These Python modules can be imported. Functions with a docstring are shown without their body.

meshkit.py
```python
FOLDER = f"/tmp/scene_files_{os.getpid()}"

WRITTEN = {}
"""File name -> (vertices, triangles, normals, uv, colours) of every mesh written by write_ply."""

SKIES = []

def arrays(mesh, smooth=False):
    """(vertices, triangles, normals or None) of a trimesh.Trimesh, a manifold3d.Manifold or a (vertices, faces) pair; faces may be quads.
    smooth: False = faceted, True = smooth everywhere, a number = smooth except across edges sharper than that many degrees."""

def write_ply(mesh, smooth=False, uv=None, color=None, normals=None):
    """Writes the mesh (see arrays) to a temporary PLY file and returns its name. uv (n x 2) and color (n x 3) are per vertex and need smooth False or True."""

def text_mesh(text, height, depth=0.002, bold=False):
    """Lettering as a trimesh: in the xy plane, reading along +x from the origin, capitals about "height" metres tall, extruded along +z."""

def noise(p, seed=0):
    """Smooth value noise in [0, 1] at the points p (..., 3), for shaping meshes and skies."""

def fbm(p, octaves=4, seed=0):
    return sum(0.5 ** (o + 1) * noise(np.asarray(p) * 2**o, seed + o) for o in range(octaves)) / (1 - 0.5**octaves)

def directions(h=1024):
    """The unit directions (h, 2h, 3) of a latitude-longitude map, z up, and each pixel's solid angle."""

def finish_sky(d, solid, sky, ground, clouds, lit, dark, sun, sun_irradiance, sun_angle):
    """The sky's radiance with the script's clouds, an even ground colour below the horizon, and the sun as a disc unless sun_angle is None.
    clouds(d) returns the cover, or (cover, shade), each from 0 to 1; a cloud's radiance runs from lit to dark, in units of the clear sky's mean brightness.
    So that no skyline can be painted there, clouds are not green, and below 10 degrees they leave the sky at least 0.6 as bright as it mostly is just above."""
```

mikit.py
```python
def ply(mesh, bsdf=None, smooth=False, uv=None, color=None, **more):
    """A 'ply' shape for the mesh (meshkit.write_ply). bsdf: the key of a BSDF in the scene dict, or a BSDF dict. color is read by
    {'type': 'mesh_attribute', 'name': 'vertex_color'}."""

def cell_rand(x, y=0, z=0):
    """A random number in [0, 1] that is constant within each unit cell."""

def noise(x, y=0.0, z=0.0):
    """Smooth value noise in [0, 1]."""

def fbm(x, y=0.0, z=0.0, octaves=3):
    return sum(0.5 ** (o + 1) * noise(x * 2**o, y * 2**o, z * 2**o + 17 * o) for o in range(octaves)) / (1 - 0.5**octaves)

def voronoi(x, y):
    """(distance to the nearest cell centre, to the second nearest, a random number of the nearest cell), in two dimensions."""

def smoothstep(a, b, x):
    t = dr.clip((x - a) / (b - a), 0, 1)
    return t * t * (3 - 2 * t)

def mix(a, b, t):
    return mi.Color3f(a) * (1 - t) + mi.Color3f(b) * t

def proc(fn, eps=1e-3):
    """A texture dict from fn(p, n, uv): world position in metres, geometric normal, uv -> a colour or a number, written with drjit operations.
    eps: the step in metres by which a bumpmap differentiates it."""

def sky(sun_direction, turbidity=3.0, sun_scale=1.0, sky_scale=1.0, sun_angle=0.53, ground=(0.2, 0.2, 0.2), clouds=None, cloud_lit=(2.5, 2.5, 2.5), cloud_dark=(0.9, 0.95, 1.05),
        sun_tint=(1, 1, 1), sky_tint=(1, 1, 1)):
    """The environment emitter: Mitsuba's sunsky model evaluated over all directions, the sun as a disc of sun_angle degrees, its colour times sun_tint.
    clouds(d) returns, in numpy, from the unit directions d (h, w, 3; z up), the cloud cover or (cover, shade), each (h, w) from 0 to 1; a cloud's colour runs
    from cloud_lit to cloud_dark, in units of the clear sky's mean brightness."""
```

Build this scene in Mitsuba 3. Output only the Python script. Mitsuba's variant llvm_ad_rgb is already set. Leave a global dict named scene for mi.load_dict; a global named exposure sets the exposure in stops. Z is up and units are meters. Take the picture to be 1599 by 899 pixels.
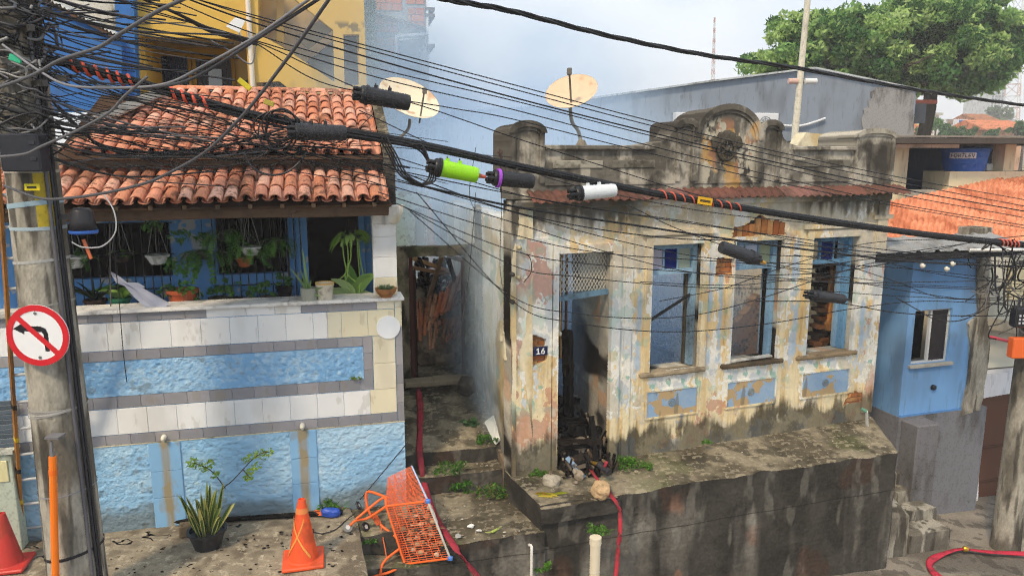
import math, random
import numpy as np, trimesh, shapely, shapely.geometry as sg, shapely.affinity as sa
import drjit as dr, mitsuba as mi
import mikit, meshkit
from mikit import cell_rand, smoothstep, mix, proc
R = random.Random(7)
T4 = mi.ScalarTransform4f
scene, labels = {}, {}

# ---------------------------------------------------------------- camera, sky, exposure
CAMZ, PITCH, FPX = 5.0, math.radians(10.16), 1155.0
scene['camera'] = {'type': 'perspective', 'fov': math.degrees(2 * math.atan(799.5 / FPX)), 'fov_axis': 'x', 'near_clip': 0.05, 'far_clip': 900.0,
                   'to_world': T4().look_at(origin=[0, 0, CAMZ], target=[0, math.cos(PITCH), CAMZ - math.sin(PITCH)], up=[0, 0, 1])}


def clouds(d):
    p = d / np.maximum(d[..., 2:3] + 0.25, 0.2)
    n = meshkit.fbm(p * np.array([1.1, 1.1, 0.0]) + 3.1, 5, seed=5)
    n2 = meshkit.fbm(p * np.array([2.6, 2.6, 0.0]) + 9.7, 5, seed=11)
    cover = np.clip((n - 0.36) * 5.0, 0.0, 1.0) * 0.45 + 0.44
    shade = np.clip((n2 - 0.40) * 2.2, 0, 1) * 0.7
    return np.maximum(cover, 0.0), shade


SUN = np.array([-0.40, -0.72, 0.90])
scene['sky'] = mikit.sky(SUN, turbidity=3, sun_scale=0.55, sky_scale=1.0, sun_angle=7.0, clouds=clouds, cloud_lit=(3.0, 3.25, 3.5), cloud_dark=(1.85, 2.25, 2.8), sun_tint=(1.0, 0.98, 0.94))
exposure = 1.98
SMOKE = 6.5

# ---------------------------------------------------------------- measuring helpers (photo pixel -> point on a real plane)
_c, _s = math.cos(PITCH), math.sin(PITCH)


def ray(px, py):
    x, y = (px - 799.5) / FPX, -(py - 449.5) / FPX
    return np.array([x, _c + y * _s, -_s + y * _c])


def onz(px, py, z):
    r = ray(px, py)
    return np.array([0, 0, CAMZ]) + r * ((z - CAMZ) / r[2])


def aty(px, py, Y):
    r = ray(px, py)
    return np.array([0, 0, CAMZ]) + r * (Y / r[1])


class Fr:
    """A building's own axes: u along its front, d into it, z up."""
    def __init__(s, x, y, yaw):
        a = math.radians(yaw)
        s.o, s.U, s.V = np.array([x, y, 0.0]), np.array([math.cos(a), math.sin(a), 0]), np.array([-math.sin(a), math.cos(a), 0])
        s.M = np.stack([s.U, s.V, [0, 0, 1.0]], 1)

    def pt(s, u, d, z):
        return s.o + u * s.U + d * s.V + np.array([0, 0, z])

    def px(s, px, py, d=0.0):
        r = ray(px, py)
        t = ((s.o + d * s.V - [0, 0, CAMZ]) @ s.V) / (r @ s.V)
        p = np.array([0, 0, CAMZ]) + t * r - s.o
        return float(p @ s.U), float(p[2])

    def p3(s, px, py, d=0.0):
        u, z = s.px(px, py, d)
        return s.pt(u, d, z)

    def w(s, a):
        return np.asarray(a, float) @ s.M.T + s.o


WORLD = Fr(0, 0, 0)
L = Fr(-3.62, 9.71, 14)      # tiled blue house
H = Fr(0.0, 10.25, 19.5)     # burned house
C = Fr(-4.9, 7.6, 18.1)      # line between the two utility poles
RB = Fr(7.18, 13.1, 17)      # blue house at right
YB = Fr(-6.0, 17.2, 12)      # yellow building
GW = Fr(0.0, 30.0, 10)       # big grey gable wall
CB = Fr(8.0, 18.6, 10)       # cream building with water tank


def lin(h, k=1.0):
    if not isinstance(h, str):
        return np.asarray(h, float) * k
    c = np.array([int(h[i:i + 2], 16) for i in (0, 2, 4)]) / 255.0
    return np.where(c <= 0.04045, c / 12.92, ((c + 0.055) / 1.055) ** 2.4) * k


# ---------------------------------------------------------------- mesh collector
BOXF = np.array([[0, 2, 3], [0, 3, 1], [4, 5, 7], [4, 7, 6], [0, 1, 5], [0, 5, 4], [2, 6, 7], [2, 7, 3], [0, 4, 6], [0, 6, 2], [1, 3, 7], [1, 7, 5]])


class M:
    def __init__(s, fr=WORLD, col='808080'):
        s.fr, s.col, s.v, s.f, s.c, s.n = fr, col, [], [], [], 0

    def add(s, v, f, col=None, world=False, jit=0.0):
        v = np.asarray(v, float)
        f = np.asarray(f, int)
        if f.shape[1] == 4:
            f = np.vstack([f[:, [0, 1, 2]], f[:, [0, 2, 3]]])
        s.v.append(v if world else s.fr.w(v))
        s.f.append(f + s.n)
        c = lin(s.col if col is None else col)
        if c.ndim == 1:
            c = np.tile(c * (1 + jit * R.uniform(-1, 1)), (len(v), 1))
        s.c.append(c)
        s.n += len(v)
        return s

    def tm(s, mesh, col=None, world=False, jit=0.0):
        return s.add(mesh.vertices, mesh.faces, col, world, jit)

    def box(s, u0, u1, d0, d1, z0, z1, col=None, jit=0.0, bev=0.0):
        if bev:
            b = rbox(u1 - u0, d1 - d0, z1 - z0, bev)
            b.apply_translation([(u0 + u1) / 2, (d0 + d1) / 2, (z0 + z1) / 2])
            return s.tm(b, col, jit=jit)
        v = [(x, y, z) for x in (u0, u1) for y in (d0, d1) for z in (z0, z1)]
        return s.add(v, BOXF[:, ::-1] if (u1 - u0) * (d1 - d0) * (z1 - z0) < 0 else BOXF, col, jit=jit)

    def obox(s, p0, p1, w, h, col=None, world=True, jit=0.0, up=(0, 0, 1)):
        """A bar from p0 to p1, w wide and h high."""
        p0, p1 = np.asarray(p0, float), np.asarray(p1, float)
        a = (p1 - p0) / np.linalg.norm(p1 - p0)
        b = np.cross(up, a)
        b = b / np.linalg.norm(b) if np.linalg.norm(b) > 1e-6 else np.array([1.0, 0, 0])
        e = np.cross(a, b)
        v = [p + x * b * w / 2 + z * e * h / 2 for p in (p0, p1) for x in (-1, 1) for z in (-1, 1)]
        return s.add(v, BOXF, col, world, jit)

    def tube(s, pts, r, col=None, sides=7, world=True, caps=True, jit=0.0, close=False):
        p = np.asarray(pts, float)
        n = len(p)
        t = np.gradient(p, axis=0) if not close else np.roll(p, -1, 0) - np.roll(p, 1, 0)
        t /= np.linalg.norm(t, axis=1, keepdims=True) + 1e-12
        ref = np.array([0, 0, 1.0]) if abs(t[0][2]) < 0.9 else np.array([1.0, 0, 0])
        a = np.cross(t[0], ref)
        A = []
        for k in range(n):
            a = a - t[k] * (a @ t[k])
            a /= np.linalg.norm(a) + 1e-12
            A.append(a)
        A = np.array(A)
        B = np.cross(t, A)
        ang = np.arange(sides) * 2 * math.pi / sides
        rr = np.broadcast_to(r, (n,))[:, None, None]
        v = (p[:, None] + rr * (np.cos(ang)[None, :, None] * A[:, None] + np.sin(ang)[None, :, None] * B[:, None])).reshape(-1, 3)
        i, j = np.meshgrid(np.arange(n if close else n - 1), np.arange(sides), indexing='ij')
        k2 = (i + 1) % n
        q = np.stack([i * sides + j, i * sides + (j + 1) % sides, k2 * sides + (j + 1) % sides, k2 * sides + j], -1).reshape(-1, 4)
        f = np.vstack([q[:, [0, 1, 2]], q[:, [0, 2, 3]]])
        if caps and not close:
            v = np.vstack([v, p[:1], p[-1:]])
            m = len(v)
            jj = np.arange(sides)
            f = np.vstack([f, np.stack([(jj + 1) % sides, jj, jj * 0 + m - 2], 1), np.stack([(n - 1) * sides + jj, (n - 1) * sides + (jj + 1) % sides, jj * 0 + m - 1], 1)])
        c = col
        return s.add(v, f, c, world, jit)

    def lathe(s, prof, base, col=None, sides=16, axis=(0, 0, 1), world=True, sx=1.0, jit=0.0):
        """Revolves (radius, height) pairs about an axis through base."""
        prof = np.asarray(prof, float)
        ax = np.asarray(axis, float) / np.linalg.norm(axis)
        a = np.cross(ax, [0, 0, 1] if abs(ax[2]) < 0.9 else [0, 1, 0])
        a /= np.linalg.norm(a)
        b = np.cross(ax, a)
        ang = np.arange(sides) * 2 * math.pi / sides
        v = (np.asarray(base, float) + prof[:, 1, None, None] * ax + prof[:, 0, None, None] * (np.cos(ang)[None, :, None] * a * sx + np.sin(ang)[None, :, None] * b)).reshape(-1, 3)
        n = len(prof)
        i, j = np.meshgrid(np.arange(n - 1), np.arange(sides), indexing='ij')
        q = np.stack([i * sides + j, i * sides + (j + 1) % sides, (i + 1) * sides + (j + 1) % sides, (i + 1) * sides + j], -1).reshape(-1, 4)
        return s.add(v, q, col, world, jit)

    def prism(s, poly, d0, d1, col=None, jit=0.0):
        """A polygon of the (u, z) plane given depth from d0 to d1."""
        for g in getattr(poly, 'geoms', [poly]):
            if g.area < 1e-7:
                continue
            m = trimesh.creation.extrude_polygon(g, abs(d1 - d0), engine='earcut')
            v = m.vertices
            s.add(np.stack([v[:, 0], max(d0, d1) - v[:, 2], v[:, 1]], 1), m.faces, col, jit=jit)
        return s

    def slab(s, poly, z0, z1, col=None, jit=0.0):
        """A polygon of the ground plane given height."""
        for g in getattr(poly, 'geoms', [poly]):
            m = trimesh.creation.extrude_polygon(g, z1 - z0, engine='earcut')
            v = m.vertices.copy()
            v[:, 2] += z0
            s.add(v, m.faces, col, jit=jit)
        return s

    def mesh(s):
        return trimesh.Trimesh(np.vstack(s.v), np.vstack(s.f), process=False)

    def put(s, key, bsdf='matte', label=None, cat=None, group=None, kind=None, smooth=False, num=True):
        key = uniq(key) if num else key
        m = s.mesh()
        v, f, c = np.asarray(m.vertices), np.asarray(m.faces), np.clip(np.vstack(s.c), 0.002, 0.95)
        c = np.sqrt(c)
        scene[key] = mikit.ply((v, f) if smooth is not True else m, bsdf, smooth=bool(smooth), uv=np.stack([np.round(c[:, 0] * 255) + 0.05 + 0.9 * c[:, 1], c[:, 2]], 1))
        tag(key, label, cat, group, kind)
        return key


COUNT = {}


def uniq(key):
    n = COUNT.get(key, 0)
    COUNT[key] = n + 1
    return key if n == 0 else f'{key}_{n:03d}'


def thing(key, label, cat, group=None):
    key = uniq(key)
    tag(key, label, cat, group)
    return key


def tag(key, label=None, cat=None, group=None, kind=None):
    d = {k: x for k, x in (('label', label), ('category', cat), ('group', group), ('kind', kind)) if x}
    if d:
        labels[key] = d


def rbox(a, b, c, r):
    """A box with chamfered edges, centred."""
    a, b, c = a / 2, b / 2, c / 2
    pts = []
    for x in (-1, 1):
        for y in (-1, 1):
            for z in (-1, 1):
                pts += [(x * a, y * (b - r), z * (c - r)), (x * (a - r), y * b, z * (c - r)), (x * (a - r), y * (b - r), z * c)]
    return trimesh.convex.convex_hull(np.array(pts))


def rock(size, seed, flat=1.0, sub=2):
    m = trimesh.creation.icosphere(subdivisions=sub)
    v = m.vertices
    k = 0.62 + 0.75 * meshkit.fbm(v * 1.3 + seed * 7.7, 3, seed)
    v = np.sign(v) * np.abs(v) ** 0.8 * k[:, None] * size * np.array([1, 0.8, flat])
    m.vertices = v
    return m


def shard(size, seed, flat=0.6, n=10):
    """A broken, angular lump."""
    rs_ = np.random.RandomState(seed)
    p = rs_.normal(size=(n, 3))
    p /= np.linalg.norm(p, axis=1, keepdims=True)
    return trimesh.convex.convex_hull(p * rs_.uniform(0.7, 1.1, (n, 1)) * size * np.array([1.2, 0.85, flat]))


def spline(pts, n=8):
    """Catmull-Rom through the points, n steps a span."""
    p = np.asarray(pts, float)
    p = np.vstack([2 * p[0] - p[1], p, 2 * p[-1] - p[-2]])
    out = []
    for i in range(1, len(p) - 2):
        for t in np.arange(n) / n:
            a, b, c, d = p[i - 1:i + 3]
            out.append(0.5 * (2 * b + (c - a) * t + (2 * a - 5 * b + 4 * c - d) * t * t + (3 * b - a - 3 * c + d) * t ** 3))
    return np.array(out + [p[-2]])


def bumpy(poly_pts, n=6, amp=0.02, seed=1):
    """A ragged copy of a closed polygon."""
    q = np.asarray(poly_pts, float)
    rr = random.Random(seed)
    out = []
    for i in range(len(q)):
        a, b = q[i], q[(i + 1) % len(q)]
        for k in range(n):
            out.append(a + (b - a) * k / n + np.array([rr.uniform(-amp, amp), rr.uniform(-amp, amp)]))
    return sg.Polygon(out).buffer(0)


def rect(u0, u1, z0, z1):
    return sg.box(min(u0, u1), min(z0, z1), max(u0, u1), max(z0, z1))


# ---------------------------------------------------------------- materials
def noise_table(octaves, n=160, period=10, seed=1):
    """Fractal value noise tabulated once on a repeating lattice, so that shaders stay short."""
    rs = np.random.RandomState(seed)
    out, tot = np.zeros((n, n, n), np.float32), 0
    g = np.arange(n) / n
    for o in range(octaves):
        k = period * 2 ** o
        lat = rs.rand(k, k, k).astype(np.float32)
        x = g * k
        i = x.astype(int)
        t = (x - i).astype(np.float32)
        t = t * t * (3 - 2 * t)
        i1 = (i + 1) % k
        for ax in range(3):
            sh = [1, 1, 1]
            sh[ax] = n
            lat = np.take(lat, i, ax) * (1 - t.reshape(sh)) + np.take(lat, i1, ax) * t.reshape(sh)
        out += 0.5 ** (o + 1) * lat
        tot += 0.5 ** (o + 1)
    return mi.Texture3f(mi.TensorXf((out / tot)[..., None]), wrap_mode=dr.WrapMode.Repeat, filter_mode=dr.FilterMode.Linear)


NOISE3, NOISE5 = noise_table(3, 120), noise_table(5, 160, 10, 2)


def fbm(x, y=0.0, z=0.0, octaves=3):
    t = NOISE3 if octaves <= 3 else NOISE5
    return t.eval(mi.Point3f(mi.Float(x) * 0.1, mi.Float(y) * 0.1, mi.Float(z) * 0.1))[0]


def f_tint(p, n, uv):
    """The piece's own colour, carried by its uv (so that all pieces of a material can share one shader)."""
    r = dr.floor(uv.x)
    g = dr.clip((uv.x - r - 0.05) / 0.9, 0, 1)
    r = r / 255.0
    return mi.Color3f(r * r, g * g, uv.y * uv.y)


VC = proc(f_tint)


def two(b):
    return {'type': 'twosided', 'bsdf': b}


def prin(color, rough=0.8, **k):
    if rough >= 0.6:                                    # dusty outdoor surfaces
        return {'type': 'diffuse', 'reflectance': color if isinstance(color, dict) else {'type': 'rgb', 'value': list(map(float, lin(color)))}}
    return {'type': 'principled', 'base_color': color if isinstance(color, dict) else {'type': 'rgb', 'value': list(map(float, lin(color)))}, 'roughness': rough, 'specular': k.pop('spec', 0.3), **k}


def ref(k):
    return {'type': 'ref', 'id': k}


scene['matte'] = two(prin(VC, 0.85, spec=0.2))
scene['satin'] = two(prin(VC, 0.42, spec=0.4))
scene['gloss'] = two(prin(VC, 0.18, spec=0.5))
scene['metal'] = two(prin(VC, 0.35, metallic=0.85))
scene['leaf'] = {'type': 'principledthin', 'base_color': VC, 'roughness': 0.5, 'diff_trans': 0.7, 'spec_trans': 0.0, 'eta': 1.4}
scene['pane'] = {'type': 'thindielectric'}


def f_grime(p, n, uv):
    a = fbm(p.x * 1.7 + p.y * 1.1, p.y * 1.7 - p.x * 0.8, p.z * 0.9, 5)
    b = fbm(p.x * 9 + 3, p.y * 9, p.z * 3.0, 3)
    c = fbm(p.x * 34, p.y * 34, p.z * 34, 2)
    return dr.clip(smoothstep(0.46, 0.78, a * 0.6 + b * 0.42) * 0.75 + 0.30 * smoothstep(0.5, 0.75, c), 0, 1) * 0.8


def f_soot(p, n, uv):
    a = fbm(p.x * 3.1, p.y * 3.1, p.z * 3.1, 5)
    c = fbm(p.x * 19, p.y * 19, p.z * 19, 3)
    return dr.clip(smoothstep(0.48, 0.64, a + (c - 0.5) * 0.3) * 0.7 + 0.25 * smoothstep(0.50, 0.68, c), 0, 1) * 0.75


scene['dirt_dark'] = two(prin('3b372f', 0.95, spec=0.1))
scene['tile_stain'] = two(prin('54443a', 0.95, spec=0.1))
scene['grimy'] = {'type': 'blendbsdf', 'weight': proc(f_grime), 'a': two(prin(VC, 0.8, spec=0.25)), 'b': ref('dirt_dark')}
def f_tile(p, n, uv):
    a = fbm(p.x * 3.1, p.y * 3.1, p.z * 3.1, 5)
    c = fbm(p.x * 23, p.y * 23, p.z * 23, 5)
    return dr.clip(smoothstep(0.50, 0.66, a + (c - 0.5) * 0.4) * 0.55 + 0.22 * smoothstep(0.48, 0.66, c), 0, 0.7)


scene['terracotta'] = {'type': 'blendbsdf', 'weight': proc(f_tile), 'a': two(prin(VC, 0.8, spec=0.25)), 'b': ref('tile_stain')}


def f_rough(p, n, uv):
    return fbm(p.x * 26, p.y * 26, p.z * 26, 4)


def f_fine(p, n, uv):
    return fbm(p.x * 55, p.y * 55, p.z * 55, 3)


def bump(b, fn, scale, eps=2e-3):
    return {'type': 'bumpmap', 'arbitrary': proc(fn, eps), 'scale': scale, 'bsdf': b}

def hu(p):
    return (p.x - float(H.o[0])) * float(H.U[0]) + (p.y - float(H.o[1])) * float(H.U[1])


def band(x, a, b, w):
    return smoothstep(a - w, a + w, x) * (1 - smoothstep(b - w, b + w, x))


def col3(h, k=1.0):
    return mi.Color3f(*[float(x) for x in lin(h, k)])


def f_facade(p, n, uv):
    u, z = hu(p), p.z
    du = fbm(u * 1.3 + 5, z * 0.8, 3.0, 5) - 0.5
    st = fbm(u * 13, z * 0.9, 1.0, 5)          # vertical streaks
    st2 = fbm(u * 4.5 + 7, z * 0.45, 6.0, 5)
    s2 = fbm(u * 5 + 31, z * 2.2, 7.0, 5)
    s3 = fbm(u * 4 + 11, z * 2.4 + 4, 9.0, 5)
    fine = fbm(u * 38, z * 30, 2.0, 5)
    rag = (fbm(u * 21 + 4, z * 13, 12.0, 5) - 0.5) * 0.30 + (fine - 0.5) * 0.10
    pil = 1 - smoothstep(0.66, 0.72, u)
    c = mix(col3('f0f0ea'), col3('d8d6cb'), smoothstep(0.35, 0.65, fine * 0.6 + s2 * 0.4))
    c = mix(c, col3('aebccb'), smoothstep(0.54, 0.575, s2 + rag) * 0.6)                         # thin blue limewash
    ylo = band(z, 0.62, 1.05, 0.14) * 0.17 + band(z, 3.62, 4.1, 0.2) * 0.10 + pil * (1 - smoothstep(1.7, 2.4, z)) * 0.16 - pil * smoothstep(2.0, 2.6, z) * 0.2
    for a in (2.12, 3.20, 3.56, 4.76, 5.02, 6.28):
        ylo = ylo + 0.12 * band(u, a - 0.10, a + 0.10, 0.05)
    ye = smoothstep(0.530, 0.570, s3 * 0.45 + st * 0.35 + st2 * 0.2 + ylo + rag * 0.9)
    c = mix(c, mix(col3('d4b472'), col3('e6d4a6'), smoothstep(0.4, 0.6, st)), ye * 0.88)
    for a in (2.04, 3.28, 3.47, 4.86, 4.95, 6.37):                                             # blue vertical bands
        c = mix(c, col3('9ab8d4'), band(u, a - 0.045, a + 0.045, 0.02) * smoothstep(0.42, 0.52, s2 + rag) * 0.8 * band(z, 1.75, 3.75, 0.05))
    sal = smoothstep(0.615, 0.64, fbm(u * 3.1 + 3, z * 1.9 + 8, 5.0, 5) + rag + pil * band(z, 2.0, 3.7, 0.3) * 0.05 - (1 - pil) * 0.12 + 0.16 * smoothstep(6.5, 6.7, u))
    c = mix(c, col3('bd8068'), sal * 0.75)
    teal = smoothstep(0.60, 0.64, fbm(u * 7 + 13, z * 6.0 + 2, 15.0, 5) + rag * 0.6) * (band(z, 1.42, 1.70, 0.10) + 0.45 * smoothstep(1.0, 1.4, z))
    c = mix(c, col3('74b0a2'), dr.clip(teal, 0, 1) * 0.75)
    bare = smoothstep(0.585, 0.615, fbm(u * 2.2 + 21, z * 1.7 + 12, 25.0, 5) + rag + 0.13 * band(z, 3.70, 4.3, 0.15) * smoothstep(1.9, 2.6, u) - 0.03)
    c = mix(c, mix(col3('bdb39e'), col3('cfc6b2'), fine), bare * 0.75)
    c = mix(c, col3('a89a7d'), smoothstep(0.60, 0.74, st * 0.6 + st2 * 0.4 + rag * 0.5) * 0.4)
    c = mix(c, col3('dcd8c8'), 0.12)
    # grime: dark stain under the roof edge, mould at the foot, drips
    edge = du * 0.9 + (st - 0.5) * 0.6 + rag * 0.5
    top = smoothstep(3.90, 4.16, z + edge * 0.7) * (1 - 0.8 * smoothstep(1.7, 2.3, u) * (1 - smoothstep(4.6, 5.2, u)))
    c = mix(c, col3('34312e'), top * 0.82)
    foot = 1 - smoothstep(0.54, 0.80, z + edge * 0.6 - 0.06 * smoothstep(3, 6, u) - 0.22 * smoothstep(0.40, 0.6, s2))
    c = mix(c, mix(col3('38362e'), col3('6b6655'), smoothstep(0.4, 0.6, s3 + rag)), foot * 0.88)
    c = mix(c, col3('4a4640'), (1 - smoothstep(0.03, 0.14, u)) * 0.5 * smoothstep(0.4, 0.6, s2 + rag))
    # the parapet: black mould over grey render, old orange coats in the arch
    m = fbm(u * 2.3, z * 2.8, 4.0, 5)
    pc = mix(col3('625e56'), col3('b3ad9f'), smoothstep(0.40, 0.62, m * 0.7 + st * 0.3 + rag * 0.5))
    pc = mix(pc, col3('2f2d2b'), smoothstep(0.50, 0.62, s3 + rag * 0.6) * 0.65)
    arch = band(u, 3.02, 3.98, 0.06) * band(z, 4.45, 5.52, 0.08) * smoothstep(0.38, 0.48, s2 * 0.5 + fbm(u * 6, z * 3.4, 8.0, 4) * 0.5 + rag)
    oc = mix(col3('c49a5a'), col3('a87a5e'), smoothstep(0.54, 0.64, fbm(u * 4 + 3, z * 3, 33.0, 3) + (z - 5.0) * 0.25))
    oc = mix(oc, col3('c9c2ae'), smoothstep(0.54, 0.62, s3 + rag))
    pc = mix(pc, oc, arch * 0.75)
    c = mix(c, pc, smoothstep(4.34, 4.40, z))
    return c * (0.86 + 0.28 * fine)


def f_facade_h(p, n, uv):
    u, z = hu(p), p.z
    return fbm(p.x * 24, p.y * 24, p.z * 24, 5) * 0.8 + smoothstep(0.52, 0.58, fbm(u * 4 + 11, z * 2.4 + 4, 9.0, 5) + (fbm(u * 21 + 4, z * 13, 12.0, 5) - 0.5) * 0.3) * 0.5


def f_plaster(p, n, uv):
    """Old cream wall: white over cream over grey, run marks, mould at top and foot."""
    a = p.x * 0.72 + p.y * 0.7
    st = fbm(a * 9, p.z * 0.8, p.x * 2, 4)
    s2 = fbm(a * 2.2, p.z * 1.6, 3.0, 5)
    fi = fbm(p.x * 30, p.y * 30, p.z * 30, 3)
    c = mix(col3('dcd2b4'), col3('e8e6de'), smoothstep(0.42, 0.54, s2))
    c = mix(c, col3('c1a463'), smoothstep(0.55, 0.66, fbm(a * 1.7 + 9, p.z * 1.1, 9.0, 4)) * 0.6)
    c = mix(c, col3('8fb3ad'), smoothstep(0.62, 0.66, fbm(a * 4 + 9, p.z * 3.1, 19.0, 4)) * 0.5)
    c = mix(c, col3('958c78'), smoothstep(0.56, 0.72, st) * 0.45)
    c = mix(c, col3('423e36'), smoothstep(0.64, 0.76, fbm(a * 3.0 + 4, p.z * 0.7, 5.0, 5)) * 0.7)
    c = mix(c, col3('38352d'), (1 - smoothstep(0.7, 1.5, p.z + (s2 - 0.5) * 2.0)) * 0.75)
    return c * (0.85 + 0.3 * fi)


def f_concrete(p, n, uv):
    """Weathered concrete with dark water runs down upright faces."""
    up = dr.abs(n.z)
    a = p.x * 0.94 + p.y * 0.33
    st = fbm(a * 1.9, p.z * 0.40, p.y * 0.6, 5)
    st2 = fbm(a * 8, p.z * 1.0, 4.0, 4)
    m = fbm(p.x * 2.1, p.y * 2.1, p.z * 2.1 + 8, 5)
    fi = fbm(p.x * 27, p.y * 27, p.z * 27, 5)
    wall = mix(col3('66625b'), col3('938e84'), smoothstep(0.4, 0.65, m))
    wall = mix(wall, col3('a0745d'), smoothstep(0.585, 0.67, fbm(a * 1.6 + 40, p.z * 1.3, 3.0, 4)) * 0.6)
    wall = mix(wall, col3('2c2a27'), smoothstep(0.42, 0.60, st * 0.7 + st2 * 0.15 + m * 0.15 + 0.16 * smoothstep(-0.45, 0.25, p.z) + 0.13 * smoothstep(4.6, 6.6, a)) * 0.85)
    wall = mix(wall, col3('2b2a27'), smoothstep(4.9, 5.4, a + (m - 0.5) * 1.4) * 0.0)
    top = mix(col3('5c5547'), col3('8e8572'), smoothstep(0.38, 0.62, m))
    top = mix(top, col3('3a372e'), smoothstep(0.50, 0.70, fbm(p.x * 4.3 + 5, p.y * 4.3, 2.0, 5)) * 0.7)
    top = mix(top, col3('57603a'), smoothstep(0.60, 0.74, fbm(p.x * 2.0 + 25, p.y * 2.0, 2.0, 4) + (fi - 0.5) * 0.3) * 0.4)
    top = mix(top, col3('b5aa94'), smoothstep(0.56, 0.70, fbm(p.x * 19, p.y * 19, 5.0, 5)) * 0.4)
    wall = mix(wall, col3('c9c3b6'), smoothstep(0.60, 0.75, fbm(a * 5 + 5, p.z * 2, 9.0, 5)) * 0.12)
    wall = mix(wall, col3('2a2825'), band(p.z + 0.02 * (m - 0.5), -0.36, -0.345, 0.006) * 0.7)
    c = mix(wall, top, smoothstep(0.45, 0.75, up))
    return c * (0.72 + 0.6 * fi)


def f_ground(p, n, uv):
    m = fbm(p.x * 1.1 + 3, p.y * 1.1, 1.0, 5)
    m2 = fbm(p.x * 5.5, p.y * 5.5, 6.0, 5)
    fi = fbm(p.x * 60, p.y * 60, p.z * 60, 3)
    c = mix(col3('746a5b'), col3('a39884'), smoothstep(0.36, 0.62, m * 0.5 + m2 * 0.5))
    c = mix(c, col3('5a5144'), smoothstep(0.54, 0.70, m2 * 0.6 + m * 0.4) * 0.6)
    c = mix(c, col3('c8bda6'), smoothstep(0.66, 0.74, fbm(p.x * 17, p.y * 17, 3.0, 3)) * 0.5)
    return c * (0.7 + 0.6 * fi)


def f_street(p, n, uv):
    m = fbm(p.x * 0.8 + 3, p.y * 1.3, 1.0, 5)
    fi = fbm(p.x * 70, p.y * 70, p.z * 70, 3)
    m2 = fbm(p.x * 6, p.y * 6, 2.0, 4)
    c = mix(col3('6d675f'), col3('938b80'), smoothstep(0.35, 0.65, m))
    c = mix(c, col3('3c3935'), smoothstep(0.56, 0.68, m2) * 0.5)
    return c * (0.68 + 0.64 * fi)


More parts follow.
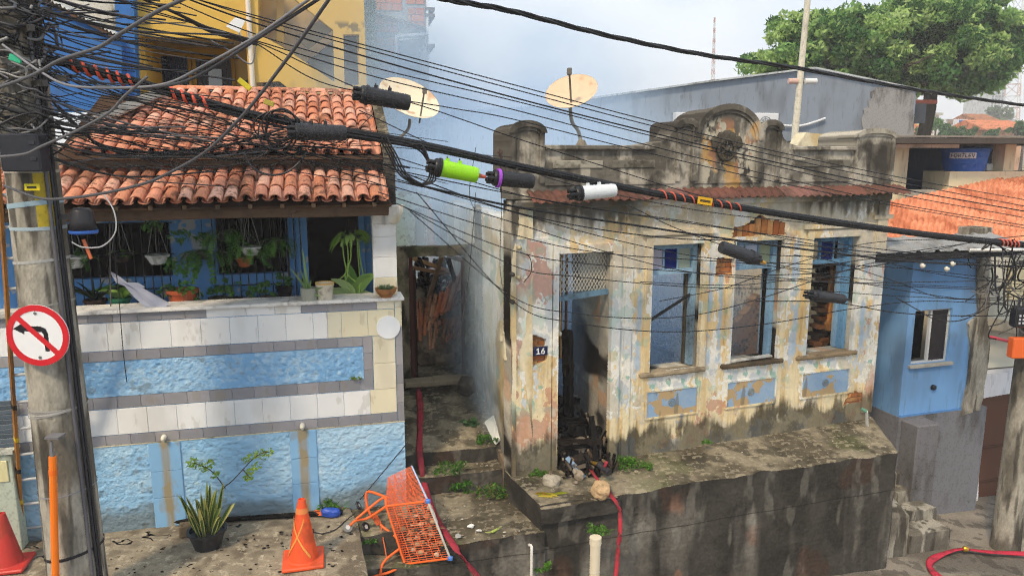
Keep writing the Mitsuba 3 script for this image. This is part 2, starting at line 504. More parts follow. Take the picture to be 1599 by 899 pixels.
def f_stucco(p, n, uv):
    """Sky-blue coat on rough render, chalky where worn, stained at the foot."""
    a = fbm(p.x * 1.6, p.y * 1.6, p.z * 1.6, 5)
    r = fbm(p.x * 21, p.y * 21, p.z * 21, 4)
    c = mix(col3('93c0e2'), col3('aed0e6'), smoothstep(0.40, 0.64, a * 0.75 + r * 0.25))
    c = mix(c, mix(col3('82b2dc'), col3('9ec4e2'), smoothstep(0.45, 0.62, a * 0.5 + r * 0.5)), smoothstep(1.7, 1.95, p.z))
    c = mix(c, col3('cfdde0'), smoothstep(0.62, 0.74, r) * 0.25)
    c = mix(c, col3('5d6d78'), smoothstep(0.60, 0.72, fbm(p.x * 5 + 3, p.y * 5, p.z * 7, 4) * 0.7 + r * 0.3) * 0.55)
    c = mix(c, col3('6b6a5c'), (1 - smoothstep(0.05, 0.32, p.z + (a - 0.5) * 0.8)) * 0.7)
    return c


def f_pole(p, n, uv):
    m = fbm(p.x * 5, p.y * 5, p.z * 1.6, 5)
    g = fbm(p.x * 45, p.y * 45, p.z * 20, 3)
    c = mix(col3('6f6a60'), col3('a9a497'), smoothstep(0.38, 0.62, m))
    c = mix(c, col3('3d3a35'), smoothstep(0.50, 0.64, fbm(p.x * 9 + 3, p.y * 9, p.z * 1.1 + 5, 5)) * 0.75)
    return c * (0.7 + 0.55 * g)


scene['facade_paint'] = two(bump(prin(proc(f_facade), 0.88, spec=0.2), f_facade_h, 0.010, 4e-3))
scene['old_plaster'] = two(bump(prin(proc(f_plaster), 0.9, spec=0.15), f_fine, 0.008))
scene['concrete'] = two(bump(prin(proc(f_concrete), 0.92, spec=0.15), f_rough, 0.022))
scene['dirt_ground'] = two(bump(prin(proc(f_ground), 0.95, spec=0.1), f_fine, 0.02))
scene['asphalt'] = two(bump(prin(proc(f_street), 0.9, spec=0.2), f_fine, 0.012))
scene['stucco'] = two(bump(prin(proc(f_stucco), 0.85, spec=0.2), f_rough, 0.028))
scene['pole_concrete'] = two(bump(prin(proc(f_pole), 0.9, spec=0.15), f_fine, 0.012))

# ================================================================ the setting: ground
def street_z(x):
    return -1.37 - 0.06 * x


def grid_sheet(key, x0, x1, y0, y1, nx, ny, zf, bsdf, col='808080', amp=0.0, fq=1.0, smooth=True, **k):
    xs, ys = np.linspace(x0, x1, nx + 1), np.linspace(y0, y1, ny + 1)
    X, Y = np.meshgrid(xs, ys)
    Z = zf(X, Y)
    if amp:
        Z = Z + amp * (meshkit.fbm(np.stack([X * fq, Y * fq, X * 0], -1), 4, 3) - 0.5)
    v = np.stack([X, Y, Z], -1).reshape(-1, 3)
    i, j = np.meshgrid(np.arange(ny), np.arange(nx), indexing='ij')
    q = np.stack([i * (nx + 1) + j, i * (nx + 1) + j + 1, (i + 1) * (nx + 1) + j + 1, (i + 1) * (nx + 1) + j], -1).reshape(-1, 4)
    m = M(col=col)
    m.add(v, q)
    return m.put(key, bsdf, smooth=smooth, **k)


grid_sheet('street', -60, 60, -20, 60, 240, 160, lambda X, Y: street_z(np.clip(X, -14, 16)), 'asphalt', amp=0.05, fq=0.6, kind='structure')
grid_sheet('ground', -500, 500, -100, 800, 20, 20, lambda X, Y: 0 * X - 3.2, 'dirt_ground', kind='structure')
grid_sheet('hill', -150, 330, 62, 420, 40, 40, lambda X, Y: np.clip((Y - 62) / 58.0, 0, 1) ** 1.2 * 8.0 - 3.0 + np.clip(Y - 120, 0, 300) * 0.03, 'dirt_ground', amp=3, fq=0.03, kind='structure')


def lump(poly, ztop, zbot, cell=0.09, amp=0.018, fq=4.0, edge=0.02, seed=3, fr=WORLD, roundr=0.03):
    """A worn solid over a ground polygon: gridded top and sides, pushed about by noise, arrises rounded off."""
    poly = sg.Polygon(poly)
    tri = trimesh.creation.extrude_polygon(poly, 1.0, engine='earcut')
    n = max(2, int(math.ceil(math.log2(max(poly.length / 4, 0.3) / cell))))
    m = tri.copy()
    v, f = trimesh.remesh.subdivide_to_size(m.vertices, m.faces, max(cell * 1.6, poly.length / 400))
    m = trimesh.Trimesh(v, f, process=True)
    v = m.vertices.copy()
    zt = np.array([ztop(x, y) if callable(ztop) else ztop for x, y in v[:, :2]])
    t = v[:, 2].copy()
    v[:, 2] = zbot + (zt - zbot) * t
    ring = np.array(poly.exterior.coords)
    d = shapely.distance(shapely.points(v[:, :2]), poly.exterior)
    n1 = meshkit.fbm(v * fq, 4, seed) - 0.5
    n2 = meshkit.fbm(v * fq + 37, 4, seed + 5) - 0.5
    n3 = meshkit.fbm(v * fq + 71, 4, seed + 9) - 0.5
    near = np.clip(1 - d / 0.05, 0, 1)
    v[:, 2] += np.where(t > 0.999, n1 * amp * 2 - near * roundr * (0.5 + n2 * 3), 0)
    v[:, 0] += near * n2 * edge * 2
    v[:, 1] += near * n3 * edge * 2
    return trimesh.Trimesh(fr.w(v), m.faces, process=False)


def put_mesh(key, mesh, bsdf, col='808080', smooth=False, **k):
    m = M(col=col)
    m.tm(mesh, world=True)
    return m.put(key, bsdf, smooth=smooth, **k)


put_mesh('pavement', lump([(-9.5, 6.9), (-1.35, 6.9), (-2.15, 9.55), (-2.55, 10.4), (-9.5, 8.75)], 0.0, -2.0, 0.08, 0.02, 3, 0.02), 'dirt_ground', kind='structure')
# landing in front of the alley, its steps down to the street, the steps up to the gate
PA = Fr(-1.5, 10.24, 12)
put_mesh('landing', lump([(-0.95, 9.02), (0.45, 9.36), (0.40, 10.75), (-1.2, 10.6), (-2.5, 10.3), (-2.1, 9.28), (-0.99, 9.37)], -0.06, -2.0, 0.07, 0.025, 3, 0.03), 'concrete', kind='structure')
put_mesh('step', lump([(-2.05, 8.95), (-0.955, 9.07), (-0.99, 9.38), (-2.2, 9.3)], -0.36, -2.0, 0.07, 0.02, 3, 0.02), 'concrete', kind='structure')
put_mesh('step', lump([(-1.95, 8.55), (-0.98, 8.7), (-0.96, 9.08), (-2.1, 8.97)], -0.62, -2.0, 0.07, 0.02, 3, 0.02), 'concrete', kind='structure')
put_mesh('step', lump([(-1.85, 8.1), (-0.98, 8.3), (-0.98, 8.72), (-2.0, 8.57)], -0.88, -2.0, 0.07, 0.02, 3, 0.02), 'concrete', kind='structure')
put_mesh('step', lump([(-0.1, 0.20), (1.5, 0.22), (1.5, 1.0), (-0.1, 1.0)], 0.24, -0.6, 0.06, 0.03, 4, 0.03, fr=PA), 'concrete', kind='structure')
put_mesh('alley_path', lump([(-0.1, 0.56), (1.5, 0.58), (1.5, 9.0), (-0.3, 9.0)], lambda x, y: 0.47 + min(max(y - 0.56, 0), 2.2) * 0.2 + max(y - 2.8, 0) * 0.05, -0.6, 0.08, 0.035, 3, 0.03, fr=PA), 'concrete', kind='structure')

# ================================================================ the burned house
hz = lambda u: 0.33 + 0.035 * u
bh = thing('burned_house', 'burned-out old house with peeling paint, three empty windows and an arched parapet', 'house')
DOOR = rect(0.70, 1.56, -0.5, 3.62)
WIN = [(2.23, 3.10), (3.70, 4.60), (5.19, 6.14)]
WZ = (1.71, 3.67)
wall = rect(0, 6.72, -0.6, 4.38).difference(DOOR)
for a, b in WIN:
    wall = wall.difference(rect(a, b, *WZ))
patches = [bumpy([(3.62, 3.76), (4.62, 3.77), (4.58, 3.95), (4.35, 3.99), (4.1, 4.08), (3.95, 3.97), (3.66, 3.90)], 5, 0.02, 4),
           bumpy([(3.36, 3.14), (3.67, 3.17), (3.66, 3.42), (3.38, 3.44)], 5, 0.015, 5),
           bumpy([(0.12, 1.93), (0.52, 2.05), (0.49, 2.38), (0.38, 2.45), (0.2, 2.46), (0.12, 2.3)], 5, 0.02, 6),
           bumpy([(6.1, 0.72), (6.68, 0.8), (6.66, 1.0), (6.45, 0.93), (6.2, 0.95)], 5, 0.03, 9)]
skin = wall
for q in patches:
    skin = skin.difference(q)


def densify(mesh, size):
    v, f = trimesh.remesh.subdivide_to_size(mesh.vertices, mesh.faces, size)
    return trimesh.Trimesh(v, f, process=True)


core = M(H, '7a6a56')
core.prism(wall.buffer(-0.004), 0.032, 0.38)
core.put(bh + '__wall_core', 'burnt_plaster')
sk = M(H)
sk.prism(skin, 0.0, 0.03)
me = densify(sk.mesh(), 0.09)
me.vertices = me.vertices + (meshkit.fbm(me.vertices * 2.2, 4, 2)[:, None] - 0.5) * 0.045 * (-H.V)
FW = put_mesh(bh + '__wall', me, 'facade_paint', num=False)
# bricks showing where the render fell off
CB_ = ['b0764a', 'a86b42', 'bd8353', '9a5f3c', 'b98a5c']
for k in range(9):                                   # bricks set on end over the second window
    m = M(H)
    u0 = 3.60 + k * 0.115
    m.box(u0, u0 + 0.10, -0.004 + R.uniform(0, 0.012), 0.05, 3.70, 3.93 + R.uniform(0, 0.1) + (0.08 if 3 < k < 7 else 0), R.choice(CB_), 0.2)
    m.put(FW + '__brick', 'grimy')
for (ua, ub, za, zb) in ((3.34, 3.68, 3.13, 3.46), (0.1, 0.54, 1.92, 2.48), (6.08, 6.7, 0.7, 1.0)):
    z, row = za, 0
    while z < zb:
        u = ua - (0.1 if row % 2 else 0)
        while u < ub:
            a, b = max(u, ua), min(u + 0.2, ub)
            if b - a > 0.04:
                m = M(H)
                m.box(a + 0.005, b - 0.005, 0.008 + R.uniform(0, 0.014), 0.05, z + 0.004, min(z + 0.068, zb), R.choice(CB_), 0.2)
                m.put(FW + '__brick', 'grimy')
            u += 0.2
        z += 0.075
        row += 1
# raised trim: pilaster, surrounds, aprons, corner strip
tr = M(H)
tr.prism(rect(0.06, 0.60, 0.30, 3.85).difference(patches[2].buffer(0.01)), -0.035, 0.0)
tr.put(bh + '__pilaster', 'facade_paint')
tr = M(H)
tr.prism(rect(0.615, 0.70, 0.28, 3.74), -0.05, 0.06)
tr.prism(rect(1.56, 1.70, 0.35, 3.74), -0.045, 0.06)
tr.prism(rect(0.70, 1.56, 3.62, 3.74), -0.045, 0.06)
tr.prism(rect(1.78, 1.90, 0.35, 4.2), -0.03, 0.0)
tr.put(bh + '__door_surround', 'facade_paint')
tr = M(H)
tr.prism(rect(6.50, 6.72, 0.55, 4.3), -0.03, 0.0)
tr.prism(rect(6.40, 6.80, 3.95, 4.02), -0.05, 0.0)
tr.put(bh + '__corner_strip', 'facade_paint')
for i, (a, b) in enumerate(WIN):
    w = thing(bh + '__window', None, None)
    s = M(H)
    s.prism(rect(a - 0.12, b + 0.12, 1.72, 3.80).difference(rect(a - 0.004, b + 0.004, 1.6, 3.68)).difference(patches[0].buffer(0.01)).difference(patches[1].buffer(0.01)), -0.04, 0.0)
    if i != 1:
        s.prism(rect(a - 0.20, b + 0.20, 3.83, 3.90), -0.07, 0.0)
    s.put(w + '__surround', 'facade_paint')
    s = M(H, ['a3947c', '6a5c4a', '8d7c64'][i])
    sl = rbox(b - a + 0.30, 0.22, 0.075, 0.02)
    sl = densify(sl, 0.08)
    sl.vertices = sl.vertices + (meshkit.fbm(sl.vertices * 9 + i, 3, i)[:, None] - 0.5) * 0.035
    sl.apply_translation([(a + b) / 2 - 0.02, 0.04, 1.675])
    s.tm(sl)
    s.put(w + '__sill', 'grimy')
    # timber frame set in the opening
    fc = ['8fb0c8', '86abc8', '6f9ec2'][i]
    s = M(H, fc)
    d0, d1 = 0.14, 0.24
    s.box(a + 0.002, a + 0.05, d0, d1, 1.72, 3.66, jit=0.1)
    s.box(b - 0.075, b - 0.002, d0 - 0.02, d1, 1.72, 3.66, jit=0.1)
    s.box(b - 0.115, b - 0.078, d0 + 0.1, d1 + 0.05, 1.72, 3.28, ['5b5347', '201d1b', '86abc8'][i])
    s.box(a + 0.05, b - 0.075, d0, d1, 3.59, 3.66, jit=0.1)
    s.box(a + 0.05, b - 0.075, d0 - 0.01, d1, 3.20 if i < 2 else 3.22, 3.275, jit=0.1)
    n = 3
    uu = np.linspace(a + 0.05, b - 0.075, n + 1)
    for k in (1, 2):
        s.box(uu[k] - 0.012, uu[k] + 0.012, d0 + 0.02, d1 - 0.02, 3.275, 3.59)
    s.box(b - 0.072, b + 0.0, d1, 0.38, 1.72, 3.66, '8aa3b0', 0.1)
    s.put(w + '__frame', 'grimy')
    for k in range(3):
        cols = (['cfcbd8', '26357e', 'b9c4b4'], ['c8d6e6', 'd5dcea', 'b7c0a2'], ['c9a878', '2b3a78', 'd8c294'])[i]
        s = M(H, cols[k])
        if i == 2 and k != 1:
            continue
        s.box(uu[k] + 0.012, uu[k + 1] - 0.012, d0 + 0.045, d0 + 0.05, 3.28, 3.585)
        s.put(w + '__pane', 'leaf')
    # apron panel with its small rosette
    am = M(H)
    a2, b2 = a - 0.05, b + 0.04
    am.prism(rect(a2, b2, 0.95, 1.42).difference(rect(a2 + 0.03, b2 - 0.03, 0.98, 1.39)), -0.03, 0.0)
    am.put(w + '__apron_rim', 'facade_paint')
    am = M(H, '86a6c6')
    am.prism(bumpy([(a2 + 0.032, 0.982), (b2 - 0.032, 0.982), (b2 - 0.032, 1.388), (a2 + 0.032, 1.388)], 2, 0.0, i), -0.016, 0.0)
    am.put(w + '__apron', 'apron_paint')
    am = M(H, '7e8f9c')
    cu, cz = (a2 + b2) / 2, 1.19
    am.tube([H.pt(cu + 0.055 * math.cos(t), -0.02, cz + 0.055 * math.sin(t)) for t in np.linspace(0, 2 * math.pi, 19)[:-1]], 0.011, sides=6, close=True)
    am.tube([H.pt(cu + 0.022 * math.cos(t), -0.02, cz + 0.022 * math.sin(t)) for t in np.linspace(0, 2 * math.pi, 11)[:-1]], 0.011, sides=6, close=True)
    am.put(w + '__rosette', 'matte', smooth=True)


def f_apron(p, n, uv):
    u, z = hu(p), p.z
    s = fbm(u * 4 + 2, z * 5, 3.0, 5)
    c = mix(col3('87a6c8'), col3('9db4c8'), fbm(u * 20, z * 20, 3.0, 3))
    c = mix(c, col3('b9a079'), smoothstep(0.54, 0.57, s + 0.25 * (fbm(u * 24, z * 24, 3.0, 5) - 0.5)))
    return mix(c, col3('6b675c'), smoothstep(0.62, 0.7, fbm(u * 8, z * 2, 9.0, 4)) * 0.6)


scene['apron_paint'] = two(prin(proc(f_apron), 0.88, spec=0.2))

# ---- parapet
def arc(cu, cz, ru, rz, a0, a1, n=14):
    return [(cu + ru * math.cos(math.radians(t)), cz + rz * math.sin(math.radians(t))) for t in np.linspace(a0, a1, n)]


prof = [(-0.03, 4.40), (-0.03, 5.30)] + arc(0.22, 5.30, 0.25, 0.14, 180, 0) + [(0.47, 5.12), (1.9, 5.13), (2.15, 5.17)] + arc(2.16, 5.42, 0.36, 0.25, 275, 340, 6) + [(2.56, 5.46)]
prof += arc(2.72, 5.40, 0.16, 0.11, 150, 30, 8) + [(2.90, 5.38)] + arc(3.47, 5.22, 0.58, 0.51, 168, 12, 22) + [(4.06, 5.38)] + arc(4.24, 5.38, 0.18, 0.13, 165, 15, 9)
prof += [(4.44, 5.33)] + arc(4.85, 5.36, 0.40, 0.22, 190, 262, 7) + [(4.95, 5.14), (5.90, 5.14), (5.91, 5.28)] + arc(6.31, 5.28, 0.42, 0.13, 180, 0) + [(6.73, 4.40)]
para = sg.Polygon(prof).buffer(0)
pm = M(H)
pm.prism(para, 0.0, 0.40)
me = densify(pm.mesh(), 0.10)
me.vertices = me.vertices + (meshkit.fbm(me.vertices * 3.0, 4, 8)[:, None] - 0.5) * 0.035 * (-H.V) + np.array([0, 0, 1.0]) * (meshkit.fbm(me.vertices * 4.0 + 9, 3, 8)[:, None] - 0.5) * 0.02
put_mesh(bh + '__parapet', me, 'facade_paint', num=False)
PP = bh + '__parapet'
for (a, b, zt, h, dp) in ((-0.03, 0.47, 5.30, 0.14, 0.75), (2.57, 2.90, 5.40, 0.11, 0.8), (2.88, 4.06, 5.22, 0.51, 0.85), (4.05, 4.43, 5.38, 0.13, 0.7), (5.90, 6.73, 5.28, 0.13, 0.85)):
    m = M(H)
    cu, ru = (a + b) / 2, (b - a) / 2
    m.prism(sg.Polygon([(a, 4.6)] + arc(cu, zt, ru * 0.98, h * 0.97, 180, 0, 18) + [(b, 4.6)]).buffer(0), 0.395, dp)
    m.put(PP + '__post', 'facade_paint')
    m = M(H)                                        # rounded moulding over the front edge
    ring = sg.Polygon(arc(cu, zt, ru + 0.03, h + 0.03, 180, 0, 22) + arc(cu, zt, ru - 0.055, max(h - 0.055, 0.03), 0, 180, 22)).buffer(0)
    m.prism(ring, -0.05, 0.0)
    ring = sg.Polygon(arc(cu, zt, ru + 0.0, h + 0.0, 180, 0, 22) + arc(cu, zt, ru - 0.10, max(h - 0.10, 0.02), 0, 180, 22)).buffer(0)
    m.prism(ring, -0.025, 0.0)
    m.put(PP + '__moulding', 'facade_paint')
    for e in (a, b - 0.07):                         # sunk panel: raised border either side
        m = M(H)
        m.prism(rect(e, e + 0.07, 4.62, zt), -0.03, 0.0)
        m.put(PP + '__border', 'facade_paint')
m = M(H)
for a, b in ((0.475, 2.2), (4.66, 5.895)):
    m.box(a, b, -0.06, 0.2, 5.075, 5.14, bev=0.015)
m.box(0.48, 2.56, -0.02, 0.0, 4.585, 4.62)
m.box(2.9, 4.05, -0.02, 0.0, 4.585, 4.62)
m.box(4.44, 5.89, -0.02, 0.0, 4.585, 4.62)
m.box(-0.03, 6.73, -0.07, 0.0, 4.40, 4.47, bev=0.01)
m.put(PP + '__ledge', 'facade_paint')
for a, b, w in ((0.60, 1.37, 1), (1.52, 2.22, 0), (4.70, 5.22, 0), (5.35, 5.82, 0)):
    m = M(H, 'a9a597' if w else '7a766c')
    m.box(a, b, -0.018, 0.0, 4.82, 4.93, bev=0.006)
    m.put(PP + '__inset_panel', 'panel_grime')
scene['panel_grime'] = {'type': 'blendbsdf', 'weight': proc(f_soot), 'a': two(prin(VC, 0.9, spec=0.2)), 'b': ref('dirt_dark')}
# wheel ornament with its leaf crest
m = M(H, '57534b')
cu, cz = 3.43, 5.08
m.tube([H.pt(cu + 0.145 * math.cos(t), -0.03, cz + 0.15 * math.sin(t)) for t in np.linspace(0, 2 * math.pi, 25)[:-1]], 0.026, sides=7, close=True)
for k in range(6):
    t = math.pi / 6 + k * math.pi / 3
    m.tube([H.pt(cu + r_ * math.cos(t), -0.035, cz + r_ * math.sin(t)) for r_ in (0.0, 0.07, 0.14)], [0.024, 0.014, 0.020], sides=6)
m.lathe([(0, -0.03), (0.045, -0.02), (0.05, 0.02), (0, 0.05)], H.pt(cu, -0.03, cz), sides=12, axis=-H.V)
for s_, x_, z_ in ((-1, 0.09, 0.20), (1, 0.09, 0.20), (-1, 0.2, 0.14), (1, 0.2, 0.14), (0, 0.0, 0.24)):
    b_ = rock(0.075, int(x_ * 50) + 3 + s_, 1.2)
    b_.apply_transform(trimesh.transformations.scale_matrix(0.5, direction=[0, 1, 0]))
    b_.apply_translation([cu + s_ * x_, -0.02, cz + z_ - 0.03])
    m.tm(b_)
m.put(PP + '__wheel_ornament', 'grimy', smooth=True)
# corrugated red sheets over the cornice, some bent
for k in range(8):
    a = 0.20 + k * 0.832
    n_ = 24
    v, f = [], []
    dr_ = 0.30 + R.uniform(-0.05, 0.03)
    dz = R.uniform(0.0, 0.03)
    for i in range(n_ + 1):
        u_ = a + 0.85 * i / n_
        zz = 0.016 * math.sin(i * math.pi / 2)
        lip = R.uniform(-0.012, 0.012)
        for (d_, z_) in ((-0.02, 4.515), (-0.16, 4.470), (-dr_ + lip, 4.405 - dz - 0.02 * meshkit.noise(np.array([[u_ * 4.0, k, 1.0]]))[0])):
            v.append((u_, d_, z_ + zz + 0.004 * (k % 2)))
    for i in range(n_):
        for j in range(2):
            f.append((i * 3 + j, i * 3 + j + 1, i * 3 + j + 4, i * 3 + j + 3))
    v = np.array(v)
    nv = len(v)
    m = M(H, ['7a554b', '6b4b43', '83605a'][k % 3])
    m.add(np.vstack([v, v - [0, 0, 0.006]]), np.array(f + [(b + nv, a_ + nv, d_ + nv, c_ + nv) for a_, b, c_, d_ in f]), jit=0.1)
    m.put(bh + '__roofing_sheet', 'terracotta')
m = M(H)
m.box(0.02, 6.70, -0.10, 0.0, 4.27, 4.385, bev=0.02)
m.put(bh + '__cornice', 'facade_paint')

# ---- side wall of the burned house along the alley, and its inside walls
SW = Fr(0.0, 10.25, 102)
ragged = [(0.0, -0.6), (8.7, -0.6), (8.7, 3.5), (8.2, 3.85), (7.6, 3.8), (6.4, 4.02), (5.6, 3.92), (4.6, 4.0), (4.0, 3.95), (3.4, 4.08), (2.75, 4.05), (2.2, 3.98), (1.9, 4.1), (1.2, 4.04), (0.5, 4.15), (0.3, 4.36), (0.0, 4.37)]
m = M(SW)
m.prism(bumpy(ragged, 6, 0.02, 3), -0.30, 0.0)
me = densify(m.mesh(), 0.15)
me.vertices = me.vertices + (meshkit.fbm(me.vertices * 2, 4, 2)[:, None] - 0.5) * 0.05 * SW.V
SWK = put_mesh(bh + '__side_wall', me, 'old_plaster', num=False)
m = M(SW, '5c5648')
m.prism(bumpy([(2.42, 0.5), (2.78, 0.5), (2.74, 4.0), (2.62, 4.16), (2.5, 4.1)], 8, 0.012, 3), 0.0, 0.09)
m.put(SWK + '__buttress', 'concrete')
m = M(SW, 'c9bfa6')                                   # plaster relief on the corner
m.prism(bumpy([(0.25, 2.05), (0.62, 2.05), (0.58, 2.32), (0.44, 2.6), (0.32, 2.4)], 5, 0.02, 3), 0.0, 0.06)
m.prism(bumpy([(0.36, 2.3), (0.52, 2.3), (0.48, 2.55), (0.42, 2.62)], 4, 0.015, 5), 0.06, 0.10)
m.put(SWK + '__relief', 'old_plaster')
m = M(SW)                                             # hidden corner return under the parapet
m.prism(rect(0.02, 0.42, 4.36, 5.2), -0.25, 0.0)
m.put(bh + '__corner_block', 'facade_paint')


def ruin_wall(fr, pts, d0, d1, bsdf, key, col='cfc5a8', seed=1, n=7, amp=0.03):
    m = M(fr, col)
    m.prism(bumpy(pts, n, amp, seed), d0, d1)
    return m.put(key, bsdf)


PV = Fr(*H.pt(1.62, 0, 0)[:2], 19.5 + 90)             # partition right of the doorway
ruin_wall(PV, [(0.385, 0.2), (1.5, 0.2), (1.55, 2.2), (1.5, 2.7), (1.58, 3.3), (1.5, 3.9), (0.385, 4.1)], -0.13, 0.0, 'burnt_plaster', bh + '__partition', seed=4)
PR = Fr(*H.pt(6.36, 0, 0)[:2], 19.5 + 90)
ruin_wall(PR, [(0.385, 0.2), (9.0, 0.2), (9.0, 3.2), (6.8, 3.5), (4.5, 3.8), (2.5, 4.0), (0.385, 4.2)], -0.34, 0.0, 'burnt_orange', bh + '__party_wall', 'e0c596', seed=5)
ruin_wall(H, [(1.0, 0.2), (6.3, 0.2), (6.3, 2.4), (5.2, 2.6), (4.5, 2.1), (3.6, 1.7), (2.6, 2.3), (1.5, 2.5), (1.0, 2.9)], 8.6, 8.9, 'burnt_plaster', bh + '__back_wall', seed=6)
ruin_wall(H, [(2.6, 0.2), (3.7, 0.2), (3.7, 1.9), (3.45, 2.5), (3.1, 2.1), (2.8, 1.6)], 5.2, 5.4, 'burnt_plaster', bh + '__inner_wall', seed=8)


def f_burnt(p, n, uv):
    a = p.x * 0.8 + p.y * 0.6
    s = fbm(a * 1.8, p.z * 1.1 + 3, 4.0, 5)
    f = fbm(p.x * 28, p.y * 28, p.z * 28, 3)
    c = mix(col3('a8a294'), col3('cfc8b6'), smoothstep(0.42, 0.6, fbm(a * 4, p.z * 2.5, 1.0, 4)))
    c = mix(c, col3('c08a58'), smoothstep(0.56, 0.64, fbm(a * 2.3 + 8, p.z * 1.9, 8.0, 4)) * 0.5)
    c = mix(c, col3('191716'), smoothstep(0.52, 0.60, s) * 0.95)
    c = mix(c, col3('3e3a36'), smoothstep(0.55, 0.68, fbm(a * 9, p.z * 1.0, 3.0, 4)) * 0.5)
    return c * (0.8 + 0.4 * f)


scene['burnt_plaster'] = two(bump(prin(proc(f_burnt), 0.92, spec=0.15), f_fine, 0.012))
a_, b_ = H.px(1146, 545, 2.0), H.px(1192, 462, 2.0)
ruin_wall(H, [(a_[0], 0.4), (b_[0], 0.4), (b_[0], b_[1] - 0.1), (b_[0] - 0.12, b_[1] + 0.05), ((a_[0] + b_[0]) / 2, b_[1] - 0.25), (a_[0] + 0.05, b_[1] - 0.5)], 2.0, 2.2, 'burnt_orange', bh + '__plaster_stub', 'e09a50', 18)
# burnt brick stump behind the third window
uw, _ = H.px(1302, 450, 0.62)
stump = bh + '__brick_stump'
z, row = 0.5, 0
while z < 3.62:
    wd = 0.40 + 0.10 * math.sin(z * 5) + R.uniform(-0.05, 0.05) - (0.22 if z > 3.1 else 0)
    u = uw - wd / 2 - (0.09 if row % 2 else 0)
    while u < uw + wd / 2 - 0.05:
        b = min(u + R.uniform(0.17, 0.2), uw + wd / 2)
        m = M(H)
        m.box(u + 0.006, b, 0.62 + R.uniform(-0.02, 0.02), 0.86, z + 0.005, z + 0.071, R.choice(['2a2420', '1d1a18', '5a4334', '7a5237', '2f2723']), 0.3)
        m.put(stump + '__brick', 'grimy')
        u = b + 0.006
    z += 0.076
    row += 1
m = M(H, 'c48a4e')
m.prism(bumpy([(uw - 0.12, 1.95), (uw + 0.12, 1.9), (uw + 0.13, 2.4), (uw + 0.05, 2.95), (uw - 0.12, 3.0), (uw - 0.1, 2.4)], 6, 0.03, 7), 0.57, 0.63)
m.put(stump + '__plaster', 'burnt_orange')
scene['burnt_orange'] = {'type': 'blendbsdf', 'weight': proc(f_soot), 'a': two(prin(VC, 0.9)), 'b': ref('dirt_dark')}
m = M(H, '141211')
for q in ((uw + 0.17, 0.55, 0.4, uw + 0.2, 0.56, 3.2), (uw - 0.25, 0.5, 1.5, uw + 0.3, 0.48, 2.0)):
    m.obox(H.pt(*q[:3]), H.pt(*q[3:]), 0.09, 0.1)
m.put(bh + '__charred_post', 'grimy')
# door: mesh transom, bar, jamb posts
m = M(H, 'c9c3b4')
nx, nz, a, b, z0, z1 = 15, 12, 0.72, 1.54, 3.02, 3.60
for i in range(nx):
    for j in range(nz):
        u_, z_ = a + (b - a) * i / nx, z0 + (z1 - z0) * j / nz
        du_, dz_ = (b - a) / nx, (z1 - z0) / nz
        o_ = 0.5 * du_ * (j % 2)
        for (p, q) in (((u_ + o_, z_), (u_ + o_ + du_ / 2, z_ + dz_)), ((u_ + o_ + du_, z_), (u_ + o_ + du_ / 2, z_ + dz_))):
            m.obox(H.pt(p[0], 0.16, p[1]), H.pt(q[0], 0.16, q[1]), 0.010, 0.008)
m.put(bh + '__transom_mesh', 'matte')
m = M(H, '7395ac')
m.obox(H.pt(0.70, 0.13, 2.93), H.pt(1.56, 0.13, 3.00), 0.07, 0.075)
m.put(bh + '__transom_bar', 'grimy')
m = M(H, '9a7d5a')
m.box(0.98, 1.015, 0.55, 0.60, 1.9, 3.6)
m.box(1.07, 1.10, 0.55, 0.59, 1.6, 3.6, '6b4f38')
m.put(bh + '__door_post', 'grimy')
m = M(H, 'd6cfc0')                                     # lamp cord with a switch
m.tube([H.pt(0.79, 0.1, 3.55), H.pt(0.785, 0.1, 3.0), H.pt(0.78, 0.1, 2.45)], 0.006, sides=5)
m.lathe([(0, 0), (0.03, 0.01), (0.03, 0.06), (0, 0.07)], H.pt(0.78, 0.1, 2.38), sides=8)
m.put(bh + '__pull_cord', 'matte', smooth=True)
# house number
m = M(H, '1d2447')
m.box(0.31, 0.53, -0.05, -0.036, 2.155, 2.29, bev=0.004)
m.put(bh + '__number_plate', 'satin')


def text3(fr, text, h, u, d, z, col, bold=True, depth=0.003, yaw_flip=False, center=False):
    t = meshkit.text_mesh(text, h, depth, bold)
    v = t.vertices.copy()
    if center:
        v[:, 0] -= (v[:, 0].max() + v[:, 0].min()) / 2
    q = np.stack([u + v[:, 0], d - v[:, 2], z + v[:, 1]], 1)
    m = M(fr, col)
    m.add(q, t.faces)
    return m


text3(H, '16', 0.085, 0.42, -0.0505, 2.18, 'e8e8e4', center=True).put(bh + '__number_plate__number', 'satin')
for (px, py) in ((808, 386), (807, 432), (783, 428), (790, 470)):
    u_, z_ = H.px(px, py)
    m = M(H, 'b9ac8a' if px > 800 else '4a463f')
    m.lathe([(0.0, 0), (0.03, 0.0), (0.035, 0.03), (0.02, 0.045), (0.035, 0.06), (0.02, 0.09), (0, 0.09)], H.pt(max(u_, -0.02), -0.03, z_), sides=10, axis=-H.V)
    m.put(bh + '__insulator', 'satin', smooth=True)
m = M(H, '2b2826')                                     # wire loop between the insulators
m.tube(spline([H.pt(0.08, -0.1, 3.68), H.pt(0.22, -0.12, 3.6), H.pt(0.24, -0.12, 3.4), H.pt(0.14, -0.1, 3.25)]), 0.006, sides=5)
m.put(bh + '__service_wire', 'matte', smooth=True)

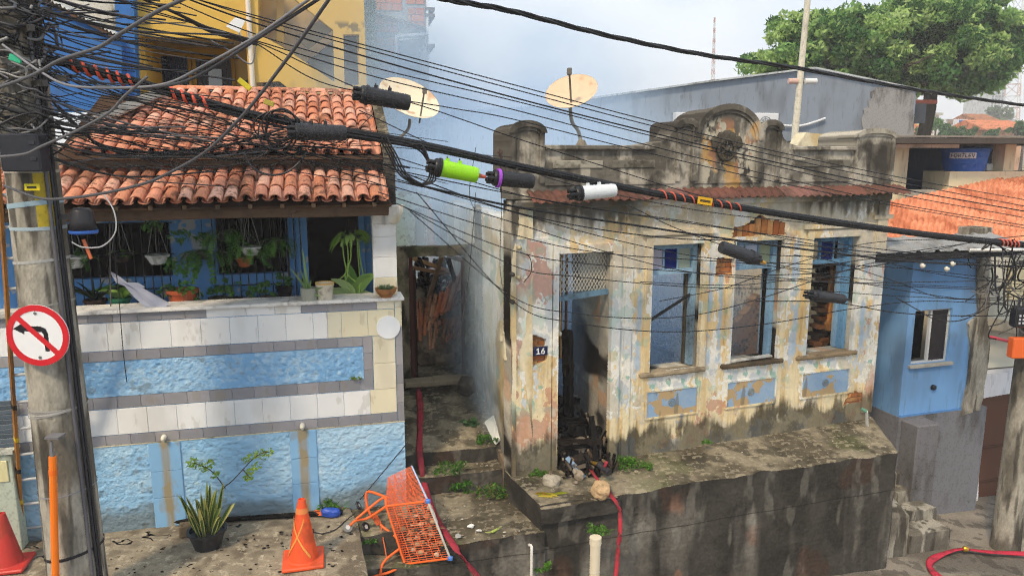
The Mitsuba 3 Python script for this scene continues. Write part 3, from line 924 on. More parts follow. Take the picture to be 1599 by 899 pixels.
# ---- the terrace it stands on
tz = lambda x, y: 0.30 + max(0.0, (y + 1.0)) * (0.04 + 0.012 * x)
tk = thing('terrace_wall', 'tall dark stained concrete retaining terrace under the burned house', 'retaining wall')
me = lump([(0.09, -0.93), (2.0, -0.98), (4.2, -1.04), (6.20, -1.10), (6.28, -1.04), (6.82, 0.02), (6.82, 0.30), (-0.02, 0.30), (-0.02, -0.02)], tz, -2.6, 0.06, 0.02, 3, 0.025, 6, fr=H, roundr=0.035)
put_mesh(tk + '__block', me, 'concrete', num=False)
m = M(H)                                               # broken ledge at the left end
m.tm(lump([(0.06, -1.0), (1.25, -1.02), (1.22, -0.9), (0.08, -0.9)], 0.29, 0.06, 0.05, 0.02, 4, 0.03, 3, roundr=0.03))
m.put(tk + '__ledge', 'concrete')

# floor and rubble inside the house
put_mesh('house_floor', lump([(0.0, 0.30), (6.7, 0.30), (6.7, 9), (1.1, 9)], 0.42, -0.6, 0.25, 0.1, 1, 0.0, fr=H), 'rubble_soil', kind='structure')
scene['rubble_soil'] = {'type': 'blendbsdf', 'weight': proc(f_soot), 'a': two(prin('8c7c69', 0.95)), 'b': ref('dirt_dark')}


def heap(key, fr, cu, cd, ru, rd, h, seed, n=40, col='6b5f52', bsdf='rubble_soil', **k):
    g = np.linspace(-1, 1, n)
    X, Y = np.meshgrid(g, g)
    rr = np.sqrt(X ** 2 + Y ** 2)
    p = np.stack([X * 3, Y * 3, 0 * X + seed], -1)
    Z = np.clip(1 - rr ** 1.6, -0.25, 1) * h * (0.55 + 0.9 * meshkit.fbm(p, 5, seed)) + 0.25 * h * (meshkit.fbm(p * 5, 4, seed + 3) - 0.5)
    v = np.stack([cu + X * ru, cd + Y * rd, 0.42 + Z], -1).reshape(-1, 3)
    i, j = np.meshgrid(np.arange(n - 1), np.arange(n - 1), indexing='ij')
    q = np.stack([i * n + j, i * n + j + 1, (i + 1) * n + j + 1, (i + 1) * n + j], -1).reshape(-1, 4)
    m = M(fr, col)
    m.add(v, q)
    return m.put(key, bsdf, **k)


hk = thing('rubble_heap', 'grey heap of burnt rubble on the floor behind the house windows', 'rubble')
heap(hk + '__soil', H, 3.6, 5.6, 3.0, 3.4, 1.0, 5, 60)
rub = M(H)
for k in range(520):
    u_, d_ = R.uniform(0.9, 6.2), R.uniform(2.6, 8.3)
    b_ = rbox(R.uniform(0.06, 0.28), R.uniform(0.05, 0.2), R.uniform(0.03, 0.1), 0.01)
    b_.apply_transform(trimesh.transformations.euler_matrix(R.uniform(-0.9, 0.9), R.uniform(-0.9, 0.9), R.uniform(0, 3)))
    rr = math.hypot((u_ - 3.6) / 3.0, (d_ - 5.6) / 3.4)
    b_.apply_translation([u_, d_, 0.46 + max(0, 1 - rr ** 1.6) * 1.0 * R.uniform(0.75, 1.15)])
    rub.tm(b_, R.choice(['b98a62', 'c9bba2', '8a6a50', '3a3430', '24211f', 'a98060', 'd0c8b8']), jit=0.2)
rub.put(hk + '__brick_bits', 'matte', kind='stuff')
for k in range(16):
    u_, d_ = R.uniform(1.6, 6.0), R.uniform(2.8, 7.6)
    a_ = R.uniform(0, 3.14)
    ln = R.uniform(0.7, 1.6)
    tl = R.uniform(-0.35, 0.5)
    p0 = H.pt(u_ - ln * math.cos(a_) / 2, d_ - ln * math.sin(a_) / 2, 1.05 + R.uniform(0, 0.4))
    p1 = H.pt(u_ + ln * math.cos(a_) / 2, d_ + ln * math.sin(a_) / 2, 1.25 + tl)
    m = M(H, R.choice(['1a1816', '231f1c', '322a24', '54433a']))
    m.obox(p0, p1, 0.08, 0.10)
    m.put('charred_beam', 'grimy', 'charred roof beam lying across the rubble behind the windows', 'beam', 'charred beams lying in the rubble')
# fallen bar across the first window
m = M(H, '2c2c2e')
p0, p1 = H.pt(*(lambda a: (a[0], 0.17, a[1]))(H.px(1015, 500, 0.17))), H.pt(*(lambda a: (a[0], 0.17, a[1]))(H.px(1086, 454, 0.17)))
m.obox(p0, p1, 0.035, 0.035)
m.put('fallen_bar', 'grimy', 'dark bar fallen slantwise across the first window of the burned house', 'bar')
m = M(H, '151312')
u_, z_ = H.px(1207, 425, 0.27)
m.obox(H.pt(u_ - 0.03, 0.3, 1.72), H.pt(u_ + 0.03, 0.29, z_), 0.08, 0.09)
m.obox(H.pt(u_ - 0.12, 0.32, 1.72), H.pt(u_ - 0.04, 0.31, 2.5), 0.04, 0.05, '7d5c44')
m.put(bh + '__burnt_jamb', 'grimy')
m = M(H, 'e3ddd0')
m.obox(H.pt(3.72, 0.03, 1.735), H.pt(4.5, 0.0, 1.775), 0.10, 0.02)
m.put('broken_lath', 'grimy', 'pale splintered lath lying on the second window sill', 'lath')

# ---- things in the doorway
def plank(key, p0, p1, w, h, col, label, cat='plank', group=None, bsdf='grimy'):
    m = M(WORLD, col)
    p0, p1 = np.asarray(p0), np.asarray(p1)
    n = 5
    for k in range(n):                                  # a bar of slightly unequal lengths reads as split timber
        pass
    m.obox(p0, p1, w, h)
    me = densify(m.mesh(), max(w, h) * 0.9)
    me.vertices = me.vertices + (meshkit.fbm(me.vertices * 14, 3, 3)[:, None] - 0.5) * min(w, h) * 0.5
    q = M(WORLD, col)
    q.tm(me, world=True)
    return q.put(key, bsdf, label, cat, group)


plank('charred_plank', H.pt(1.19, -0.42, 0.33), H.pt(1.25, -0.05, 1.14), 0.075, 0.05, '1b1a1a', 'black charred plank standing upright in front of the doorway')
plank('charred_timber', H.pt(1.18, 0.62, 0.9), H.pt(1.10, 0.55, 2.35), 0.13, 0.14, '171514', 'burnt black doorpost stub standing inside the doorway')
plank('charred_timber', H.pt(0.75, 0.25, 1.02), H.pt(1.52, 0.6, 0.78), 0.11, 0.12, '191716', 'charred timber lying across the doorway rubble', group='charred timbers in the doorway')
plank('charred_timber', H.pt(0.74, 0.5, 1.3), H.pt(1.45, 0.9, 1.05), 0.10, 0.1, '1c1a18', 'charred timber lying across the doorway rubble', group='charred timbers in the doorway')
plank('charred_timber', H.pt(1.0, 0.1, 0.9), H.pt(1.5, 0.35, 0.72), 0.13, 0.13, '141312', 'charred timber lying across the doorway rubble', group='charred timbers in the doorway')
plank('charred_timber', H.pt(0.76, 0.05, 0.72), H.pt(1.4, 0.15, 0.45), 0.12, 0.04, '4a4038', 'wide brown scorched board sloping out of the doorway')
for k in range(9):
    a_ = R.uniform(-0.5, 0.5)
    u_, d_, z_ = R.uniform(0.9, 1.35), R.uniform(-0.2, 0.7), R.uniform(0.5, 0.95)
    ln = R.uniform(0.35, 0.75)
    plank('charred_lath', H.pt(u_ - ln / 2 * math.cos(a_), d_, z_ + R.uniform(-0.15, 0.15)), H.pt(u_ + ln / 2 * math.cos(a_), d_ + R.uniform(-0.3, 0.3), z_ + R.uniform(-0.15, 0.15)), R.uniform(0.05, 0.10), R.uniform(0.03, 0.06), R.choice(['1a1817', '241f1c', '3d332b', '151413']), 'charred lath in the jumble of burnt wood in the doorway', group='charred laths in the doorway')
plank('painted_lath', H.pt(0.80, -0.18, 0.60), H.pt(0.97, -0.42, 0.36), 0.075, 0.03, '8aa7c2', 'short board with a blue painted end in the doorway rubble')
dk = thing('doorway_rubble', 'pile of burnt rubble spilling out of the doorway', 'rubble')
heap(dk + '__soil', H, 1.14, 0.55, 0.46, 0.9, 0.42, 9, 36, col='2f2a26', bsdf='matte')
bits = M(H)
for k in range(360):
    d_ = R.uniform(-0.42, 1.2)
    u_ = R.uniform(0.76, 1.52)
    b_ = shard(R.uniform(0.015, 0.065), k, R.uniform(0.4, 0.8)) if k % 2 else rbox(R.uniform(0.12, 0.45), R.uniform(0.02, 0.06), R.uniform(0.015, 0.04), 0.005)
    b_.apply_transform(trimesh.transformations.euler_matrix(R.uniform(0, 3), R.uniform(0, 3), R.uniform(0, 3)))
    b_.apply_translation([u_, d_, (0.36 if d_ < -0.1 else 0.45 + 0.35 * (d_ + 0.1)) + R.uniform(0, 0.18)])
    bits.tm(b_, R.choice(['1e1c1b', '2a2725', '6d6458', '9a8f7e', '4a433c', '231f1d', '7d6a55', '1a1918', '332c28']), jit=0.2)
bits.put(dk + '__lumps', 'matte', kind='stuff')


def stone(key, pos, size, seed, col, label, cat='stone', flat=0.8, group=None, bsdf='grimy'):
    b = rock(size, seed, flat, 3) if size > 0.08 else shard(size, seed, flat)
    b.apply_transform(trimesh.transformations.euler_matrix(0, 0, seed))
    m = M(WORLD, col)
    b.vertices = b.vertices + np.asarray(pos) + [0, 0, size * flat * 0.55]
    m.tm(b, world=True)
    return m.put(key, bsdf, label, cat, group)


stone('stone', onz(861, 757, 0.32), 0.13, 3, 'b3aa99', 'pale grey stone on the terrace edge left of the doorway')
stone('stone', onz(903, 745, 0.35), 0.09, 5, 'a89a86', 'pointed stone in the rubble before the doorway')
stone('stone', onz(938, 772, 0.32), 0.15, 8, 'c9ab84', 'big sandy-orange stone on the terrace edge beside the red hose')
stone('stone', onz(905, 700, 0.6), 0.14, 11, '9a8d7b', 'grey lump of masonry on the doorway rubble')
for k in range(26):
    p = H.pt(R.uniform(0.3, 2.3), R.uniform(-0.85, -0.1), 0.0)
    stone('rubble_stone', [p[0], p[1], 0.32], R.uniform(0.012, 0.04), 20 + k, R.choice(['a09484', '8b7d6a', 'b9ae9b']), 'small broken stone strewn on the terrace by the doorway', group='stones strewn by the doorway')
for k in range(30):
    p = H.pt(R.uniform(2.6, 6.4), R.uniform(-0.9, -0.15), 0.0)
    stone('rubble_stone', [p[0], p[1], tz(R.uniform(4, 5), -0.5)], R.uniform(0.008, 0.02), 60 + k, R.choice(['b9b2a2', '958c7c', 'c4beb0']), 'small pale chip lying on the long terrace top', group='chips along the terrace top')

# ================================================================ the tiled blue house on the left
lh = thing('tiled_house', 'sky-blue house with white tiled veranda wall and orange clay tile roofs', 'house')
UL, UR = -4.6, 2.12
m = M(L)
m.prism(rect(UL, UR, -0.3, 3.0), 0.006, 0.22)
m.put(lh + '__wall', 'stucco')
LW = lh + '__wall'
# blocks of rough stucco, finely divided so that the render is uneven in outline
for (a, b, z0, z1, dp) in ((UL, 2.12, -0.3, 1.215, 0.0), (UL, 1.57, 1.89, 2.36, 0.0)):
    m = M(L)
    m.box(a, b, -0.015, 0.004, z0, z1)
    me = densify(m.mesh(), 0.045)
    me.vertices = me.vertices + (meshkit.fbm(me.vertices * 13, 4, 2)[:, None] - 0.5) * 0.024 * (-L.V)
    put_mesh(LW + '__stucco', me, 'stucco')
TW, TG, TY = ['e6e8e8', 'eaebea', 'e2e5e6', 'e8e9e6'], ['94949a', '8b8c93', '9a999e', '86878d'], ['e4dcbe', 'e0dac2', 'e6dfc6']


def tiles(us, zs, cols, stain=None, name='tile', fr=L, d0=-0.014, bs='glaze', holder=LW, gap=0.004):
    for i in range(len(us) - 1):
        for j in range(len(zs) - 1):
            c = R.choice(cols)
            if stain and stain(us[i], zs[j]):
                c = R.choice(TY)
            m = M(fr, c)
            m.box(us[i] + gap / 2, us[i + 1] - gap / 2, d0 + R.uniform(-0.002, 0.002), d0 + 0.02, zs[j] + gap / 2, zs[j + 1] - gap / 2, jit=0.025, bev=0.0025)
            m.put(holder + '__' + name, bs)


def steps(a, b, w):
    out = [a]
    while out[-1] + w < b - 0.06:
        out.append(out[-1] + w)
    return out + [b]


scene['glaze'] = {'type': 'blendbsdf', 'weight': proc(lambda p, n, uv: 0.16 * smoothstep(0.50, 0.72, fbm(p.x * 3.3 + 1, p.y * 3.3, p.z * 1.3, 5)) + 0.22 * smoothstep(0.62, 0.72, fbm(p.x * 11, p.y * 11, p.z * 5, 4))), 'a': two(prin(VC, 0.3, spec=0.4)), 'b': two(prin('8a7d5e', 0.8))}
stn = lambda u, z: u > 1.05
tiles(steps(-3.9, -0.45, 0.29), [2.88, 2.995], TG)
tiles([-0.45, 0.05, 0.42, 0.76], [2.88, 2.995], TW)
tiles([0.76, 1.12, 1.45, 1.78, 2.02], [2.88, 2.995], TG, lambda u, z: u > 1.7)
us = [-3.83, -3.47, -3.11, -2.75, -2.39, -2.02, -1.66, -1.27, -0.90, -0.53, -0.17, 0.19, 0.55, 0.91, 1.27, 1.65, 2.02]
us = us[:14] + [1.10, 1.29, 1.65, 2.02]
tiles(us, [2.505, 2.875], TW, stn)
tiles(steps(-3.9, 1.57, 0.285), [2.365, 2.5], TG)
tiles([1.57, 1.70], [1.76, 2.02, 2.26, 2.5], TG)
tiles([1.705, 2.02], [1.72, 2.10, 2.5], TY)
tiles([2.025, 2.125], [1.22, 1.5, 1.78, 2.06, 2.34, 2.62, 2.9, 2.995], TG, lambda u, z: z > 2.5)
tiles(steps(-3.9, 1.70, 0.285), [1.725, 1.885], TG)
tiles([-3.83 + 0.365 * k for k in range(16)] + [2.02], [1.362, 1.718], TW, lambda u, z: u > 1.6)
tiles(steps(-3.9, 2.02, 0.30), [1.222, 1.356], TG)
m = M(L, 'cfcab2')                                     # mortar edge over the stucco
m.box(UL, 2.125, -0.022, 0.004, 1.207, 1.221)
m.put(LW + '__mortar_line', 'grimy')
m = M(L, 'e6e6e2')
for a, b in ((UL, -1.5), (-1.497, 0.6), (0.603, 2.16)):
    m.box(a, b, -0.06, 0.42, 2.998, 3.042, jit=0.03, bev=0.006)
m.put(LW + '__coping', 'grimy')
for a, b in ((-1.29, -0.90), (0.52, 0.88)):
    for z0, z1 in ((-0.05, 0.42), (0.424, 0.80), (0.804, 1.205)):
        m = M(L, '86b4da')
        m.box(a, b, -0.035, -0.005, z0, z1, jit=0.05, bev=0.004)
        m.put(LW + '__pilaster_block', 'rust_run')


def f_run(p, n, uv):
    u = (p.x - float(L.o[0])) * float(L.U[0]) + (p.y - float(L.o[1])) * float(L.U[1])
    k = band(u, -1.14, -1.04, 0.03) + band(u, 0.64, 0.76, 0.03)
    return dr.clip(k * (0.35 + 0.75 * fbm(u * 20, p.z * 2.0, 3.0, 4)) + 0.35 * smoothstep(0.55, 0.7, fbm(u * 7, p.z * 4, 3.0, 4)), 0, 0.85)


scene['rust_run'] = {'type': 'blendbsdf', 'weight': proc(f_run), 'a': two(prin(VC, 0.8)), 'b': two(prin('a08a55', 0.9))}
for u_ in (-1.09, 0.70):
    m = M(L, 'd8d4c4')
    for r_, dd in ((0.028, -0.11), (0.036, -0.07)):
        m.tube([L.pt(u_, -0.015, 1.285), L.pt(u_, dd, 1.275)], r_, sides=10)
    m.put(LW + '__drain_spout', 'satin', smooth=True)
m = M(L, 'e9eef2')                                     # round plate at the corner
m.lathe([(0.0, 0.0), (0.155, 0.0), (0.165, 0.006), (0.165, 0.02), (0, 0.02)], L.pt(1.93, -0.014, 2.62), sides=32, axis=-L.V)
m.put('wall_mirror', 'gloss', 'round white disc fixed on the tiles at the corner of the veranda wall', 'disc', smooth=False)
# side wall on the alley, corner column
m = M(L)
m.prism(rect(UR - 0.14, UR, -0.3, 2.99), 0.22, 0.5)
m.prism(rect(UR - 0.14, UR, -0.3, 4.3), 0.5, 2.6)
m.prism(rect(UR - 0.14, UR, -0.3, 2.6), 2.6, 5.6)
m.put(lh + '__side_wall', 'old_plaster')
m = M(L, 'c9c9c4')
m.box(1.785, 2.075, 0.17, 0.37, 3.043, 4.22)
m.put(lh + '__column', 'matte')
tiles([1.77, 2.09], [3.045, 3.30, 3.59, 3.88, 4.06], TW, lambda u, z: z < 3.2, 'tile', L, 0.155, 'glaze', lh + '__column')
for zz in (3.045, 3.30, 3.59, 3.88):
    m = M(L, R.choice(TW))
    m.box(1.762, 1.782, 0.17, 0.37, zz + 0.004, zz + 0.28)
    m.put(lh + '__column__tile', 'glaze')
m = M(L, '4b4034')
m.prism(bumpy([(1.76, 4.062), (2.12, 4.062), (2.2, 4.3), (1.76, 4.3)], 4, 0.015, 3), 0.12, 0.36)
m.put(lh + '__column__broken_top', 'old_plaster')

# veranda: floor, back wall with window openings, grilles, door
m = M(L, '7d6a5a')
m.box(UL, 1.98, 0.22, 1.3, 1.95, 2.05)
m.put(lh + '__veranda_floor', 'grimy')
BD = 1.30
bw = rect(UL, 2.0, 2.05, 4.75)
ua = lambda px: L.px(px, 400, BD)[0]
W1 = rect(ua(60), ua(268), L.px(200, 434, BD)[1], 4.05)
W2 = rect(ua(338), ua(448), L.px(390, 428, BD)[1], 4.3)
DR = rect(ua(481), ua(562), 2.06, 4.25)
m = M(L, '6ba3dc')
m.prism(bw.difference(W1).difference(W2).difference(DR), BD, BD + 0.15)
m.put(lh + '__back_wall', 'flaked_blue')
scene['flaked_blue'] = {'type': 'blendbsdf', 'weight': proc(lambda p, n, uv: smoothstep(0.61, 0.63, fbm(p.x * 9, p.y * 9, p.z * 9, 5)) * 0.7), 'a': two(prin(VC, 0.8)), 'b': two(prin('cfc8b8', 0.9))}
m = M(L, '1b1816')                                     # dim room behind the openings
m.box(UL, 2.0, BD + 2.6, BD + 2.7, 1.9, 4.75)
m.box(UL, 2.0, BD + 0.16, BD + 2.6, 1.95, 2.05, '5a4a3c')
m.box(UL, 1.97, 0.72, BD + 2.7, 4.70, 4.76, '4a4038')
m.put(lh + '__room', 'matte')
m = M(L, '6ea3d8')
for q in (DR,):
    a, z0, b, z1 = q.bounds
    m.box(a - 0.16, a, BD - 0.04, BD + 0.0, z0, z1 + 0.05)
    m.box(b, b + 0.08, BD - 0.04, BD + 0.0, z0, z1 + 0.05)
m.put(lh + '__door_casing', 'flaked_blue')
for q in (W1, W2):
    a, z0, b, z1 = q.bounds
    g = thing(lh + '__window_grille', None, None)
    x = a - 0.02
    while x < b + 0.05:
        m = M(L, '20211f')
        m.tube([L.pt(x, BD - 0.10, 2.30), L.pt(x, BD - 0.10, z1)], 0.008, sides=5)
        m.put(g + '__bar', 'satin', smooth=True)
        x += 0.115
    m = M(L, '20211f')
    for zz in (2.42, 2.85, 3.1, 3.6, z1):
        m.tube([L.pt(a - 0.06, BD - 0.10, zz), L.pt(b + 0.06, BD - 0.10, zz)], 0.009, sides=5)
    for t in range(4):
        cx = a + (b - a) * (t + 0.5) / 4
        m.tube([L.pt(cx + 0.05 * math.cos(w), BD - 0.10, 2.97 + 0.05 * math.sin(w)) for w in np.linspace(0, 6.283, 13)[:-1]], 0.006, sides=5, close=True)
    m.put(g + '__rail', 'satin', smooth=True)
ub = ua(472)
m = M(L, '8d9aa2')                                     # hinged grille gate leaf standing open by the door
for k in range(4):
    m.tube([L.pt(ub - 0.28 + 0.09 * k, BD - 0.14, 2.1), L.pt(ub - 0.28 + 0.09 * k, BD - 0.14, 4.2)], 0.010, '1b1d1f', sides=5)
m.put(lh + '__gate_leaf', 'satin', smooth=True)

# ---- the roofs
def barrel(fr, p0, ax, side, nrm, length, r0, r1, th=0.014, seg=7, conc=False):
    """A clay barrel tile as (v, f): p0 lower end, along ax; half-round, tapering, with a thick lip."""
    ang = np.linspace(0.06, math.pi - 0.06, seg + 1)
    v = []
    for (t, r) in ((0, r0), (length, r1)):
        for rr in (r, r - th):
            for a in ang:
                v.append(p0 + ax * t + side * (rr * math.cos(a)) + nrm * ((rr * math.sin(a)) * (0.82 if not conc else -0.55)))
    n = seg + 1
    f = []
    for k in range(seg):
        f += [(k, k + 1, 2 * n + k + 1, 2 * n + k), (n + k + 1, n + k, 3 * n + k, 3 * n + k + 1), (k + 1, k, n + k, n + k + 1), (2 * n + k, 2 * n + k + 1, 3 * n + k + 1, 3 * n + k)]
    return np.array(v), np.array(f)


TC = ['d3967a', 'd9a189', 'cb8a6c', 'dcab94', 'c07d60', 'd0927a', 'c98a70']


def tile_roof(key, fr, u0, u1, pitch_u, d0, z0, slope, length, rows, cols=TC, left=None, r=0.082, bs='terracotta', wav=0.0):
    ln = math.hypot(1, slope)
    ax = fr.V * (1 / ln) + np.array([0, 0, slope / ln])
    nr = -fr.V * (slope / ln) + np.array([0, 0, 1 / ln])
    ex = length / rows
    n = int((u1 - u0) / pitch_u)
    pan = M(fr, 'a05a3c')
    for i in range(n + 1):
        for j in range(rows):
            u_ = u0 + i * pitch_u
            if left and left(u_, j):
                continue
            s = j * ex
            sag = wav * math.sin(u_ * 2.3 + 1) + wav * 0.5 * math.sin(u_ * 5.1)
            ju, js = R.uniform(-0.012, 0.012), R.uniform(-0.03, 0.03)
            p = fr.pt(u_ + ju, d0, z0 + sag) + ax * (s + js) + nr * 0.045
            tl = R.uniform(-0.035, 0.035)
            a2 = ax + fr.U * tl + nr * (-0.05 if rows > 3 else -0.035)
            a2 /= np.linalg.norm(a2)
            v, f = barrel(fr, p, a2, fr.U, nr, ex + 0.07, r * R.uniform(0.97, 1.05), r * 0.83)
            m = M(fr, R.choice(cols))
            m.add(v, f, world=True, jit=0.12)
            m.put(key + '__tile', bs)
            p = fr.pt(u_ + pitch_u / 2, d0 + 0.03, z0 + sag) + ax * s + nr * 0.05
            v, f = barrel(fr, p, ax, fr.U, nr, ex + 0.06, r * 0.85, r * 0.95, conc=True, seg=5)
            pan.add(v, f, R.choice(cols), world=True, jit=0.15)
    pan.put(key + '__channel_tiles', bs, kind='stuff')
    bd = M(fr, '4a3b30')
    e = fr.pt(0, d0, z0)
    q = [fr.pt(u0 - 0.05, d0 + 0.05, z0 - 0.05), fr.pt(u1 + 0.08, d0 + 0.05, z0 - 0.05)]
    q += [q[1] + ax * (length - 0.05), q[0] + ax * (length - 0.05)]
    q = np.array(q)
    bd.add(np.vstack([q, q - nr * 0.03]), np.array([[0, 1, 2, 3], [7, 6, 5, 4], [0, 4, 5, 1], [1, 5, 6, 2], [2, 6, 7, 3], [3, 7, 4, 0]]), world=True)
    bd.put(key + '__boarding', 'matte')


tile_roof(lh + '__porch_roof', L, -4.2, 1.92, 0.182, -0.36, 4.40, 0.37, 1.06, 3, r=0.084, wav=0.012)
m = M(L, '8f8378')                                     # strip of wall between the two roofs
m.box(UL, 1.97, 0.66, 0.78, 4.70, 5.02)
m.put(lh + '__upper_wall', 'grimy')
m = M(L, '5a4a3e')
m.box(-2.5, 1.95, 0.36, 0.40, 4.945, 4.995)
for k in range(13):
    m.box(-2.2 + 0.33 * k, -2.14 + 0.33 * k, 0.42, 0.66, 4.93, 4.99)
m.put(lh + '__upper_eave', 'grimy')
tile_roof(lh + '__main_roof', L, -2.16, 1.88, 0.187, 0.36, 5.01, 0.385, 2.75, 9, r=0.084, wav=0.02, left=lambda u, j: (u < -2.0 + 0.06 * j))
m = M(L, 'b9b4ab')                                     # grey fibre-cement sheets laid over the left edge
ln = math.hypot(1, 0.385)
for k in range(3):
    n_ = 12
    v, f = [], []
    for i in range(n_ + 1):
        w_ = (i / n_) * 0.36 + k * 0.30
        zz = 0.02 * math.sin(i * math.pi / 2 * 1.0)
        for s_ in (0.0, 0.6, 1.2):
            base = L.pt(-1.95 + 0.62 * s_ * 0.75 + w_ * 0.35, 1.15 + s_ * 1.0 + w_ * 0.2, 0)
            d_ = 1.15 + s_ + w_ * 0.2
            v.append(base + np.array([0, 0, 5.01 + 0.385 * (d_ - 0.36) + 0.17 + zz]))
    for i in range(n_):
        for j in range(2):
            f.append((i * 3 + j, i * 3 + j + 1, i * 3 + j + 4, i * 3 + j + 3))
    v = np.array(v)
    nv = len(v)
    m.add(np.vstack([v, v - [0, 0, 0.008]]), np.array(f + [(b + nv, a_ + nv, d_ + nv, c_ + nv) for a_, b, c_, d_ in f]), world=True, jit=0.1)
m.put(lh + '__roof_sheet', 'grimy')
m = M(L, 'b98a72')                                     # ridge tiles and mortar
for k in range(14):
    p = L.pt(-1.75 + 0.27 * k, 2.98, 6.05)
    v, f = barrel(L, p, L.U, -L.V, np.array([0, 0, 1.0]), 0.30, 0.085, 0.075)
    m.add(v, f, R.choice(TC), world=True, jit=0.15)
m.put(lh + '__ridge', 'terracotta')
m = M(L, '8f8c80')                                     # mossy verge wall on the right edge
m.prism(rect(1.96, 2.12, 4.2, 5.05), 0.40, 0.6)
q = [L.pt(1.96, 0.38, 4.98), L.pt(2.12, 0.38, 4.98), L.pt(2.12, 3.1, 6.10), L.pt(1.96, 3.1, 6.10)]
q = np.array(q)
m.add(np.vstack([q, q - [0, 0, 0.9]]), np.array([[0, 1, 2, 3], [7, 6, 5, 4], [0, 4, 5, 1], [1, 5, 6, 2], [2, 6, 7, 3], [3, 7, 4, 0]]), world=True)
m.put(lh + '__verge_wall', 'concrete')
m = M(L, '6b5848')                                     # eave beam and rafter ends
bm = rbox(6.5, 0.10, 0.14, 0.015)
bm = densify(bm, 0.12)
bm.vertices = bm.vertices + (meshkit.fbm(bm.vertices * np.array([2, 9, 9]), 4, 3)[:, None] - 0.5) * 0.04
bm.apply_translation([-1.28, -0.16, 4.27])
m.tm(bm)
m.put(lh + '__eave_beam', 'grimy')
m = M(L, '6b5a48')
for k in range(16):
    m.box(-4.1 + k * 0.39, -4.05 + k * 0.39, -0.32, 0.6, 4.33, 4.385)
m.put(lh + '__rafters', 'grimy', kind='stuff')

# ================================================================ the alley gate and what is behind
gt = thing('alley_gate', 'mossy grey concrete gateway with a rusty iron frame across the alley', 'gateway')
GD = 2.55
gu = lambda px, py=450: PA.px(px, py, GD)[0]
gzt, gzb = PA.px(685, 385, GD)[1], PA.px(685, 400, GD)[1]
x0, x1, x2, x3 = gu(618), gu(640), gu(726), gu(752)
for (a, b, z0, z1, nm) in ((x0 - 0.1, x1 - 0.02, 0.6, gzb, 'post'), (x2, x3, 0.6, gzb, 'post'), (x0 - 0.1, x3, gzb, gzt, 'lintel')):
    m = M(PA)
    m.box(a, b, GD, GD + 0.25, z0, z1)
    me = densify(m.mesh(), 0.07)
    me.vertices = me.vertices + (meshkit.fbm(me.vertices * 7, 4, 2) - 0.5)[:, None] * np.array([0.05, 0.05, 0.04 if nm == 'lintel' else 0.0])
    put_mesh(gt + '__' + nm, me, 'mossy')


def f_mossy(p, n, uv):
    a = fbm(p.x * 4, p.y * 4, p.z * 2.2, 5)
    c = mix(col3('37342c'), col3('7a7262'), smoothstep(0.42, 0.62, a))
    return mix(c, col3('454a2e'), smoothstep(0.52, 0.66, fbm(p.x * 6 + 3, p.y * 6, p.z * 5, 4)) * 0.6) * (0.7 + 0.6 * fbm(p.x * 40, p.y * 40, p.z * 40, 3))


scene['mossy'] = two(bump(prin(proc(f_mossy), 0.95, spec=0.1), f_fine, 0.015))
m = M(PA, '4a2a24')
m.box(x1 - 0.01, x1 + 0.06, GD + 0.02, GD + 0.08, 0.85, gzb - 0.005)
m.box(x2 - 0.06, x2 + 0.005, GD + 0.02, GD + 0.08, 0.85, gzb - 0.1)
m.box(x1 + 0.06, x1 + 0.12, GD + 0.12, GD + 0.17, 0.9, gzb - 0.25, '2f211d')
m.put(gt + '__iron_frame', 'grimy')
for px_, py_, w_, dl in ((658, 596, 0.62, 'left'), (704, 592, 0.66, 'right')):
    p = PA.px(px_, py_, GD - 0.1)
    m = M(PA, '8d8370')
    b_ = rbox(w_, 0.34, 0.10, 0.02)
    b_.vertices = b_.vertices + (meshkit.fbm(b_.vertices * 6 + px_, 3, 2)[:, None] - 0.5) * 0.03
    b_.apply_translation([p[0], GD - 0.12, p[1]])
    m.tm(b_)
    m.put('sill_slab', 'grimy', f'flat grey stone slab laid on the {dl} side of the gate threshold', 'slab')
p = aty(729, 601, 12.35)
stone('dark_stone', [p[0], p[1], p[2] - 0.10], 0.20, 14, '4f4a44', 'big dark grey stone lying before the right gate post')
# stacked clay roof tiles leaning behind the gate
sk_ = thing('roof_tile_stack', 'leaning stack of salvaged clay roof tiles behind the alley gate', 'tile stack')
ax = PA.V * 0.25 + np.array([0, 0, 1.0])
for row in range(3):
    for k in range(11):
        px0, py0 = [(716, 430), (700, 470), (715, 515)][row]
        px1, py1 = [(652, 520), (648, 500), (668, 535)][row]
        t = k / 10
        u_, z_ = PA.px(px0 + (px1 - px0) * t, py0 + (py1 - py0) * t - 8, GD + 1.1)
        lean = np.array([0.55 - 0.5 * t + R.uniform(-0.08, 0.08), 0.12, 0.8])
        a_ = PA.M @ (lean / np.linalg.norm(lean))
        sd = np.cross(a_, PA.V)
        sd /= np.linalg.norm(sd)
        v, f = barrel(PA, PA.pt(u_, GD + 0.9 + row * 0.1 + R.uniform(0, 0.2), z_ - 0.22), a_, PA.V, -sd, 0.50, 0.10, 0.082)
        m = M(PA, R.choice(['d08560', 'c87a52', 'd9926f', 'b06a4a', 'b88a68', 'cd9a78', '8d5a44']))
        m.add(v, f, world=True, jit=0.2)
        m.put(sk_ + '__tile', 'terracotta')
hk2 = thing('charred_heap', 'black charred heap beside the stacked roof tiles', 'rubble')
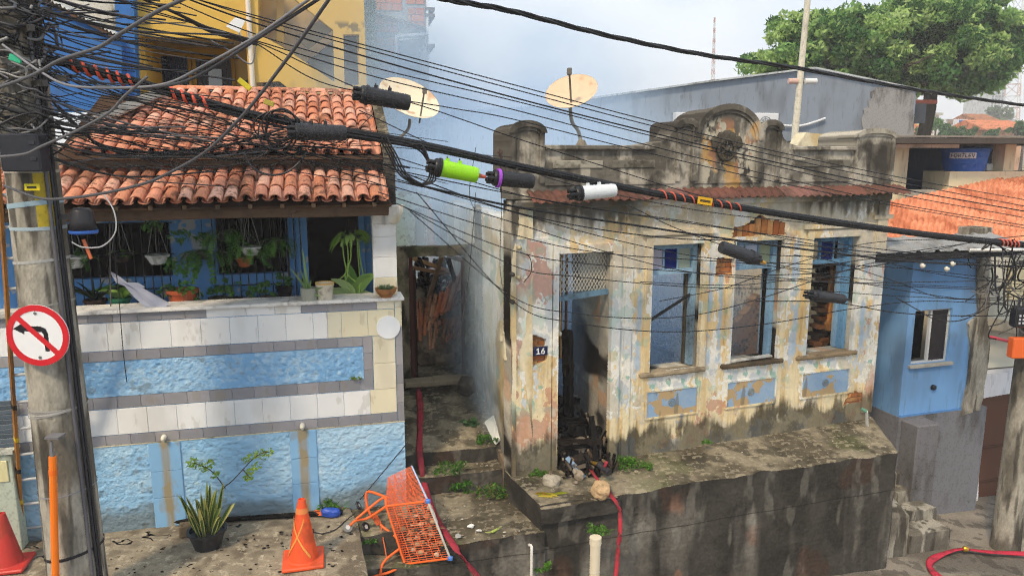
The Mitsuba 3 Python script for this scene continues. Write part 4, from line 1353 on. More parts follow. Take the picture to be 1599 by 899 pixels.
for k in range(90):
    u_, z_ = PA.px(min(max(R.gauss(676, 15), 652), 712), min(max(R.gauss(452, 26), 412), 520), GD + 1.5)
    b_ = rbox(R.uniform(0.06, 0.3), R.uniform(0.03, 0.14), R.uniform(0.02, 0.10), 0.008)
    b_.apply_transform(trimesh.transformations.euler_matrix(R.uniform(-1, 1), R.uniform(-1.2, 1.2), R.uniform(0, 3)))
    b_.apply_translation([u_, GD + 1.5 + R.uniform(0, 0.4), z_])
    m = M(PA, R.choice(['161515', '1d1b1a', '262220']))
    m.tm(b_)
    m.put(hk2 + '__lump', 'matte')
heapm = rock(0.8, 5, 1.1, 3)
heapm.apply_translation([gu(688), GD + 2.3, 1.55])
put_mesh(hk2 + '__mass', M(PA).tm(heapm).mesh(), 'rubble_soil', num=False)
heapm = rock(0.55, 9, 1.0, 3)
heapm.apply_translation([gu(690), GD + 1.5, 1.25])
put_mesh(sk_ + '__base', M(PA).tm(heapm).mesh(), 'rubble_soil', num=False)
for i, q in enumerate(((642, 402, 705, 425), (645, 418, 700, 428), (735, 410, 700, 400), (655, 405, 668, 440), (690, 400, 668, 470), (700, 405, 720, 470))):
    u0_, z0_ = PA.px(q[0], q[1], GD + 0.5)
    u1_, z1_ = PA.px(q[2], q[3], GD + 1.6)
    m = M(PA, ['a9835c', '8d6c4c', '6b523c', '241f1c', '8f7a64', '3a302a'][i])
    m.obox(PA.pt(u0_, GD + 0.5, z0_), PA.pt(u1_, GD + 1.6, z1_), 0.07, 0.07)
    m.put('roof_batten', 'grimy', 'broken roof timber propped over the tile stack behind the gate', 'timber', 'broken timbers behind the gate')
# burned back rooms beyond the gate: teal wall, brick jamb
bk = thing('ruined_annex', 'remains of a teal plastered annex with a bare brick jamb behind the gate', 'ruin')
an = lambda px, py: PA.px(px, py, 7.5)
q = [an(600, 300), an(668, 300), an(672, 360), an(676, 420), an(690, 560), an(600, 560)]
ruin_wall(PA, q, 7.5, 7.8, 'annex_paint', bk + '__wall', 'a8b9ae', 11)
scene['annex_paint'] = {'type': 'blendbsdf', 'weight': proc(f_soot), 'a': two(prin(VC, 0.9)), 'b': two(prin('6d5c4c', 0.9))}
q = [an(666, 310), an(676, 330), (an(682, 430)), an(696, 560), an(676, 560), an(670, 420)]
ruin_wall(PA, q, 7.3, 7.8, 'grimy', bk + '__brick_jamb', 'b5704f', 12)
m = M(PA, '28303a')
m.box(an(648, 330)[0], an(662, 330)[0], 7.46, 7.5, an(655, 430)[1], an(655, 326)[1])
m.put(bk + '__door', 'satin')

# ================================================================ houses at the right
rb = thing('blue_house', 'smooth light blue house with a grey base, right of the burned house', 'house')
ra, rz0 = RB.px(1430, 485)
rbw, rz1 = RB.px(1478, 562)
OP = rect(ra, rbw + 0.02, rz1 - 0.02, rz0)
m = M(RB, '7aa9dc')
m.prism(rect(0, 1.62, 0.22, 3.45).difference(OP), 0.0, 0.2)
m.prism(rect(0, 0.20, 0.22, 3.45), 0.2, 7.0)
m.put(rb + '__wall', 'painted')
scene['painted'] = {'type': 'blendbsdf', 'weight': proc(lambda p, n, uv: 0.40 * smoothstep(0.45, 0.75, fbm(p.x * 2.2, p.y * 2.2, p.z * 0.7, 5)) + 0.25 * smoothstep(0.6, 0.75, fbm(p.x * 14, p.y * 14, p.z * 3, 4))), 'a': two(prin(VC, 0.7)), 'b': two(prin('5a5a58', 0.9))}
m = M(RB, '7d7e84')
m.prism(rect(-0.02, 2.1, -2.3, 0.216), -0.03, 0.2)
m.prism(rect(-0.02, 0.2, -2.3, 0.216), 0.2, 7.0)
m.put(rb + '__base', 'grimy')
w = rb + '__window'
m = M(RB, 'c9cbc8')
a, b, z0, z1 = ra, rbw + 0.02, rz1 - 0.02, rz0
for q in ((a, a + 0.03, z0, z1), (b - 0.03, b, z0, z1), (a, b, z1 - 0.03, z1), (a, b, z0, z0 + 0.03), ((a + b) / 2 - 0.025, (a + b) / 2 + 0.02, z0 + 0.03, z1 - 0.03)):
    m.box(q[0], q[1], 0.05, 0.10, q[2], q[3])
m.put(w + '__frame', 'satin')
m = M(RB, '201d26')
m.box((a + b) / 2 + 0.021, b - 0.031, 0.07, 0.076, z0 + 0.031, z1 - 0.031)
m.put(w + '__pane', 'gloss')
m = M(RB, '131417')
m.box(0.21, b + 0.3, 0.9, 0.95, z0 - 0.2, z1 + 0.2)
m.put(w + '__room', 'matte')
m = M(RB, 'b5b2a8')
m.box(a - 0.06, b + 0.08, -0.07, 0.05, z0 - 0.06, z0 - 0.003, bev=0.006)
m.put(w + '__sill', 'grimy')
u_, z_ = RB.px(1456, 604)
m = M(RB, '22252b')
m.lathe([(0, 0), (0.05, 0), (0.05, 0.05), (0.03, 0.06), (0, 0.06)], RB.pt(u_, 0, z_), sides=12, axis=-RB.V)
m.put(rb + '__vent_cap', 'satin', smooth=True)
m = M(RB, '5a8ac0')                                     # small ledge line where the base starts
m.box(0, 1.6, -0.028, 0.0, 0.217, 0.25)
m.put(rb + '__ledge', 'painted')
# ribbed metal eave
k0 = RB.px(1372, 372, -0.35)
m = M(RB, '9a9c9c')
v, f = [], []
n_ = 64
for i in range(n_ + 1):
    u_ = -1.2 + 3.3 * i / n_
    rib = 0.035 if (i % 8) in (0, 1) else 0.0
    for d_, z_ in ((-0.42, 3.36), (-0.05, 3.44), (0.35, 3.53)):
        v.append((u_, d_, z_ + rib))
for i in range(n_):
    for j in range(2):
        f.append((i * 3 + j, i * 3 + j + 1, i * 3 + j + 4, i * 3 + j + 3))
v = np.array(v)
nv = len(v)
m.add(np.vstack([v, v - [0, 0, 0.01]]), np.array(f + [(q[1] + nv, q[0] + nv, q[3] + nv, q[2] + nv) for q in f]))
m.put(rb + '__metal_eave', 'grimy')
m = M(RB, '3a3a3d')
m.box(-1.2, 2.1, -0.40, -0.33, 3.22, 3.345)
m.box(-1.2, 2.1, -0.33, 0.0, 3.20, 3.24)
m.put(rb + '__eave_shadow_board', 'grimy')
m = M(RB, 'e2e0da')
m.tube([RB.pt(0.75, -0.46, 3.36), RB.pt(2.1, -0.46, 3.32)], 0.03, sides=8)
m.put(rb + '__gutter_pipe', 'satin', smooth=True)
# mould-black wall end between the blue house and the white one
pr = [RB.px(*q, -0.04) for q in ((1527, 372), (1546, 372), (1545, 470), (1541, 500), (1546, 530), (1540, 590), (1530, 640), (1500, 650), (1511, 600), (1516, 540), (1512, 505), (1528, 490))]
m = M(RB)
m.prism(bumpy(pr, 4, 0.015, 2), -0.045, 0.25)
me = densify(m.mesh(), 0.12)
me.vertices = me.vertices + (meshkit.fbm(me.vertices * 5, 4, 2)[:, None] - 0.5) * 0.07 * (-RB.V)
put_mesh('wall_stub', me, 'pole_concrete', label='crumbling mould-stained wall end between the blue house and the white building', cat='wall')
# white building with the brown door
wb = thing('white_building', 'white and cream building with a brown metal door behind the right-hand utility pole', 'building')
WD = 0.30
wp = lambda px, py: RB.px(px, py, WD)
dr_ = sg.Polygon([wp(1527, 790), wp(1533, 622), wp(1590, 612), wp(1590, 800)])
m = M(RB, 'dfe0e4')
m.prism(sg.Polygon([wp(1508, 800), wp(1531, 586), wp(1700, 570), wp(1700, 830)]).difference(dr_.buffer(0.002)), WD, WD + 0.3)
m.put(wb + '__wall', 'painted')
m = M(RB, '5b3a2c')
m.prism(dr_, WD + 0.12, WD + 0.16)
a, z0, b, z1 = dr_.bounds
for zz in (z0 + 0.75, z0 + 1.5):
    m.box(a, b, WD + 0.10, WD + 0.12, zz, zz + 0.05, '4e3226')
m.put(wb + '__door', 'satin')
m = M(RB, 'c9c6b6')
m.prism(sg.Polygon([wp(1531, 583), wp(1548, 380), wp(1700, 380), wp(1700, 567)]), WD + 0.25, WD + 0.5)
m.put(wb + '__upper_wall', 'painted')
m = M(RB, 'e8d9b0')
m.prism(sg.Polygon([wp(1590, 470), wp(1592, 420), wp(1640, 415), wp(1640, 470)]), WD + 0.18, WD + 0.25)
m.put(wb + '__lit_panel', 'painted')
m = M(RB, 'a9a08c')
m.prism(sg.Polygon([wp(1533, 512), wp(1536, 496), wp(1700, 520), wp(1700, 540)]), WD, WD + 0.25)
m.put(wb + '__ledge', 'grimy')
m = M(RB, 'c93a4a')
p = [RB.pt(*(lambda q: (q[0], WD - 0.08, q[1]))(wp(x, y))) for x, y in ((1538, 524), (1560, 529), (1600, 538))]
m.tube(p, 0.03, sides=8)
m.put(wb + '__red_pipe', 'satin', smooth=True)
# entry steps and block wall before the blue house
st = thing('entry_steps', 'short flight of grey concrete steps before the blue house', 'steps')
for i, (px0, px1, py0, py1, Y) in enumerate(((1448, 1497, 831, 851, 11.9), (1436, 1473, 797, 815, 12.35), (1427, 1449, 765, 780, 12.75), (1418, 1438, 735, 745, 13.05))):
    p = aty(px0, py0, Y)
    q = aty(px1, py0, Y)
    u0 = (p - RB.o) @ RB.U
    u1 = (q - RB.o) @ RB.U
    dd = (p - RB.o) @ RB.V
    m = M(RB, '6d6d70')
    m.tm(lump([(u0 - 0.35, dd), (u1, dd), (u1, dd + 0.6), (u0 - 0.35, dd + 0.6)], p[2], -2.3, 0.07, 0.02, 4, 0.02, i))
    m.put(st + '__step', 'pole_concrete')
p = aty(1408, 800, 11.75)
me = lump([((p - RB.o) @ RB.U - 0.45, (p - RB.o) @ RB.V - 0.05), ((p - RB.o) @ RB.U + 0.12, (p - RB.o) @ RB.V - 0.05), ((p - RB.o) @ RB.U + 0.05, (p - RB.o) @ RB.V + 1.25), ((p - RB.o) @ RB.U - 0.45, (p - RB.o) @ RB.V + 1.25)],
          lambda x, y: -1.0 + 0.55 * np.clip((y - ((p - RB.o) @ RB.V)), 0, 2), -2.3, 0.08, 0.03, 3, 0.05, 8, fr=RB, roundr=0.08)
put_mesh(st + '__cheek_wall', me, 'pole_concrete', num=False)
m = M(RB, '77777b')
c0, c1 = RB.px(1433, 665, -0.4), RB.px(1478, 780, -0.4)
m.box(c0[0], c0[0] + 0.5, -0.42, -0.03, -2.2, c0[1], bev=0.02)
m.put('meter_plinth', 'grimy', 'square grey rendered pier standing against the base of the blue house', 'pier')

# ---- orange tiled roof behind the blue house
orf = thing('orange_roofed_house', 'house with a wide bright orange tiled roof behind the blue house', 'house')
A_, B_, Cc, D_ = aty(1372, 378, 14.9), aty(1660, 400, 15.6), aty(1385, 322, 17.6), aty(1660, 262, 20.5)
nu, nt = 260, 96
v = []
for i in range(nu + 1):
    for j in range(nt + 1):
        s, t = i / nu, j / nt
        p = (A_ * (1 - s) + B_ * s) * (1 - t) + (Cc * (1 - s) + D_ * s) * t
        row = t * 16
        p = p + np.array([0, 0, 1.0]) * (0.05 * abs(math.sin(math.pi * s * 33)) + 0.07 * (1 - (row % 1.0)) + 0.012 * meshkit.noise(np.array([[math.floor(s * 33) * 1.7, math.floor(row) * 2.3, 0.5]]))[0])
        v.append(p)
i, j = np.meshgrid(np.arange(nu), np.arange(nt), indexing='ij')
q = np.stack([i * (nt + 1) + j, (i + 1) * (nt + 1) + j, (i + 1) * (nt + 1) + j + 1, i * (nt + 1) + j + 1], -1).reshape(-1, 4)
m = M(WORLD, 'e6a07c')
m.add(v, q)
m.put(orf + '__roof', 'orange_tile')
scene['orange_tile'] = {'type': 'blendbsdf', 'weight': proc(lambda p, n, uv: 0.45 * smoothstep(0.45, 0.7, fbm(p.x * 2.5, p.y * 2.5, p.z * 2.5, 5)) + 0.3 * smoothstep(0.4, 0.6, fbm(p.x * 9, p.y * 6, 3.0, 3))), 'a': two(prin(VC, 0.75)), 'b': two(prin('a85a3a', 0.85))}
m = M(WORLD, 'c8bfa8')
for a, b in ((A_, B_), (A_, Cc)):
    pts = np.array([a - [0, 0, 0.06], b - [0, 0, 0.06], b - [0, 0, 4.5], a - [0, 0, 4.5]]) + np.array([0.05, 0.3, 0])
    off = np.array([0.15, 0.3, 0])
    m.add(np.vstack([pts, pts + off]), np.array([[0, 1, 2, 3], [7, 6, 5, 4], [0, 4, 5, 1], [1, 5, 6, 2], [2, 6, 7, 3], [3, 7, 4, 0]]))
m.put(orf + '__wall', 'painted')
m = M(RB, '6f6a5f')
u0, z0 = RB.px(1519, 392, 0.9)
u1, z1 = RB.px(1551, 355, 0.9)
m.box(u0, u1, 0.9, 1.3, z0 - 0.6, z1, bev=0.01)
m.put('concrete_stub', 'pole_concrete', 'square concrete stub with wires standing at the edge of the metal eave', 'stub')
# ---- cream building with the tank
cb = thing('cream_building', 'cream open-sided terrace with pillars and a dark flat roof slab, above the orange roof', 'building')
m = M(CB, 'e8d8b4')
m.box(1.66, 2.04, 0.0, 0.4, 2.6, 5.275)
m.put(cb + '__pillar', 'painted')
m = M(CB, 'e8d8b4')
m.box(4.82, 5.14, 0.0, 0.4, 4.595, 5.275)
m.put(cb + '__pillar', 'painted')
m = M(CB, 'ecdcb8')
m.box(3.22, 7.4, -0.05, 0.9, 2.6, 4.59)
m.put(cb + '__half_wall', 'painted')
m = M(CB, 'b9b4a8')
m.box(1.2, 3.21, 0.02, 0.3, 2.6, 4.13)
m.put(cb + '__low_wall', 'painted')
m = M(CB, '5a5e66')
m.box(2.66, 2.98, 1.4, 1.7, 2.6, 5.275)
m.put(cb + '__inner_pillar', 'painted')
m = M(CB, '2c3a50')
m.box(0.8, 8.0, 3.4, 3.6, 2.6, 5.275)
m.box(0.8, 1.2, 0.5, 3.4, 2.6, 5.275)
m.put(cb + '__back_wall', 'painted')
m = M(CB, '55514e')
m.box(0.9, 8.2, -0.7, 4.0, 5.28, 5.42)
m.box(0.9, 8.2, -0.72, -0.5, 5.43, 5.47, '8d8980')
m.put(cb + '__roof_slab', 'grimy')
m = M(CB, 'cfc7b8')
m.box(1.2, 3.2, -0.3, -0.25, 5.18, 5.27)
m.put(cb + '__beam', 'painted')
wt = thing('water_tank', 'round blue plastic water tank on the cream half wall', 'water tank')
tb = CB.pt(4.02, 0.42, 4.592)
m = M(CB, '2d5fb0')
m.lathe([(0.0, 0), (0.46, 0.0), (0.47, 0.03), (0.50, 0.18), (0.515, 0.2), (0.52, 0.36), (0.535, 0.38), (0.55, 0.5), (0.58, 0.52), (0.58, 0.55), (0.0, 0.56)], tb, sides=40)
m.put(wt + '__body', 'satin', smooth=False)
m = M(CB, '27508f')
m.lathe([(0.0, 0.56), (0.60, 0.555), (0.60, 0.585), (0.4, 0.62), (0.0, 0.63)], tb, sides=40)
m.put(wt + '__lid', 'satin')


def wrap(mesh, base, r, z, ang0, col):
    """Bends lettering (xy plane) round an upright cylinder of radius r."""
    v = mesh.vertices
    a = ang0 + v[:, 0] / r
    rr = r + v[:, 2]
    q = np.stack([base[0] + rr * np.cos(a), base[1] + rr * np.sin(a), base[2] + z + v[:, 1]], 1)
    m = M(WORLD, col)
    m.add(q, mesh.faces)
    return m


a0 = math.atan2(-tb[1], -tb[0])
pl = trimesh.creation.box([0.62, 0.145, 0.004])
pl = densify(pl, 0.04)
wrap(pl, tb, 0.555, 0.40, a0 - 0.1, 'd8dade').put(wt + '__label', 'satin')
tx = meshkit.text_mesh('FORTLEV', 0.09, 0.004, True)
tx.vertices[:, 0] -= tx.vertices[:, 0].mean()
tx.vertices[:, 0] *= 0.56 / (tx.vertices[:, 0].max() - tx.vertices[:, 0].min())
wrap(tx, tb, 0.5585, 0.355, a0 - 0.1, '1d2c50').put(wt + '__lettering', 'satin')
m = M(CB, 'd9d9d4')
m.box(4.62, 4.80, 0.3, 0.5, 4.60, 4.78, bev=0.02)
m.put('white_box', 'satin', 'small white box on the half wall right of the water tank', 'box')
for i, (a, b, dl) in enumerate(((1245, 1345, 'long'),)):
    m = M(H, 'cfc9bb')
    u0, z0 = H.px(a, 226, 3.2)
    u1, z1 = H.px(b, 208, 3.2)
    m.prism(bumpy([(u0, 3.0), (u1, 3.0), (u1, z1), (u0 + 0.2, z1 - 0.02), (u0, z0)], 8, 0.025, 3), 3.2, 3.5)
    m.put('neighbour_parapet', 'old_plaster', 'flaking white parapet top behind the burned house, right of the mast', 'wall')

# ================================================================ grey gable wall, mast
gw = thing('grey_warehouse', 'huge plain blue-grey gable wall behind the burned house', 'building')
gtop = [(-30, 4.2), (-12, 4.9), (-3.77, 6.28), (-2.52, 6.41), (-2.4, 6.7), (1.31, 6.95), (8.31, 7.98), (12.86, 8.58), (17.82, 7.78)]
m = M(GW, '8a94a0')
m.prism(sg.Polygon(gtop + [(17.9, -3), (-30, -3)]), 0.0, 0.5)
me = densify(m.mesh(), 1.2)
put_mesh(gw + '__wall', me, 'painted', '8a94a0', num=False)
m = M(GW, 'c3c7c9')
for (a, b) in zip(gtop[5:-1], gtop[6:]):
    m.obox(GW.pt(a[0], 0.2, a[1] + 0.02), GW.pt(b[0], 0.2, b[1] + 0.02), 0.75, 0.07)
m.put(gw + '__coping', 'grimy')
m = M(GW, '9c9a99')
m.prism(bumpy([(15.0, 3.0), (17.80, 3.0), (17.80, 7.70), (15.9, 7.95), (15.5, 7.2), (15.35, 6.4)], 7, 0.12, 5), -0.05, -0.001)
m.put(gw + '__cement_patch', 'grimy')
m = M(GW, '7d4a40')
m.box(17.4, 19.3, 0.5, 3.0, 7.25, 7.42)
m.box(17.8, 18.7, 0.4, 3.0, 6.4, 7.245, '4a5058')
m.put(gw + '__side_eave', 'grimy')
m = M(GW, 'dfe1e2')
m.tube(spline([GW.pt(u, -0.12, z) for u, z in ((11.3, 6.25), (12.3, 6.22), (13.0, 6.38), (13.5, 6.55))]), 0.045, sides=8)
m.put(gw + '__white_pipe', 'satin', smooth=True)
for i, (u0, u1, z0, z1, dl) in enumerate(((6.70, 7.85, 6.25, 6.72, 'smoke-veiled white air conditioner on the grey wall left of the arch'), (10.2, 11.2, 6.25, 6.72, 'white air conditioner on the grey wall right of the arch'))):
    ac = thing('air_conditioner', dl, 'air conditioner')
    m = M(GW, 'd9dadb')
    m.box(u0, u1, -0.40, -0.02, z0 - 0.35, z1, bev=0.02)
    m.put(ac + '__case', 'satin')
    m = M(GW, '6d7276')
    cu, cz = u0 + 0.42 * (u1 - u0), (z0 - 0.35 + z1) / 2
    for rr in (0.10, 0.18, 0.26):
        m.tube([GW.pt(cu + rr * math.cos(t), -0.41, cz + rr * math.sin(t)) for t in np.linspace(0, 6.283, 25)[:-1]], 0.012, sides=5, close=True)
    for k in range(8):
        t = k * math.pi / 4
        m.tube([GW.pt(cu, -0.41, cz), GW.pt(cu + 0.27 * math.cos(t), -0.41, cz + 0.27 * math.sin(t))], 0.008, sides=4)
    m.put(ac + '__fan_grille', 'matte')
ms = thing('mast', 'tall thin white pole with two short crossbar fittings behind the parapet', 'pole')
b0, b1 = aty(1239, 232, 17.5), aty(1263, -20, 17.5)
m = M(WORLD, 'd6d0be')
m.tube([b0 - [0, 0, 3], b0, b1], [0.085, 0.08, 0.065], sides=12)
m.put(ms + '__pole', 'grimy', smooth=True)
for (xa, xb, c) in ((1231, 1245, 'c9a79a'), (1257, 1275, 'd5d6d2')):
    m = M(WORLD, c)
    p, q = aty(xa, 127, 17.45), aty(xb, 127, 17.45)
    m.tube([p, q], 0.062, sides=12)
    m.put(ms + '__fitting', 'satin')
m = M(WORLD, '5b5b5a')
m.tube([aty(1243, 130, 17.5), aty(1260, 129, 17.5)], 0.02, sides=6)
m.put(ms + '__bracket', 'satin')

# ================================================================ yellow, blue and brick buildings top left
yb = thing('yellow_building', 'mustard-yellow house with a balcony and an outside stair, above the tiled roof', 'house')
P2 = lambda pts, d=0.0: [YB.px(x, y, d) for x, y in pts]
face = rect(-2.3, 2.68, 3.6, 9.6)
O1 = sg.Polygon(P2([(403, -25), (430, -25), (455, -5), (520, 47), (522, 128), (482, 101), (440, 73), (403, 53)]))
O2 = sg.Polygon(P2([(536, 54), (561, 54), (561, 133), (538, 133)]))
O3 = sg.Polygon(P2([(400, 129), (436, 127), (463, 148), (463, 160), (400, 160)]))
BAL = rect(*(lambda a, b: (a[0], b[0], 5.6, a[1]))(YB.px(216, 57), YB.px(384, 62)))
m = M(YB, 'd8b25c')
m.prism(face.difference(O1).difference(O2).difference(O3).difference(BAL), 0.0, 0.22)
m.put(yb + '__wall', 'yellow_wall')


def f_yel(p, n, uv):
    s = smoothstep(0.52, 0.72, fbm(p.x * 1.6, p.y * 1.6, p.z * 1.1, 5))
    d = smoothstep(0.52, 0.62, fbm(p.x * 5, p.y * 5, p.z * 4, 4)) * band(p.z, 7.75, 7.98, 0.06) * smoothstep(-4.6, -4.2, p.x)
    return dr.clip(0.35 * s + 0.8 * d, 0, 0.85)


scene['yellow_wall'] = {'type': 'blendbsdf', 'weight': proc(f_yel), 'a': two(prin(VC, 0.75)), 'b': two(prin('6a5a3c', 0.9))}
m = M(YB, 'd0ac58')
m.box(-2.3, 2.68, 1.7, 1.8, 3.6, 9.6)
m.box(-2.3, -2.1, 0.22, 1.7, 3.6, 9.6)
m.box(0.09, 0.28, 0.22, 1.7, 3.6, 9.6)
m.box(2.5, 2.68, 0.22, 6.0, 3.6, 9.6)
m.put(yb + '__inner_wall', 'yellow_wall')
m = M(YB, 'bdb5a5')
m.box(-2.1, 0.09, 0.22, 1.7, BAL.bounds[3] + 0.003, BAL.bounds[3] + 0.1)
m.put(yb + '__balcony_ceiling', 'painted')
for (x0, x1, y0, glass) in ((249, 293, 88, '27324a'), (306, 361, 93, '3a3638')):
    a, z1 = YB.px(x0, y0, 1.7)
    b, _ = YB.px(x1, y0, 1.7)
    d_ = thing(yb + '__balcony_door', None, None)
    m = M(YB, 'b08d46')
    m.prism(rect(a - 0.08, b + 0.08, 5.4, z1 + 0.08).difference(rect(a, b, 5.3, z1)), 1.62, 1.7)
    m.put(d_ + '__frame', 'matte')
    m = M(YB, glass)
    n_ = 7
    for k in range(n_):
        m.box(a + (b - a) * k / n_ + 0.006, a + (b - a) * (k + 1) / n_ - 0.006, 1.66, 1.70, 5.4, z1 - 0.003, jit=0.15)
    m.put(d_ + '__leaf', 'satin')
m = M(YB, 'c8d8e4')
a, z1 = YB.px(325, 108, 1.6)
b, _ = YB.px(346, 108, 1.6)
m.box(a, b, 1.56, 1.58, 5.8, z1)
m.put('hung_cloth', 'matte', 'pale blue cloth hanging on the right balcony door of the yellow house', 'cloth')
lp = YB.pt(*(lambda q: (q[0], 0.9, q[1]))(YB.px(292, 62, 0.9)))
m = M(YB, '55504a')
m.tube([lp + [0, 0, 0.12], lp], 0.012, sides=6)
m.lathe([(0, -0.1), (0.03, -0.08), (0.03, -0.02), (0.015, 0.02), (0, 0.02)], lp, 'd8d8d2', sides=10)
m.put(yb + '__bare_bulb', 'satin', smooth=True)
# stair flights inside the opening
m = M(YB, 'a38648')
q = P2([(460, 60), (520, 18), (520, 47), (482, 78)], 1.2)
m.prism(sg.Polygon(q), 1.1, 1.2, '8f763f')
q = P2([(432, -10), (443, -10), (443, 70), (432, 66)], 0.6)
m.prism(sg.Polygon(q), 0.6, 0.75, 'd2aa4c')
m.put(yb + '__stair_flight', 'yellow_wall')
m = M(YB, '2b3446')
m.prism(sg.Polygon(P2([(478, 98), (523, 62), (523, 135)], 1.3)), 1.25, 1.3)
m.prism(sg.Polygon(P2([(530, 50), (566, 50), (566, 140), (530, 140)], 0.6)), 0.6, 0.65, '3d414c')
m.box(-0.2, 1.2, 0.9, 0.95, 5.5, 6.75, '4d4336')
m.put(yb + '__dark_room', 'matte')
m = M(YB, 'e2d6c6')
a, _ = YB.px(391, 70, -0.06)
m.tube([YB.pt(a + 0.0, -0.07, 5.6), YB.pt(a + 0.0, -0.07, 9.6)], 0.055, sides=10)
m.put(yb + '__drain_pipe', 'satin', smooth=True)
pt_ = [YB.px(x, y, -0.3) for x, y in ((353, 42), (370, 26), (384, 32), (374, 52))]
m = M(YB, 'e4e6e6')
m.prism(sg.Polygon(pt_), -0.34, -0.3)
m.obox(YB.pt(*(lambda q: (q[0], -0.3, q[1]))(YB.px(372, 45, -0.3))), YB.pt(*(lambda q: (q[0], 0.0, q[1]))(YB.px(380, 72, 0.0))), 0.04, 0.04)
m.put('panel_antenna', 'satin', 'small white panel antenna on an arm by the drainpipe of the yellow house', 'antenna')
# blue building
bb = thing('blue_building', 'deep blue building with a corrugated lean-to edge behind the left utility pole', 'building')
q = P2([(-90, -75), (62, -4), (190, 62), (190, 175), (-90, 175)], -0.5)
m = M(YB, '4474b4')
m.prism(sg.Polygon(q), -0.5, -0.3)
m.put(bb + '__wall', 'painted')
m = M(YB, '4676b6')
q = P2([(176, -30), (206, -30), (213, 175), (186, 175)], -0.35)
m.prism(sg.Polygon(q), -0.29, 0.1)
m.put(bb + '__pilaster', 'painted')
m = M(YB, 'c8c6bd')
q = P2([(40, -40), (180, -40), (182, 70), (182, 90), (40, 90)], 0.5)
m.prism(sg.Polygon(q), 0.5, 0.7)
m.put(bb + '__upper_wall', 'grimy')
m = M(YB, '6a5548')
p0, p1 = P2([(66, -2), (186, 60)], -0.55)
m.obox(YB.pt(p0[0], -0.56, p0[1]), YB.pt(p1[0], -0.56, p1[1]), 0.12, 0.10)
m.put(bb + '__fascia', 'grimy')
m = M(YB, 'dedfda')
n_ = 60
v, f = [], []
for i in range(n_ + 1):
    t = i / n_
    u_, z_ = p0[0] + (p1[0] - p0[0]) * t, p0[1] + (p1[1] - p0[1]) * t
    zz = 0.03 * math.sin(i * math.pi / 1.5)
    for d_, k in ((-0.66, 0.07), (0.45, 0.12)):
        v.append((u_, d_, z_ + k + zz))
for i in range(n_):
    f.append((i * 2, i * 2 + 1, i * 2 + 3, i * 2 + 2))
v = np.array(v)
nv = len(v)
m.add(np.vstack([v, v - [0, 0, 0.03]]), np.array(f + [(x[1] + nv, x[0] + nv, x[3] + nv, x[2] + nv) for x in f] + [(i * 2, i * 2 + 2, i * 2 + 2 + nv, i * 2 + nv) for i in range(n_)]))
m.put(bb + '__corrugated_sheet', 'matte')
# brick building
kb = thing('brick_building', 'unrendered red brick house with grey concrete bands, half veiled by smoke', 'house')
KD = 4.0
K = lambda x, y: YB.px(x, y, KD)
kx0, kx1 = K(566, 60)[0], K(669, 60)[0]
ko = sg.Polygon([K(621, 60), K(664, 56), K(664, 118), K(621, 118)])
m = M(YB, '9aa1a6')
m.prism(rect(kx0, kx1, 3.0, 10.2).difference(ko), KD, KD + 0.2)
m.box(kx1 - 0.2, kx1, KD + 0.2, KD + 5, 3.0, 10.2)
m.put(kb + '__frame_wall', 'grimy')
for (xa, xb, ya, yb_) in ((577, 624, 58, 88), (577, 612, 92, 118), (577, 622, 27, 52), (636, 663, 12, 46), (576, 628, -8, 18), (634, 663, -8, 8)):
    a, z1 = K(xa, ya)
    b, z0 = K(xb, yb_)
    nr_, nc = max(1, round((z1 - z0) / 0.2)), max(1, round((b - a) / 0.29))
    for j in range(nr_):
        for i in range(nc):
            o_ = 0.5 * (j % 2) / nc
            s0, s1 = max(0, (i / nc) - o_), min(1, (i + 1) / nc - (o_ if i < nc - 1 else 0))
            m = M(YB, R.choice(['c0714f', 'b9684a', 'c87d58', 'b2735a']))
            m.box(a + (b - a) * s0 + 0.008, a + (b - a) * s1 - 0.008, KD - 0.03 + R.uniform(-0.006, 0.006), KD, z0 + (z1 - z0) * j / nr_ + 0.008, z0 + (z1 - z0) * (j + 1) / nr_ - 0.008, jit=0.12)
            m.put(kb + '__frame_wall__brick', 'matte')
m = M(YB, '5c6470')
m.prism(ko.buffer(0.02), KD + 0.6, KD + 0.7)
m.put(kb + '__window_room', 'matte')
m = M(YB, 'dfe3e6')
for a, b in (((618, 120), (618, 57)), ((618, 57), (667, 53)), ((667, 53), (667, -20))):
    p, q = K(*a), K(*b)
    m.obox(YB.pt(p[0], KD - 0.05, p[1]), YB.pt(q[0], KD - 0.05, q[1]), 0.06, 0.06)
m.put(kb + '__white_trim', 'satin')
m = M(YB, '5f5b58')
p, q = K(576, 20), K(664, 46)
m.obox(YB.pt(p[0], KD - 0.12, p[1]), YB.pt(q[0], KD - 0.12, q[1]), 0.25, 0.05)
for y_ in (15, 25, 72):
    p = K(672, y_)
    m.box(p[0] - 0.15, p[0] + 0.12, KD - 0.1, KD + 3, p[1] - 0.04, p[1] + 0.04, '6b6663')
m.put(kb + '__eave', 'grimy')


